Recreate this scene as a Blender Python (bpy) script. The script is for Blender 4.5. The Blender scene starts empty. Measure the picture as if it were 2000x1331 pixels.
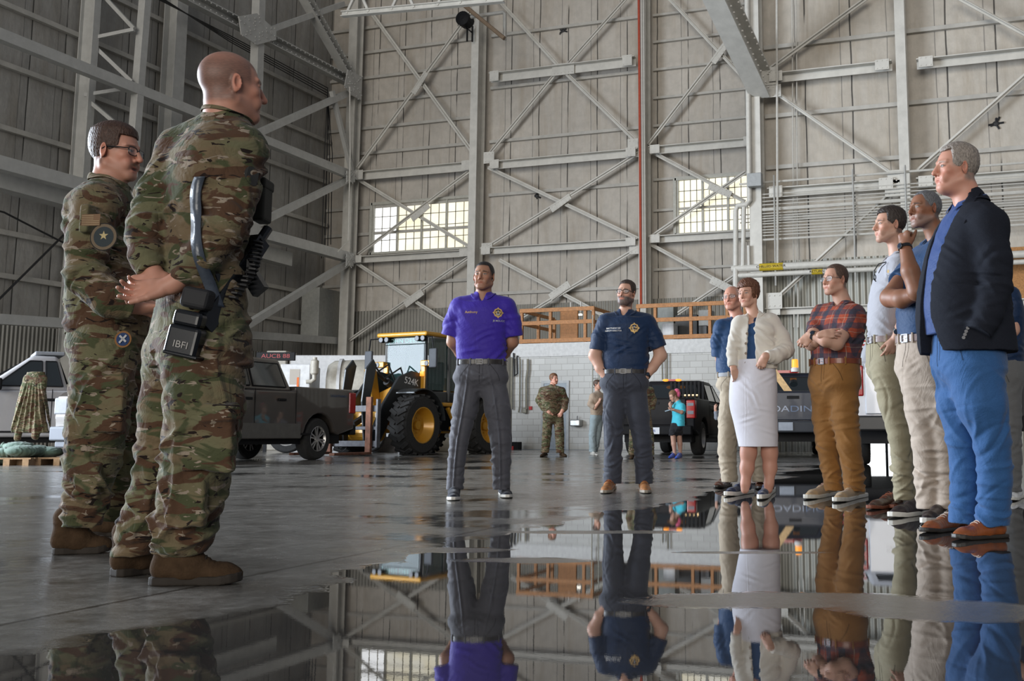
import bpy, bmesh, math, random
import numpy as np
from mathutils import Vector, Matrix
from mathutils.bvhtree import BVHTree
C = bpy.context.scene.collection
SC = bpy.context.scene
PI = math.pi
# ------------------------------------------------------------------ camera
FPX, PPX, PPY, HZ, YAW, CAMH = 2149.0, 1225.0, 563.0, 850.0, math.radians(19.2), 0.5
PIT = math.atan((HZ - PPY) / FPX)
cam = bpy.data.cameras.new('camera'); camo = bpy.data.objects.new('camera', cam); C.objects.link(camo)
cam.sensor_width = 36; cam.lens = FPX * 36 / 2000
cam.shift_x = -(PPX - 1000) / 2000; cam.shift_y = (PPY - 665.5) / 2000
cam.clip_end = 300
camo.location = (0, 0, CAMH); camo.rotation_euler = (PI / 2 + PIT, 0, YAW)
SC.camera = camo
# ------------------------------------------------------------------ world, lights, exposure
SC.view_settings.view_transform = 'Standard'; SC.view_settings.look = 'None'
SC.view_settings.gamma = 1; SC.view_settings.use_curve_mapping = False
SC.view_settings.exposure = 0.0
w = bpy.data.worlds.new('world'); SC.world = w; w.use_nodes = True
w.node_tree.nodes['Background'].inputs[0].default_value = (0.80, 0.87, 1.0, 1)
w.node_tree.nodes['Background'].inputs[1].default_value = 0.22
SC.cycles.use_denoising = True
SC.cycles.max_bounces = 6; SC.cycles.diffuse_bounces = 3; SC.cycles.glossy_bounces = 4; SC.cycles.transmission_bounces = 5; SC.cycles.transparent_max_bounces = 8
SC.cycles.sample_clamp_indirect = 4
SC.cycles.caustics_reflective = False; SC.cycles.caustics_refractive = False
def area(name, loc, target, sx, sy, power, col):
    l = bpy.data.lights.new(name, 'AREA'); l.shape = 'RECTANGLE'; l.size = sx; l.size_y = sy; l.energy = power; l.color = col
    o = bpy.data.objects.new(name, l); C.objects.link(o); o.location = loc
    o.rotation_euler = (Vector(target) - Vector(loc)).to_track_quat('-Z', 'Y').to_euler(); return o
# daylight through the open hangar doors: the wide one on the left, a smaller one behind the photographer on the right
area('door_daylight_left', (-26, 7.0, 5.0), (0, 9.5, 1.2), 16, 9, 13000, (0.80, 0.89, 1.0))
area('door_daylight_rear', (14, -140, 26), (0, 20, 6), 110, 45, 122000, (1.0, 0.95, 0.87))

# ------------------------------------------------------------------ pixel -> place
FW = Vector((-math.sin(YAW), math.cos(YAW), 0)); RT = Vector((math.cos(YAW), math.sin(YAW), 0)); UP = Vector((0, 0, 1))
CAM = Vector((0, 0, CAMH))
_f3 = FW * math.cos(PIT) + UP * math.sin(PIT); _u3 = UP * math.cos(PIT) - FW * math.sin(PIT)
def ray(px, py): return _f3 * FPX + RT * (px - PPX) - _u3 * (py - PPY)
def atD(px, py, D):
    r = ray(px, py); return CAM + r * (D / r.dot(FW))
def atY(px, py, Y):
    r = ray(px, py); return CAM + r * (Y / r.y)
def atX(px, py, X):
    r = ray(px, py); return CAM + r * (X / r.x)
def ground(px, py):
    r = ray(px, py); return CAM + r * (-CAMH / r.z)
def depth_of(p): return (Vector(p) - CAM).dot(FW)

# ------------------------------------------------------------------ object helpers
def tag(o, label=None, cat=None, group=None, kind=None):
    if label: o['label'] = label
    if cat: o['category'] = cat
    if group: o['group'] = group
    if kind: o['kind'] = kind
    return o
def thing(name, label, cat, loc=(0, 0, 0), rz=0, group=None):
    o = bpy.data.objects.new(name, None); C.objects.link(o); o.location = loc; o.rotation_euler = (0, 0, rz)
    return tag(o, label, cat, group)
def obj(name, me, mat=None, parent=None, smooth=False):
    """me: Mesh, bmesh or MB"""
    if isinstance(me, MB): me = me.mesh(name)
    elif isinstance(me, bmesh.types.BMesh):
        m2 = bpy.data.meshes.new(name); me.to_mesh(m2); me.free(); me = m2
    if mat is not None:
        for m in (mat if isinstance(mat, (list, tuple)) else [mat]): me.materials.append(m)
    if smooth:
        me.polygons.foreach_set('use_smooth', [True] * len(me.polygons)); me.update()
    o = bpy.data.objects.new(name, me); C.objects.link(o)
    if parent: o.parent = parent
    return o
def bevel(o, wd, seg=2, ang=0.6):
    m = o.modifiers.new('bevel', 'BEVEL'); m.width = wd; m.segments = seg; m.limit_method = 'ANGLE'; m.angle_limit = ang; return o
def autosmooth(o, ang=0.6):
    me = o.data; me.polygons.foreach_set('use_smooth', [True] * len(me.polygons))
    try: me.set_sharp_from_angle(angle=ang)
    except Exception: pass
    return o
class MB:
    def __init__(s): s.v = []; s.f = []; s.mi = []; s.cur = 0
    def add(s, vs, fs):
        n = len(s.v); s.v += [tuple(v) for v in vs]; s.f += [tuple(i + n for i in f) for f in fs]; s.mi += [s.cur] * len(fs); return s
    def mesh(s, name):
        me = bpy.data.meshes.new(name); me.from_pydata(s.v, [], s.f)
        me.polygons.foreach_set('material_index', s.mi)
        me.update(); bm = bmesh.new(); bm.from_mesh(me); bmesh.ops.recalc_face_normals(bm, faces=bm.faces); bm.to_mesh(me); bm.free(); return me
    def box(s, c, d, rot=None):
        hx, hy, hz = d[0] / 2, d[1] / 2, d[2] / 2
        vs = [Vector((x, y, z)) for x in (-hx, hx) for y in (-hy, hy) for z in (-hz, hz)]
        if rot is not None: vs = [rot @ v for v in vs]
        c = Vector(c)
        return s.add([v + c for v in vs], [(0, 1, 3, 2), (4, 6, 7, 5), (0, 4, 5, 1), (2, 3, 7, 6), (0, 2, 6, 4), (1, 5, 7, 3)])
    def box2(s, a, b):
        return s.box([(a[i] + b[i]) / 2 for i in range(3)], [abs(b[i] - a[i]) for i in range(3)])
    def prof(s, pts, p0, p1, up=(0, 0, 1)):
        """extrude closed 2-D profile (side, up) from p0 to p1"""
        p0 = Vector(p0); p1 = Vector(p1); d = (p1 - p0).normalized(); up = Vector(up)
        sd = d.cross(up)
        if sd.length < 1e-4: sd = d.cross(Vector((0, 1, 0)))
        sd.normalize(); u = sd.cross(d); n = len(pts)
        vs = [p0 + sd * a + u * b for a, b in pts] + [p1 + sd * a + u * b for a, b in pts]
        fs = [(i, (i + 1) % n, n + (i + 1) % n, n + i) for i in range(n)] + [tuple(range(n - 1, -1, -1)), tuple(range(n, 2 * n))]
        return s.add(vs, fs)
    def bar(s, p0, p1, w, h=None, up=(0, 0, 1)):
        h = h or w
        return s.prof([(-w / 2, -h / 2), (w / 2, -h / 2), (w / 2, h / 2), (-w / 2, h / 2)], p0, p1, up)
    def ibeam(s, p0, p1, w, h, t=0.03, up=(0, 0, 1)):
        w, h = w / 2, h / 2
        return s.prof([(-w, -h), (w, -h), (w, -h + t), (t / 2, -h + t), (t / 2, h - t), (w, h - t), (w, h), (-w, h), (-w, h - t), (-t / 2, h - t), (-t / 2, -h + t), (-w, -h + t)], p0, p1, up)
    def tube(s, pts, r, n=8, caps=True):
        pts = [Vector(p) for p in pts]; rs = r if isinstance(r, (list, tuple)) else [r] * len(pts)
        vs = []; fs = []; prev = None
        for i, p in enumerate(pts):
            d = (pts[min(i + 1, len(pts) - 1)] - pts[max(i - 1, 0)]).normalized()
            a = prev - d * prev.dot(d) if prev is not None else d.cross(Vector((0, 0, 1)) if abs(d.z) < .9 else Vector((1, 0, 0)))
            a.normalize(); prev = a; b = d.cross(a)
            for k in range(n):
                t = 2 * PI * k / n; vs.append(p + (a * math.cos(t) + b * math.sin(t)) * rs[i])
        for i in range(len(pts) - 1):
            for k in range(n): fs.append((i * n + k, i * n + (k + 1) % n, (i + 1) * n + (k + 1) % n, (i + 1) * n + k))
        if caps: fs += [tuple(range(n - 1, -1, -1)), tuple(range((len(pts) - 1) * n, len(pts) * n))]
        return s.add(vs, fs)
    def lathe(s, prof, c=(0, 0, 0), axis='x', n=32, rot=None, caps=True):
        """prof: list of (along, radius)"""
        vs = []; fs = []; c = Vector(c)
        for a, r in prof:
            for k in range(n):
                t = 2 * PI * k / n; y, z = r * math.cos(t), r * math.sin(t)
                v = Vector({'x': (a, y, z), 'y': (y, a, z), 'z': (y, z, a)}[axis])
                if rot is not None: v = rot @ v
                vs.append(c + v)
        m = len(prof)
        for i in range(m - 1):
            for k in range(n): fs.append((i * n + k, i * n + (k + 1) % n, (i + 1) * n + (k + 1) % n, (i + 1) * n + k))
        if caps and prof[0][1] > 1e-4: fs.append(tuple(range(n - 1, -1, -1)))
        if caps and prof[-1][1] > 1e-4: fs.append(tuple(range((m - 1) * n, m * n)))
        return s.add(vs, fs)
    def plate(s, pts, thick, nrm):
        """polygon in 3-D with thickness along nrm"""
        pts = [Vector(p) for p in pts]; nrm = Vector(nrm).normalized() * thick; n = len(pts)
        return s.add(pts + [p + nrm for p in pts], [tuple(range(n)), tuple(range(2 * n - 1, n - 1, -1))] + [(i, n + i, n + (i + 1) % n, (i + 1) % n) for i in range(n)])
    def ball(s, c, r, n=10, m=6):
        vs = []; fs = []; r = (r, r, r) if not isinstance(r, (tuple, list)) else r
        for i in range(m + 1):
            a = PI * i / m
            for k in range(n):
                t = 2 * PI * k / n; vs.append((c[0] + r[0] * math.sin(a) * math.cos(t), c[1] + r[1] * math.sin(a) * math.sin(t), c[2] + r[2] * math.cos(a)))
        for i in range(m):
            for k in range(n): fs.append((i * n + k, i * n + (k + 1) % n, (i + 1) * n + (k + 1) % n, (i + 1) * n + k))
        return s.add(vs, fs)
# ------------------------------------------------------------------ materials
MATS = {}
def srgb(r, g, b):
    f = lambda c: (c / 255 / 12.92) if c / 255 <= .04045 else ((c / 255 + .055) / 1.055) ** 2.4
    return (f(r), f(g), f(b), 1)
class NT:
    def __init__(s, name):
        s.m = bpy.data.materials.new(name); s.m.use_nodes = True; s.t = s.m.node_tree; s.n = s.t.nodes; s.b = s.n['Principled BSDF']; s.out = s.n['Material Output']
    def node(s, typ, **kw):
        nd = s.n.new(typ)
        for k, v in kw.items():
            if k.startswith('_'): setattr(nd, k[1:], v)
            else:
                key = k.replace('_', ' ')
                key = int(key[1:]) if key[0] == 'i' and key[1:].isdigit() else key
                if isinstance(v, bpy.types.NodeSocket): s.t.links.new(v, nd.inputs[key])
                else: nd.inputs[key].default_value = v
        return nd
    def link(s, a, b): s.t.links.new(a, b)
    def coord(s, which='Object', scale=(1, 1, 1), rot=(0, 0, 0), loc=(0, 0, 0)):
        tc = s.node('ShaderNodeTexCoord'); mp = s.node('ShaderNodeMapping', Vector=tc.outputs[which], Scale=scale, Rotation=rot, Location=loc); return mp.outputs[0]
    def noise(s, vec, scale, detail=3, rough=.5, dist=0):
        return s.node('ShaderNodeTexNoise', Vector=vec, Scale=scale, Detail=detail, Roughness=rough, Distortion=dist).outputs[0]
    def math(s, op, a, b=0.0, clamp=False):
        nd = s.node('ShaderNodeMath', _operation=op, i0=a, i1=b); nd.use_clamp = clamp; return nd.outputs[0]
    def ramp(s, fac, stops, interp='LINEAR'):
        nd = s.node('ShaderNodeValToRGB', Fac=fac); cr = nd.color_ramp; cr.interpolation = interp
        while len(cr.elements) < len(stops): cr.elements.new(.5)
        for e, (p, c) in zip(cr.elements, stops):
            e.position = p; e.color = c if isinstance(c, (tuple, list)) else (c, c, c, 1)
        return nd.outputs[0]
    def mix(s, fac, a, b, mode='MIX'):
        nd = s.node('ShaderNodeMix', _data_type='RGBA', _blend_type=mode)
        for k, v in ((0, fac), (6, a), (7, b)):
            if isinstance(v, bpy.types.NodeSocket): s.t.links.new(v, nd.inputs[k])
            else: nd.inputs[k].default_value = v
        return nd.outputs[2]
    def bump(s, h, strength=.3, dist=.01, normal=None):
        nd = s.node('ShaderNodeBump', Height=h, Strength=strength, Distance=dist)
        if normal is not None: s.link(normal, nd.inputs['Normal'])
        s.link(nd.outputs[0], s.b.inputs['Normal']); return nd.outputs[0]
    def set(s, **kw):
        for k, v in kw.items():
            key = {'col': 'Base Color', 'rough': 'Roughness', 'metal': 'Metallic', 'spec': 'Specular IOR Level', 'coat': 'Coat Weight', 'emit': 'Emission Color', 'estr': 'Emission Strength', 'trans': 'Transmission Weight', 'sheen': 'Sheen Weight', 'alpha': 'Alpha', 'ior': 'IOR', 'sss': 'Subsurface Weight'}[k]
            if isinstance(v, bpy.types.NodeSocket): s.link(v, s.b.inputs[key])
            else: s.b.inputs[key].default_value = v
        return s
def mat(name, col, rough=.6, metal=0, var=.12, bump=0, scale=8, coat=0, **kw):
    if name in MATS: return MATS[name]
    t = NT(name); v = t.coord(); n = t.noise(v, scale, 4, .6)
    c2 = tuple(max(0, x * (1 - var)) for x in col[:3]) + (1,); c3 = tuple(min(1, x * (1 + var)) for x in col[:3]) + (1,)
    t.set(col=t.ramp(n, [(.3, c2), (.7, c3)]), rough=rough, metal=metal, coat=coat, **kw)
    if bump: t.bump(t.noise(v, scale * 6, 3), bump, .004)
    MATS[name] = t.m; return t.m
def emis(name, col, strength):
    t = NT(name); t.set(col=(0, 0, 0, 1), emit=col, estr=strength); return t.m
def text(name, s, size, mt, loc, rot, parent=None, ext=.001, align='CENTER', sx=1.0):
    cu = bpy.data.curves.new(name, 'FONT'); cu.body = s; cu.size = size; cu.extrude = ext; cu.align_x = align; cu.align_y = 'CENTER'
    tmp = bpy.data.objects.new('tmp', cu); C.objects.link(tmp)
    me = bpy.data.meshes.new_from_object(tmp.evaluated_get(bpy.context.evaluated_depsgraph_get())); bpy.data.objects.remove(tmp)
    if sx != 1:
        for v in me.vertices: v.co.x *= sx
    o = obj(name, me, mt, parent); o.location = loc; o.rotation_euler = rot; return o
# ------------------------------------------------------------------ the hangar shell
YB, YR, YM, XL = 42.0, 34.0, 35.3, -29.1
XC = atY(1490, 600, YR).x                      # where the deep bays stop and the near wall starts
def paneled(name, base, seam, quilt, axis):
    """insulated wall: quilted vinyl panels above, ribbed sheet below 'corr' height"""
    t = NT(name); tc = t.node('ShaderNodeTexCoord').outputs['Object']; sp = t.node('ShaderNodeSeparateXYZ', Vector=tc)
    a = sp.outputs[axis]; z = sp.outputs[2]
    big = t.noise(tc, .35, 5, .6); fine = t.noise(tc, 3, 4, .6)
    vs = t.coord(scale=(1, 1, .12)); stain = t.noise(vs, 2.2, 5, .65)
    wob = t.math('MULTIPLY', t.math('SUBTRACT', t.noise(t.coord(scale=(1, 1, .6)), 1.0, 2), .5), .10)
    aw = t.math('ADD', a, wob)
    m = t.math('PINGPONG', aw, seam / 2)                 # 0 at seam
    line = t.math('LESS_THAN', m, .024)
    m2 = t.math('PINGPONG', t.math('ADD', aw, seam * .22), seam / 2); line2 = t.math('LESS_THAN', m2, .016)
    brk = t.ramp(t.noise(t.coord(scale=(1, 1, .35)), 1.4, 3), [(.36, 0), (.48, 1)])
    col = t.mix(t.ramp(big, [(.35, 0), (.7, 1)]), tuple(c * .82 for c in base[:3]) + (1,), base)
    col = t.mix(t.math('MULTIPLY', t.ramp(stain, [(.47, 0), (.72, 1)]), .55), col, tuple(c * f for c, f in zip(base[:3], (.62, .56, .48))) + (1,))
    col = t.mix(t.math('MULTIPLY', t.ramp(fine, [(.42, 0), (.66, 1)]), .34), col, (base[0] * .6, base[1] * .6, base[2] * .6, 1))
    col = t.mix(t.math('MULTIPLY', line, t.math('MULTIPLY', brk, .85)), col, (.02, .018, .016, 1))
    col = t.mix(t.math('MULTIPLY', line2, .6), col, (.10, .095, .09, 1))
    t.set(col=col, rough=.55, spec=.3)
    pil = t.math('POWER', t.math('DIVIDE', m, seam / 2), .45)
    h = t.math('ADD', t.math('MULTIPLY', pil, .6), t.math('MULTIPLY', t.noise(t.coord(scale=(1, 1, .5)), 1.6, 4, .6), 1.1))
    t.bump(h, quilt, .14)
    return t.m
def ribbed(name, base, axis, pitch=.155):
    t = NT(name); tc = t.node('ShaderNodeTexCoord').outputs['Object']; sp = t.node('ShaderNodeSeparateXYZ', Vector=tc)
    s_ = t.math('SINE', t.math('MULTIPLY', sp.outputs[axis], 2 * PI / pitch))
    n = t.noise(tc, .8, 4, .6)
    col = t.mix(t.ramp(n, [(.3, 0), (.7, 1)]), tuple(c * .75 for c in base[:3]) + (1,), base)
    t.set(col=col, rough=.45); t.bump(s_, .9, .05); return t.m
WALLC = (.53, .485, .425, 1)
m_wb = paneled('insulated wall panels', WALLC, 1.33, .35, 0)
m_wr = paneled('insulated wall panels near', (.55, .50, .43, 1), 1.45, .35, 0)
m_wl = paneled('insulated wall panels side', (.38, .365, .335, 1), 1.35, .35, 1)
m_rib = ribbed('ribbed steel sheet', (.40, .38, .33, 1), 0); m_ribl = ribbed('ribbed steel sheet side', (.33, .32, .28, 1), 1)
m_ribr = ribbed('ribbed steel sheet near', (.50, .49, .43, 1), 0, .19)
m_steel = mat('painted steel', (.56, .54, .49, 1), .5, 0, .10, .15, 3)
m_steel_l = mat('painted steel shaded side', (.46, .455, .43, 1), .5, 0, .10, .15, 3)  # darker copy of the steel paint, shade of the left side put into its colour
m_girt = mat('girt paint', (.42, .40, .36, 1), .55, 0, .12, 0, 3)
HT = 24.0
def wall(name, a, b, mt, nrm, th=.15):
    """a=(x,y,z0) b=(x,y,z1): wall sheet with thickness behind it"""
    mb = MB(); a, b = Vector(a), Vector(b)
    mb.plate([a, (b.x, b.y, a.z), b, (a.x, a.y, b.z)], th, nrm)
    return obj(name, mb, mt)
ZC = 5.95
wall_back = wall('wall_back', (XL - .2, YB, ZC), (XC, YB, HT), m_wb, (0, 1, 0)); tag(wall_back, kind='structure')
o = wall('ribbed_base', (XL - .2, YB, 0), (XC, YB, ZC), m_rib, (0, 1, 0)); o.parent = wall_back
wall_right = wall('wall_right', (XC, YR, ZC), (14, YR, HT), m_wr, (0, 1, 0)); tag(wall_right, kind='structure')
# opening low in the near wall behind the trucks: leave it open to daylight
ox0, ox1 = atY(1655, 800, YR).x, atY(1745, 800, YR).x
for i, (xa, xb, za, zb) in enumerate(((XC, ox0, 0, ZC), (ox1, 14, 0, ZC), (ox0, ox1, 2.2, ZC))):
    o = wall('ribbed_base', (xa, YR, za), (xb, YR, zb), m_ribr, (0, 1, 0)); o.parent = wall_right
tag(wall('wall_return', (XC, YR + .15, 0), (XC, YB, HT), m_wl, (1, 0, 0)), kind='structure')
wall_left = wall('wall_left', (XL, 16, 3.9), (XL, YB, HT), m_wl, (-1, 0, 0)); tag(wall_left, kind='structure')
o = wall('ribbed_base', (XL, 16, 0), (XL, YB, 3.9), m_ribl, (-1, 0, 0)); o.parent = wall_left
# daylight yard outside the low opening
t = NT('daylight outside'); t.set(col=(.8, .8, .8, 1), emit=(.93, .97, 1, 1), estr=2.5)
tag(obj('trim_1', MB().box2((ox0 - 1.5, YR + 3.0, 0), (ox1 + 1.5, YR + 3.1, 3.2)), t.m), kind='structure')

# ---- wet concrete floor
t = NT('wet concrete'); tc = t.node('ShaderNodeTexCoord').outputs['Object']; sp = t.node('ShaderNodeSeparateXYZ', Vector=tc)
J0, J1 = ground(475, 1128), ground(1400, 945)           # the long joint
jd = (J1 - J0).normalized(); jn = Vector((jd.y, -jd.x, 0))   # towards the camera side
dist = t.math('SUBTRACT', t.math('ADD', t.math('MULTIPLY', sp.outputs[0], jn.x), t.math('MULTIPLY', sp.outputs[1], jn.y)), J0.dot(jn))
n1 = t.noise(tc, .55, 5, .6); n2 = t.noise(tc, 2.6, 5, .65); n3 = t.noise(tc, 14, 5, .7); nf = t.noise(tc, 70, 3, .6)
sm = t.math('ADD', t.math('MULTIPLY', t.math('SUBTRACT', n1, .5), 1.9), t.math('MULTIPLY', t.math('SUBTRACT', n2, .5), .75))
pud = t.ramp(t.math('ADD', t.math('MULTIPLY', dist, 1.6), sm), [(0.40, 0), (.52, 1)])      # 1 = standing water
# dry islands inside the water
def blob(px, py, rx, ry):
    c = ground(px, py); s_ = t.coord('Object', (1, 1, 1), (0, 0, 0), (-c.x, -c.y, 0))
    rot = t.node('ShaderNodeMapping', Vector=s_, Rotation=(0, 0, -YAW), Scale=(1, 1, 1)).outputs[0]
    mp = t.node('ShaderNodeMapping', Vector=rot, Scale=(1 / rx, 1 / ry, 0)).outputs[0]
    ln = t.node('ShaderNodeVectorMath', _operation='LENGTH', i0=mp).outputs['Value']
    return t.ramp(t.math('ADD', ln, t.math('MULTIPLY', t.math('SUBTRACT', n2, .5), 1.3)), [(.75, 1), (1.05, 0)])
isl = blob(1560, 1172, .55, .17)
for b in ((1850, 1190, .35, .22), (1010, 1095, .28, .10), (1470, 1080, .34, .05), (820, 1075, .45, .12), (1150, 1040, .5, .10)):
    isl = t.math('MAXIMUM', isl, blob(*b))
far = t.ramp(t.math('ADD', t.math('MULTIPLY', n1, 1.0), t.math('MULTIPLY', t.math('SUBTRACT', n2, .5), .35)), [(.53, 0), (.60, .75)])
pud = t.math('MULTIPLY', t.math('MAXIMUM', pud, far), t.math('SUBTRACT', 1.0, t.math('MULTIPLY', isl, .9)))
wet = t.ramp(t.math('ADD', t.math('MULTIPLY', n2, .6), t.math('MULTIPLY', n3, .4)), [(.38, 1), (.62, 0)])
joint = t.math('LESS_THAN', t.math('ABSOLUTE', t.math('ADD', dist, t.math('MULTIPLY', t.math('SUBTRACT', n3, .5), .02))), .011)
perp = t.math('SUBTRACT', t.math('ADD', t.math('MULTIPLY', sp.outputs[0], jd.x), t.math('MULTIPLY', sp.outputs[1], jd.y)), J0.dot(jd))
j2 = t.math('LESS_THAN', t.math('PINGPONG', t.math('ADD', dist, 6.1), 3.05), .009)
j3 = t.math('LESS_THAN', t.math('PINGPONG', t.math('ADD', perp, 2.7), 3.05), .009)
jj = t.math('MAXIMUM', joint, t.math('MAXIMUM', j2, j3))
dry = t.mix(n3, (.125, .115, .10, 1), (.32, .30, .27, 1)); dk = t.mix(n2, (.055, .052, .048, 1), (.12, .112, .10, 1))
col = t.mix(t.math('MULTIPLY', wet, .75), dry, dk)
col = t.mix(pud, col, t.mix(n2, (.050, .046, .042, 1), (.030, .028, .027, 1)))
col = t.mix(t.math('MULTIPLY', isl, .55), col, (.20, .175, .135, 1))
col = t.mix(t.math('MULTIPLY', jj, .75), col, (.018, .015, .012, 1))
streak = t.noise(t.coord('Object', (1, 1, 1)), 5, 5, .7)
rg = t.math('ADD', t.math('MULTIPLY', streak, .34), t.math('MULTIPLY', t.math('SUBTRACT', 1.0, wet), .10))
rg = t.mix(pud, rg, (.012, .012, .012, 1)); rg = t.mix(t.math('MULTIPLY', isl, .8), rg, (.28, .28, .28, 1))
t.set(col=col, rough=rg, ior=1.6)
t.b.inputs['Coat Weight'].default_value = .0
t.link(t.math('ADD', .55, t.math('MULTIPLY', pud, .25)), t.b.inputs['Specular IOR Level'])
hh = t.math('ADD', t.math('MULTIPLY', t.math('ADD', n3, t.math('MULTIPLY', nf, .5)), t.math('SUBTRACT', 1.0, t.math('MULTIPLY', pud, .985))), t.math('MULTIPLY', jj, -1.0))
t.bump(hh, .30, .006)
m_floor = t.m
mb = MB(); mb.plate([(-30, -26, 0), (15, -26, 0), (15, 46, 0), (-30, 46, 0)], .2, (0, 0, -1)); floor = obj('floor', mb, m_floor); tag(floor, kind='structure')

# ---- girts (horizontal rails), children of their walls
def girt_row(parent, px, py, x0, x1, Y, h=.13, d=.16):
    z = atY(px, py, Y).z; mb = MB(); mb.box2((x0, Y - d, z - h / 2), (x1, Y - d + .03, z + h / 2)); mb.box2((x0, Y - d + .02, z + h / 2 - .03), (x1, Y, z + h / 2 - .005)); mb.box2((x0, Y - d + .02, z - h / 2 + .005), (x1, Y, z - h / 2 + .03))
    return obj('girt', mb, m_girt, parent)
xb = [atY(p, 400, YB - .5).x for p in (626, 691, 934, 1257, 1470)]
for y in (58, 106, 155, 204, 253, 302, 408, 459, 558): girt_row(wall_back, 709, y, xb[1], xb[2], YB)
for y in (8, 58, 106, 155, 204, 253, 302, 408, 459, 558): girt_row(wall_back, 709, y, XL, xb[1] - .5, YB)
for y in (73, 175, 279, 383, 575): girt_row(wall_back, 957, y, xb[2] + .3, xb[3], YB)
for y in (34, 86, 140, 195, 249, 354, 414, 529): girt_row(wall_back, 1266, y, xb[3] + .3, XC - .1, YB, .10)
for (px, y) in ((1500, 96), (1500, 230), (1500, 330), (1500, 430)): girt_row(wall_right, px, y, XC + .2, 13.8, YR, .13)
for y in (125, 249.5, 7, 454, 539, -110): 
    z = atX(0, y, XL).z; mb = MB(); mb.box2((XL, 16.2, z - .08), (XL + .17, YB - .1, z + .08)); obj('girt', mb, m_girt, wall_left)
# ---- columns
def column(pts, wd, dp, label, cb='steel', web=True, mt=None):
    """pts: (pixel x at py=400, Y); H section standing on the floor, web along Y"""
    X, Y = pts; o = thing('steel_column', label, 'column', (X, Y, 0))
    mb = MB(); mb.ibeam((0, 0, 0), (0, 0, HT - .5), wd, dp, .05, up=(0, 1, 0)); obj('shaft', mb, mt or m_steel, o)
    mb = MB(); mb.box2((-wd * .8, -dp * .7, 0), (wd * .8, dp * .7, .06)); obj('base_plate', mb, mt or m_steel, o); return o
column((xb[1], YB - .75), .42, .55, 'pale steel corner column where the left truss meets the back wall')
column((xb[2], YB - .7), .34, .75, 'tall grey steel column just right of the left lit window')
column((xb[3] + .12, YB - .7), .30, .70, 'tall grey steel column carrying the red pipe')
XT = atY(1484, 400, YR - .2).x
column((XT, YR - .55), .38, .6, 'heavy column under the knee of the diagonal roof girder')
x5 = atY(1768, 330, YR - .45).x
column((x5, YR - .45), .30, .55, 'grey column above the heads of the men at right')
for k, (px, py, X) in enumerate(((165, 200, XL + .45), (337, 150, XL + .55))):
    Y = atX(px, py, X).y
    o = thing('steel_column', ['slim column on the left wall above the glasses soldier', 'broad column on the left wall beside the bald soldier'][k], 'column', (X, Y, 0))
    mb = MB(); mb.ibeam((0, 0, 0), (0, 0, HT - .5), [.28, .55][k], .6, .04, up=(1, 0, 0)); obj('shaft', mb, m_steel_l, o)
# ---- horizontal beams on the back walls
def hbeam(px0, py0, px1, py1, Y, h, d, label, name='steel_beam', mt=None, level=True):
    p0 = atY(px0, py0, Y); p1 = atY(px1, py1, Y)
    if level: z = (p0.z + p1.z) / 2; p0.z = z; p1.z = z
    o = thing(name, label, 'beam', p0); L = p1 - p0
    mb = MB(); mb.prof([(-d / 2, -h / 2), (-d / 2, h / 2), (d / 2, h / 2), (d / 2, h / 2 - .03), (-d / 2 + .03, h / 2 - .03), (-d / 2 + .03, -h / 2)], (0, 0, 0), L); obj('web', mb, mt or m_steel, o)
    mb = MB(); u = L.normalized()
    for a in (.0, 1.0):
        q = L * a + u * (.28 if a == 0 else -.28); mb.box(q + Vector((0, -d / 2 - .015, 0)), (.42, .03, h * 1.25))
        for i in range(3): 
            for j in (-1, 1): mb.box(q + Vector((-.15 + i * .15, -d / 2 - .035, j * h * .45)), (.03, .02, .03))
    obj('end_plate', mb, mt or m_steel, o); return o
Yb = YB - .75
hbeam(694, 343, 925, 325, Yb, .34, .30, 'beam above the left lit window')
hbeam(691, 507, 921, 495, Yb, .26, .30, 'beam under the left lit window')
hbeam(957, 150, 1240, 121, Yb, .36, .30, 'highest beam in the bay left of the red pipe')
hbeam(957, 323, 1247, 298, Yb, .30, .30, 'middle beam in the bay left of the red pipe')
hbeam(940, 491, 1247, 473, Yb, .26, .30, 'lowest beam in the bay left of the red pipe')
hbeam(1268, 294, 1478, 276, Yb, .28, .30, 'beam above the right lit window')
hbeam(1268, 468, 1478, 456, Yb, .26, .30, 'beam under the right lit window')
hbeam(1500, 152, 1742, 129, YR - .6, .26, .3, 'upper beam from the heavy column to the column over the men')
hbeam(1790, 122, 2120, 94, YR - .6, .26, .3, 'upper beam running off the right edge')
hbeam(1500, 376, 1750, 360, YR - .6, .27, .3, 'lower beam behind the thin conduits')
hbeam(1790, 358, 2120, 334, YR - .6, .27, .3, 'lower beam running behind the grey haired man')
hbeam(1495, 606, 2120, 590, YR - .45, .2, .25, 'low beam across the ribbed wall behind the plaid shirt man')
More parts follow.
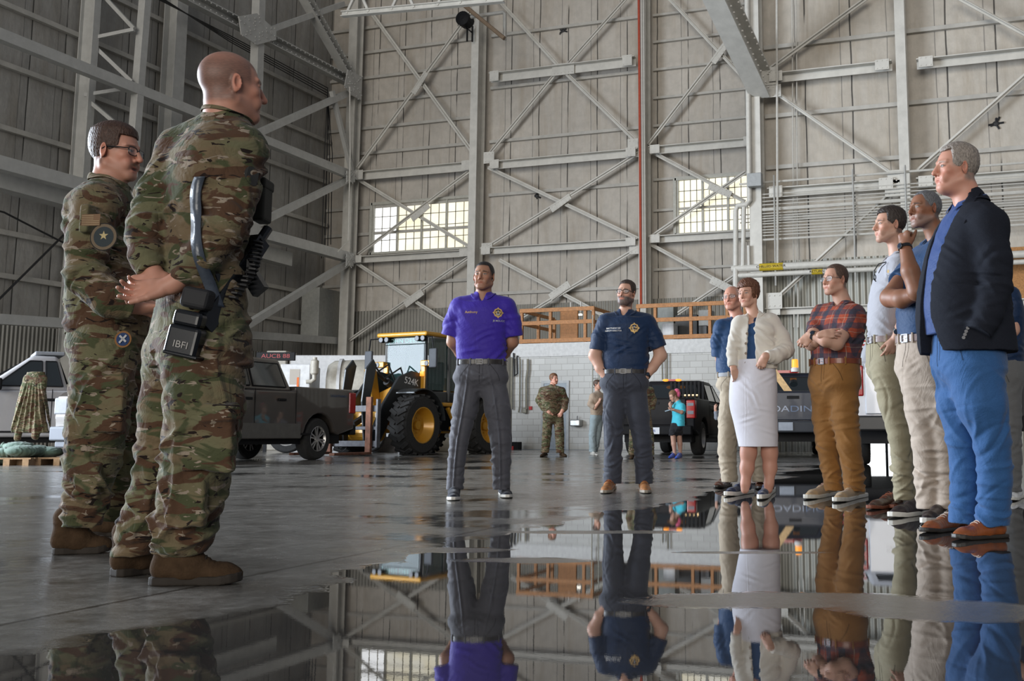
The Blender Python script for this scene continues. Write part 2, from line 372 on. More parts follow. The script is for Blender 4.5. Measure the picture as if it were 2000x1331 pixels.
# ---- X braces
def angle_pair(mb, p0, p1, w=.13, yn=(0, -1, 0)):
    mb.prof([(-w / 2, -.04), (-w / 2, .0), (-.01, .0), (-.01, .09), (.01, .09), (.01, .0), (w / 2, 0), (w / 2, -.04)], p0, p1, yn)
def xbrace(Y, segs, label, w=.15, gus=None, name='cross_brace', mt=None):
    ps = [(atY(a, b, Y - .1 * (i % 2)), atY(c, d, Y - .1 * (i % 2))) for i, (a, b, c, d) in enumerate(segs)]
    base = ps[0][0].copy(); o = thing(name, label, 'brace', base)
    for p0, p1 in ps:
        mb = MB(); angle_pair(mb, p0 - base, p1 - base, w); obj('diagonal', mb, mt or m_steel, o)
    for g in (gus or []):
        px, py, lg, ht, ang = g
        c = atY(px, py, Y - .16) - base; mb = MB(); R = Matrix.Rotation(-math.radians(ang), 3, 'Y'); mb.box(c, (lg, .03, ht), R)
        for i in range(int(lg / .16)):
            for j in (-1, 1): mb.box(c + R @ Vector((-lg / 2 + .1 + i * .16, -.025, j * ht * .32)), (.035, .02, .035))
        obj('gusset_plate', mb, mt or m_steel, o)
    return o
Yx = YB - .55
xbrace(Yx, [(720, 18, 928, 305), (698, 328, 930, 8)], 'X brace high between the corner column and the next, dark in the shade', .17, [(820, 162, 1.1, .26, 55)])
xbrace(Yx, [(700, 351, 920, 484), (700, 497, 925, 328)], 'X brace crossing in front of the left lit window', .15, [(821, 415, 1.0, .26, 35)])
xbrace(Yx, [(691, 511, 920, 660), (682, 665, 921, 499)], 'X brace on the wall directly above the loader cab', .15, [(808, 583, 1.0, .3, 32)])
xbrace(Yx, [(968, -6, 1090, 128), (1225, -6, 1106, 128)], 'pair of braces running up out of view left of the red pipe', .14, [(1100, 135, 1.0, .5, 0)], mt=None)
xbrace(Yx, [(1086, 142, 946, 312), (1102, 140, 1247, 281)], 'inverted V brace below the highest beam', .15, [(955, 308, .5, .5, 0), (1236, 283, .45, .5, 0)])
xbrace(Yx, [(953, 327, 1247, 467), (1246, 299, 946, 486)], 'X brace left of the red pipe at window height', .15, [(1095, 397, 1.0, .26, 32), (951, 484, .5, .4, 0)])
xbrace(Yx, [(975, 508, 1185, 620), (1005, 628, 1246, 484)], 'X brace above the left wooden railing', .15, [(1093, 568, 1.0, .3, 32), (1238, 487, .4, .4, 0)])
xbrace(Yx, [(1306, -4, 1456, 156), (1266, 282, 1486, -4)], 'X brace high between the red pipe and the thick vertical pipe', .15, [(1408, 100, 1.1, .28, 52)])
xbrace(Yx, [(1268, 294, 1455, 394), (1268, 465, 1456, 336)], 'X brace crossing in front of the right lit window', .15, [(1406, 372, 1.0, .28, -25)])
xbrace(Yx, [(1272, 478, 1430, 565), (1320, 615, 1440, 535)], 'X brace above the right wooden railing', .14, [(1408, 556, .9, .3, -28)])
Yx2 = YR - .5
xbrace(Yx2, [(1496, 140, 1695, -6)], 'single diagonal rising right from the heavy column', .14, [(1500, 150, .6, .6, 0)])
xbrace(Yx2, [(1500, 170, 1752, 345)], 'single long diagonal falling right from the heavy column', .13, [(1510, 178, .5, .4, 0), (1750, 345, .5, .4, 0)])
xbrace(Yx2, [(1792, 334, 2080, 78), (1870, -6, 2060, 98)], 'braces at the upper right corner above the blazer man', .14)
xbrace(Yx2, [(1757, 362, 1505, 594)], 'diagonal brace behind the grey polo man and the conduits', .13, [(1748, 368, .6, .5, 0), (1512, 588, .5, .5, 0)])
# ---- left side truss (parallel to the left wall, two metres in front of it)
XTR = atY(690, 400, YB - .75).x
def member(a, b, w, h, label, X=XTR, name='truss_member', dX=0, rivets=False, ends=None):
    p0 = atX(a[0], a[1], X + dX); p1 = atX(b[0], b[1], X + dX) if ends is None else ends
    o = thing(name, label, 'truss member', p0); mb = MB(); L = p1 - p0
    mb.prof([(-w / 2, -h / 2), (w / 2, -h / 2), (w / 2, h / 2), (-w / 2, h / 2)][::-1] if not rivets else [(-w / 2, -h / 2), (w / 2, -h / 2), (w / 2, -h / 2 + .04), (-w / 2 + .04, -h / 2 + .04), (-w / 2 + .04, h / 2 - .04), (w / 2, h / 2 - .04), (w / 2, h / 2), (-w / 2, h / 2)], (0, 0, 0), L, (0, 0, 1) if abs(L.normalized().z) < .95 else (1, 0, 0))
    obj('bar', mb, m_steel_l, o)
    if rivets:
        mb = MB(); u = L.normalized(); n = int(L.length / .3); up = Vector((1, 0, 0)).cross(u).normalized()
        for i in range(n):
            for j in (-.32, .32): mb.box(u * (.15 + .3 * i) + up * h * j + Vector((w / 2 + .01, 0, 0)), (.03, .045, .045))
        obj('rivet_rows', mb, m_steel_l, o)['kind'] = 'stuff'
    return o
def pX(px, py, X=XTR): return atX(px, py, X)
member((-30, 57), (686, 343), .30, .34, 'long pale truss chord sloping down behind both soldiers heads', rivets=False)
member((330, -25), (684, 160), .34, .42, 'heavy riveted truss chord above the bald soldier', rivets=True)
member((-30, 312), (683, 504), .40, .40, 'thick lower chord at shoulder height behind the soldiers')
member((-30, 345), (560, 508), .55, .55, 'dark wide door track beam just under the thick lower chord', name='door_track_beam', dX=-.8)
member((-30, 622), (687, 668), .30, .30, 'low rail beam along the left wall above the trucks', name='rail_beam', dX=-.6)
member((285, -20), (256, 345), .28, .28, 'bright vertical strut behind the glasses soldier')
member((506, -20), (500, 180), .36, .36, 'thick vertical strut behind the bald soldiers head')
member((683, 180), (500, 262), .26, .26, 'diagonal truss bar just right of the bald soldiers face')
member((683, 349), (480, 448), .26, .26, 'diagonal truss bar beside the bald soldiers shoulder')
member((685, 510), (430, 668), .26, .26, 'diagonal truss bar above the dark pickup cab')
member((590, -15), (684, 150), .40, .40, 'broad riveted diagonal up at the corner', rivets=True)
member((648, 178), (688, 338), .18, .18, 'slim bar leaning into the corner joint')
member((505, 66), (670, 8), .22, .22, 'short bar from the gusset to the roof near the top')
member((497, 268), (683, 345), .22, .22, 'truss chord end right of the bald soldiers chin', dX=.12)
for a, b, lb in (((262, 58), (176, 76), 'upper short strut left of the bright vertical strut'), ((257, 172), (166, 186), 'lower short strut left of the bright vertical strut'), ((262, 56), (196, -15), 'dark sloping rod at the top left'), ((258, 160), (180, 86), 'dark sloping rod between the short struts'), ((232, 246), (168, 192), 'dark sloping rod over the glasses soldiers hair')):
    p1 = atX(b[0], b[1], XL + .45); member(a, b, .12, .12, lb, name='strut', ends=p1)
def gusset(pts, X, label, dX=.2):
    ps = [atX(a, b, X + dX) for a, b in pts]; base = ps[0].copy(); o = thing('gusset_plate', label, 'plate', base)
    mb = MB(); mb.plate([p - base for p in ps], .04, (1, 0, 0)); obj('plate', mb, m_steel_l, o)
    cx = sum((p - base for p in ps), Vector()) / len(ps); mb = MB()
    for p in ps:
        for f in (.35, .6, .8):
            for g in (-.12, .12):
                q = cx + (p - base - cx) * f + Vector((.05, g, g)); mb.box(q, (.03, .05, .05))
    obj('bolts', mb, m_steel_l, o)['kind'] = 'stuff'
gusset([(465, 32), (500, 26), (538, 60), (538, 78), (500, 88), (470, 68)], XTR, 'riveted gusset plate on the heavy chord above the bald head', .25)
gusset([(678, 136), (706, 150), (704, 196), (685, 186), (672, 168)], XTR, 'gusset plate on the corner column near the top', .28)
gusset([(676, 334), (692, 334), (692, 356), (676, 356)], XTR, 'small square joint plate on the corner column at mid height', .28)
gusset([(676, 496), (690, 496), (689, 521), (675, 519)], XTR, 'small square joint plate on the corner column beside the window', .28)
# dark cables and rods on the left
def cable(pts, r, label, mt, name='cable', cat='cable', n=6):
    base = Vector(pts[0]); o = obj(name, MB().tube([Vector(p) - base for p in pts], r, n), mt); o.location = base; tag(o, label, cat); autosmooth(o); return o
m_blk = mat('black rubber', (.015, .015, .016, 1), .6); m_pipe = mat('painted pipe', (.55, .53, .48, 1), .45, 0, .08)
m_pipe2 = mat('grey conduit', (.40, .39, .36, 1), .45, .2, .08)
cable([atX(-20, 408, XL + .6), atX(8, 415, XL + .6), atX(70, 447, XL + .6), atX(165, 495, XL + .6)], .03, 'black cable drooping on the left wall', m_blk)
cable([atX(-20, 603, XL + .3), atX(160, 424, XL + .3)], .035, 'dark straight rod slanting across the lower left wall', m_blk, 'tie_rod', 'rod')
for i in range(4):
    cable([atX(300 + i * 6, -6 + i, XTR - .4), atX(450, 70 + 4 * i, XTR - .4), atX(640, 172 + 5 * i, XTR - .4), atX(634 + i * 5, 300, XTR - .4), atX(628 + i * 6, 505 - i * 9, XTR - .4)], .022, ['thin black cable, topmost of the four running to the dark corner', 'thin black cable, second of the four running to the dark corner', 'thin black cable, third of the four running to the dark corner', 'thin black cable, lowest of the four running to the dark corner'][i], m_blk)
cable([atX(683, 170, XTR + .5), atX(684, 300, XTR + .5), atX(680, 470, XTR + .5), atX(660, 492, XTR + .5)], .03, 'white conduit down the corner column', m_pipe, 'conduit', 'conduit')
# panel boxes in the left corner by the rail beam
o = thing('wall_cabinet', 'tall pale sheet metal cabinet in the left corner under the window', 'cabinet', atX(618, 660, XL + .1)); 
p = atX(590, 560, XL + .1); q = atX(640, 560, XL + .1); zt = atX(600, 565, XL + .1).z; zb = atX(600, 660, XL + .1).z
mb = MB(); mb.box2((0, p.y - o.location.y, zb - o.location.z), (.9, q.y - o.location.y, zt - o.location.z)); bevel(obj('body', mb, mat('cabinet paint', (.36, .36, .33, 1), .5), o), .02)
# ---- lit windows
m_glow = NT('sunlit frosted glass'); tcv = m_glow.coord(); nz = m_glow.noise(tcv, 1.2, 3)
m_glow.set(col=(.3, .3, .28, 1), emit=m_glow.ramp(nz, [(.35, (1, .90, .62, 1)), (.65, (1, .96, .82, 1))]), estr=1.02); m_glow = m_glow.m
m_glow2 = NT('clear sunlit glass'); m_glow2.set(col=(.3, .3, .3, 1), emit=(.97, .985, 1, 1), estr=1.6); m_glow2 = m_glow2.m
m_mull = mat('window steel', (.30, .28, .22, 1), .5)
def bigwin(name, x0, y0, x1, y1, nsec, rows, cols, clear=()):
    Y = YB - .12; a = atY(x0, y0, Y); b = atY(x1, y1, Y); zt = atY(x0, y0, Y).z; zb = atY(x0, y1, Y).z
    o = bpy.data.objects.new(name, None); C.objects.link(o); o.location = (a.x, Y, zb); o['kind'] = 'structure'
    W = b.x - a.x; H = zt - zb; t_ = .09
    mb = MB()
    for k in range(nsec + 1): mb.box2((W * k / nsec - t_ / 2, -.08, 0), (W * k / nsec + t_ / 2, .06, H))
    mb.box2((-.1, -.14, -.1), (W + .1, .06, 0)); mb.box2((-.1, -.14, H), (W + .1, .06, H + .12)); mb.box2((-.16, -.14, -.1), (-.04, .06, H + .1)); mb.box2((W + .04, -.14, -.1), (W + .16, .06, H + .1))
    obj('window_frame', mb, mat('window frame', (.42, .41, .36, 1), .5), o)
    for k in range(nsec):
        mb = MB(); mb.box2((W * k / nsec + t_ / 2, .02, 0), (W * (k + 1) / nsec - t_ / 2, .04, H)); obj('pane', mb, m_glow2 if k in clear else m_glow, o)
        mb = MB()
        for c in range(1, cols):
            x = W * k / nsec + W / nsec * c / cols; mb.box2((x - .014, -.01, 0), (x + .014, .03, H))
        for r in range(1, rows): z = H * r / rows; mb.box2((W * k / nsec, -.01, z - .014), (W * (k + 1) / nsec, .03, z + .014))
        obj('mullion', mb, m_mull, o)
bigwin('window_1', 732, 402, 921, 494, 4, 4, 3, (0,))
bigwin('window_2', 1324, 354, 1474, 457, 3, 5, 4)
bpy.data.objects['window_1'].location.z += 0
# ------------------------------------------------------------------ figures: signed distance fields meshed as one surface
f32 = np.float32
def V3(*a): return np.array(a, dtype=np.float64)
def nrm(v): v = np.asarray(v, float); return v / (np.linalg.norm(v) + 1e-9)
def seg(P, a, b):
    ab = b - a; t = np.clip(((P - a) @ ab) / (ab @ ab + 1e-9), 0, 1); return t
class Field:
    def __init__(s): s.p = []; s.w = []; s.lo = []; s.hi = []
    def _add(s, fn, lo, hi, k, op): s.p.append((fn, np.asarray(lo, float), np.asarray(hi, float), k, op)); return s
    def cone(s, a, b, ra, rb, k=.02, op='u', flat=None, kf=1.0, cut=None, bulge=0.0):
        """tapered capsule; flat/kf squashes along a direction; cut=(point,normal) trims; bulge swells the middle"""
        a = np.asarray(a, float); b = np.asarray(b, float); r = max(ra, rb) + abs(bulge)
        def fn(P):
            ab = b - a; t = np.clip(((P - a) @ ab) / (ab @ ab + 1e-9), 0, 1); q = P - (a + t[..., None] * ab)
            if flat is not None:
                n = nrm(flat); c = q @ n; q = q + (c * (1 / kf - 1))[..., None] * n
            d = np.sqrt((q * q).sum(-1)) - (ra + (rb - ra) * t + bulge * np.sin(PI * t))
            if flat is not None: d = d * min(1, kf)
            if cut is not None:
                for cp, cn in (cut if isinstance(cut, list) else [cut]): d = np.maximum(d, (P - np.asarray(cp)) @ nrm(cn))
            return d
        rr = r * max(1, kf if flat is not None else 1)
        return s._add(fn, np.minimum(a, b) - rr, np.maximum(a, b) + rr, k, op)
    def chain(s, pts, rs, k=.015, sk=None, **kw):
        for i in range(len(pts) - 1): s.cone(pts[i], pts[i + 1], rs[i], rs[i + 1], k if i == 0 or sk is None else sk, **kw)
        return s
    def ell(s, c, r, k=.01, op='u', R=None):
        c = np.asarray(c, float); r = np.asarray(r, float)
        def fn(P):
            q = P - c
            if R is not None: q = q @ R
            n = np.sqrt(((q / r) ** 2).sum(-1)); g = np.sqrt(((q / r ** 2) ** 2).sum(-1)) + 1e-6
            return n * (n - 1) / g
        m = r.max(); return s._add(fn, c - m, c + m, k, op)
    def rbox(s, c, h, rad, R=None, k=.004, op='u'):
        c = np.asarray(c, float); h = np.asarray(h, float)
        def fn(P):
            q = P - c
            if R is not None: q = q @ R
            q = np.abs(q) - (h - rad); return np.sqrt((np.maximum(q, 0) ** 2).sum(-1)) + np.minimum(q.max(-1), 0) - rad
        m = np.linalg.norm(h); return s._add(fn, c - m, c + m, k, op)
    def stack(s, secs, yaw, k=.02, op='u', ex=2.3, caps=True, rnd=.0):
        """secs: (x,y,z,rx,ry) bottom to top; smooth interpolation over z"""
        S = np.array([q[:5] for q in secs], float); yw = np.array([q[5] if len(q) > 5 else yaw for q in secs], float)
        z = S[:, 2]; zz = np.linspace(z[0], z[-1], 200); T = []
        for c in (S[:, 0], S[:, 1], S[:, 3], S[:, 4], yw):
            m = np.gradient(c, z); i = np.clip(np.searchsorted(z, zz) - 1, 0, len(z) - 2); h = z[i + 1] - z[i]; t = (zz - z[i]) / h
            T.append((2 * t**3 - 3 * t**2 + 1) * c[i] + (t**3 - 2 * t**2 + t) * h * m[i] + (-2 * t**3 + 3 * t**2) * c[i + 1] + (t**3 - t**2) * h * m[i + 1])
        def fn(P):
            pz = P[..., 2]; g = [np.interp(pz, zz, c) for c in T]
            x = P[..., 0] - g[0]; y = P[..., 1] - g[1]; a = np.radians(g[4]); ca, sa = np.cos(a), np.sin(a)
            u = x * ca + y * sa; v = -x * sa + y * ca          # u: side, v: back(+)
            n = (np.abs(u / g[2]) ** ex + np.abs(v / g[3]) ** ex) ** (1 / ex)
            d = (n - 1) * np.minimum(g[2], g[3])
            if caps:
                e = np.maximum(pz - z[-1], z[0] - pz)
                if rnd: d2 = np.stack([d + rnd, e + rnd], -1); d = np.minimum(d2.max(-1), 0) + np.sqrt((np.maximum(d2, 0) ** 2).sum(-1)) - rnd
                else: d = np.maximum(d, e)
            return d
        m = max(S[:, 3].max(), S[:, 4].max())
        return s._add(fn, (S[:, 0].min() - m, S[:, 1].min() - m, z[0]), (S[:, 0].max() + m, S[:, 1].max() + m, z[-1]), k, op)
    def fn(s, f, lo, hi, k=.01, op='u'): return s._add(f, lo, hi, k, op)
    def fold(s, c, d, across, lam=.05, amp=.006, rl=.05, ra=.12, curve=0.0, sharp=.6):
        s.w.append((np.asarray(c, float), nrm(d), nrm(across), lam, amp, rl, ra, curve, sharp)); return s
    def mesh(s, h, lo=None, hi=None, noise=0.0, nsc=18, seed=0):
        L = np.min([p[1] - p[3] for p in s.p if p[4] == 'u'], 0) - 2.5 * h - .008; H = np.max([p[2] + p[3] for p in s.p if p[4] == 'u'], 0) + 2.5 * h + .008
        if lo is not None: L = np.maximum(L, lo)
        if hi is not None: H = np.minimum(H, hi)
        n = np.ceil((H - L) / h).astype(int) + 1
        ax = [L[i] + h * np.arange(n[i]) for i in range(3)]
        D = np.full(n, .5, dtype=f32)
        for fn, a, b, k, op in s.p:
            m = k + (.03 if op == 'u' else .005) + 2 * h
            i0 = [max(0, int((a[i] - m - L[i]) / h)) for i in range(3)]; i1 = [min(n[i], int((b[i] + m - L[i]) / h) + 2) for i in range(3)]
            if any(i1[i] <= i0[i] for i in range(3)): continue
            G = np.stack(np.meshgrid(*[ax[i][i0[i]:i1[i]] for i in range(3)], indexing='ij'), -1)
            f = fn(G).astype(f32); sl = tuple(slice(i0[i], i1[i]) for i in range(3)); d = D[sl]
            if op == 'u': hh = np.maximum(k - np.abs(d - f), 0) / max(k, 1e-6); D[sl] = np.minimum(d, f) - hh * hh * k * .25
            else: hh = np.maximum(k - np.abs(d + f), 0) / max(k, 1e-6); D[sl] = np.maximum(d, -f) + hh * hh * k * .25
        if s.w or noise:
            idx = np.nonzero(np.abs(D) < .035); P = np.stack([ax[i][idx[i]] for i in range(3)], -1); add = np.zeros(len(P))
            for c, dr, ac, lam, amp, rl, ra, cv, sh in s.w:
                q = P - c; dist2 = (q * q).sum(-1); sel = dist2 < (2.2 * max(rl, ra)) ** 2
                if not sel.any(): continue
                q = q[sel]; u = q @ dr; v = q @ ac; u = u + cv * v * v
                w_ = np.exp(-(u / rl) ** 2 - (v / ra) ** 2 - (np.maximum(0, dist2[sel] - u * u - v * v)) / (ra * ra) * .8)
                t = u / lam; rg = (1 - 2 * np.abs(np.sin(PI * t))) * sh + np.cos(2 * PI * t) * (1 - sh)
                add[sel] -= amp * w_ * rg
            if noise:
                rng = np.random.RandomState(seed); acc = 0
                for o_ in range(7):
                    kv = rng.normal(size=3) * nsc * (1 + .45 * o_); acc = acc + np.sin(P @ kv + rng.rand() * 6.28 + 1.5 * np.sin(P @ (kv[::-1] * .6))) / (1 + .5 * o_)
                add += noise * acc * .4
            D[idx] += add.astype(f32)
        return surface_nets(D, L, h)
def surface_nets(D, L, h):
    n = D.shape; I = D < 0
    c = [slice(0, -1), slice(1, None)]
    cnt = np.zeros([x - 1 for x in n], np.uint8)
    for i in (0, 1):
        for j in (0, 1):
            for k in (0, 1): cnt += I[c[i], c[j], c[k]]
    act = (cnt > 0) & (cnt < 8); ids = np.full(act.shape, -1, np.int64); A = np.argwhere(act); ids[act] = np.arange(len(A))
    pos = np.zeros((len(A), 3)); m = np.zeros(len(A))
    corner = {(i, j, k): D[A[:, 0] + i, A[:, 1] + j, A[:, 2] + k].astype(float) for i in (0, 1) for j in (0, 1) for k in (0, 1)}
    for ax in range(3):
        o = [x for x in range(3) if x != ax]
        for a in (0, 1):
            for b in (0, 1):
                e0 = [0, 0, 0]; e0[o[0]] = a; e0[o[1]] = b; e1 = list(e0); e1[ax] = 1
                d0 = corner[tuple(e0)]; d1 = corner[tuple(e1)]; x = (d0 < 0) != (d1 < 0)
                t = d0 / (d0 - d1 + 1e-12); t = np.where(x, t, 0); p = np.zeros((len(A), 3)); p[:, o[0]] = a; p[:, o[1]] = b; p[:, ax] = t
                pos += p * x[:, None]; m += x
    Vv = L + (A + pos / m[:, None]) * h
    F = []
    for ax in range(3):
        o = [(ax + 1) % 3, (ax + 2) % 3]
        s0 = [slice(None)] * 3; s1 = [slice(None)] * 3; s0[ax] = slice(0, -1); s1[ax] = slice(1, None)
        for q in o: s0[q] = slice(1, -1); s1[q] = slice(1, -1)
        a = I[tuple(s0)]; b = I[tuple(s1)]; E = np.argwhere(a != b)
        if len(E) == 0: continue
        sgn = a[a != b]
        base = E.copy(); base[:, o[0]] += 1; base[:, o[1]] += 1
        q = []
        for da, db in ((0, 0), (-1, 0), (-1, -1), (0, -1)):
            g = base.copy(); g[:, o[0]] += da; g[:, o[1]] += db; q.append(ids[g[:, 0], g[:, 1], g[:, 2]])
        q = np.stack(q, 1); q[~sgn] = q[~sgn][:, ::-1]; F.append(q)
    F = np.concatenate(F) if F else np.zeros((0, 4), int); F = F[(F >= 0).all(1)]
    return Vv, F
def join(parts):
    vs = []; fs = []; n = 0
    for v, f in parts: vs.append(v); fs.append(f + n); n += len(v)
    return np.concatenate(vs), np.concatenate(fs)
def np_mesh(name, V, F, col=None):
    me = bpy.data.meshes.new(name); me.vertices.add(len(V)); me.vertices.foreach_set('co', V.astype(f32).ravel())
    me.loops.add(F.size); me.loops.foreach_set('vertex_index', F.ravel().astype(np.int32))
    me.polygons.add(len(F)); me.polygons.foreach_set('loop_start', np.arange(0, F.size, 4, dtype=np.int32))
    try: me.polygons.foreach_set('loop_total', np.full(len(F), 4, dtype=np.int32))
    except Exception: pass
    me.polygons.foreach_set('use_smooth', np.ones(len(F), dtype=bool)); me.update(calc_edges=True); me.validate()
    if col is not None:
        at = me.color_attributes.new('Col', 'FLOAT_COLOR', 'POINT'); cc = np.ones((len(V), 4), f32); cc[:, :3] = col; at.data.foreach_set('color', cc.ravel())
    return me
def sm01(x, a, b):
    t = np.clip((x - a) / (b - a), 0, 1); return t * t * (3 - 2 * t)
def euler(yaw, pitch=0, roll=0):
    """columns: right, front, up of a head/hand frame; yaw 0 looks at the camera (-y), +90 looks image right; pitch + looks up; roll + tilts the crown to image right"""
    y, p, r = map(math.radians, (yaw, pitch, roll))
    f = V3(math.sin(y) * math.cos(p), -math.cos(y) * math.cos(p), math.sin(p)); u0 = V3(0, 0, 1); rt = nrm(np.cross(f, u0)); up = np.cross(rt, f)
    rt2 = rt * math.cos(r) + up * math.sin(r); up2 = -rt * math.sin(r) + up * math.cos(r)
    return np.stack([rt2, f, up2], 1)
# ---- skin with painted pigment
def skinmat(name, rough=.5):
    if name in MATS: return MATS[name]
    t = NT(name); a = t.node('ShaderNodeVertexColor'); a.layer_name = 'Col'; v = t.coord(); n = t.noise(v, 60, 4, .6); n2 = t.noise(v, 9, 3)
    c = t.mix(t.math('MULTIPLY', t.ramp(n2, [(.4, 0), (.7, 1)]), .12), a.outputs[0], (.55, .18, .12, 1))
    t.set(col=c, rough=rough, spec=.4, sss=.06); t.b.inputs['Subsurface Radius'].default_value = (.02, .008, .004)
    t.bump(n, .12, .002); MATS[name] = t.m; return t.m
def hairmat(col, name=None):
    name = name or 'hair %.2f %.2f' % (col[0], col[1])
    if name in MATS: return MATS[name]
    t = NT(name); v = t.coord(scale=(1, 1, .45)); n = t.noise(v, 150, 3, .6); c2 = tuple(min(1, x * 2.2 + .01) for x in col[:3]) + (1,)
    t.set(col=t.mix(t.ramp(n, [(.35, 0), (.7, 1)]), tuple(col[:3]) + (1,), c2), rough=.5, spec=.35); t.bump(n, .8, .006); MATS[name] = t.m; return t.m
LIP = V3(.42, .16, .13)
def head_field(F, c, R, s, o):
    """o: options dict"""
    T = lambda x, y, z: c + R @ (V3(x, y, z) * s)
    E = lambda x, y, z, a, b, d, k=.01, op='u': F.ell(T(x, y, z), V3(a, b, d) * s, k * s, op, R)
    jw = o.get('jaw', 1.0)
    E(0, -.018, .036, .076, .096, .086)
    E(0, .025, .0, .064, .066, .10, .02)
    E(0, .040, -.055, .050 * jw, .050, .058, .02)
    F.ell(T(0, .074, -.098), V3(.024 * jw, .020, .019) * s, .02 * s, 'u', R)
    for q in (-1, 1):
        F.cone(T(q * .056 * jw, -.002, -.06), T(q * .018, .068, -.098), .017 * s, .016 * s, .022 * s)
        E(q * .042, .060, -.018, .020, .020, .018, .018)
        E(q * .034, .072, -.052, .016, .018, .022, .016)
        F.cone(T(q * .014, .088, .026), T(q * .048, .070, .026), .0085 * s, .0075 * s, .012 * s)
        E(q * .031, .100, .006, .019, .018, .0125, .012, 's')
        E(q * .031, .0745, .004, .0145, .0145, .0145, .002)
        F.cone(T(q * .018, .0855, .011), T(q * .044, .0765, .010), .0040 * s, .0036 * s, .003 * s)
        F.cone(T(q * .020, .0845, -.004), T(q * .043, .0765, -.004), .0032 * s, .003 * s, .003 * s)
        E(q * .0125, .094, -.036, .0085, .010, .0085, .006)
        # ear
        F.ell(T(q * .079, -.012, -.002), V3(.007, .019, .032) * s, .006 * s, 'u', R @ _rz(q * -22) )
        F.ell(T(q * .085, -.007, .001), V3(.006, .011, .020) * s, .004 * s, 's', R @ _rz(q * -22))
    F.cone(T(0, .088, .016), T(0, .110, -.026), .0085 * s, .0115 * s, .010 * s)
    F.ell(T(0, .112, -.031), V3(.0105, .011, .010) * s, .006 * s, 'u', R)
    mo = o.get('mouth_open', 0)
    F.cone(T(-.020, .084, -.0615), T(.020, .084, -.0615), .0065 * s, .0065 * s, .006 * s); F.cone(T(-.008, .089, -.0605), T(.008, .089, -.0605), .0060 * s, .0060 * s, .006 * s)
    F.cone(T(-.014, .085, -.0735 - mo), T(.014, .085, -.0735 - mo), .0072 * s, .0072 * s, .008 * s)
    F.cone(T(-.024, .092, -.0672 - mo / 2), T(.024, .092, -.0672 - mo / 2), (.0024 + mo * .4) * s, (.0024 + mo * .4) * s, .003 * s, 's')
    if o.get('beard'): E(0, .048, -.082, .052, .052, .048, .02)
    if o.get('neckfat'): E(0, .02, -.105, .045, .05, .03, .03)
def _rz(d):
    a = math.radians(d); return np.array([[math.cos(a), -math.sin(a), 0], [math.sin(a), math.cos(a), 0], [0, 0, 1]])
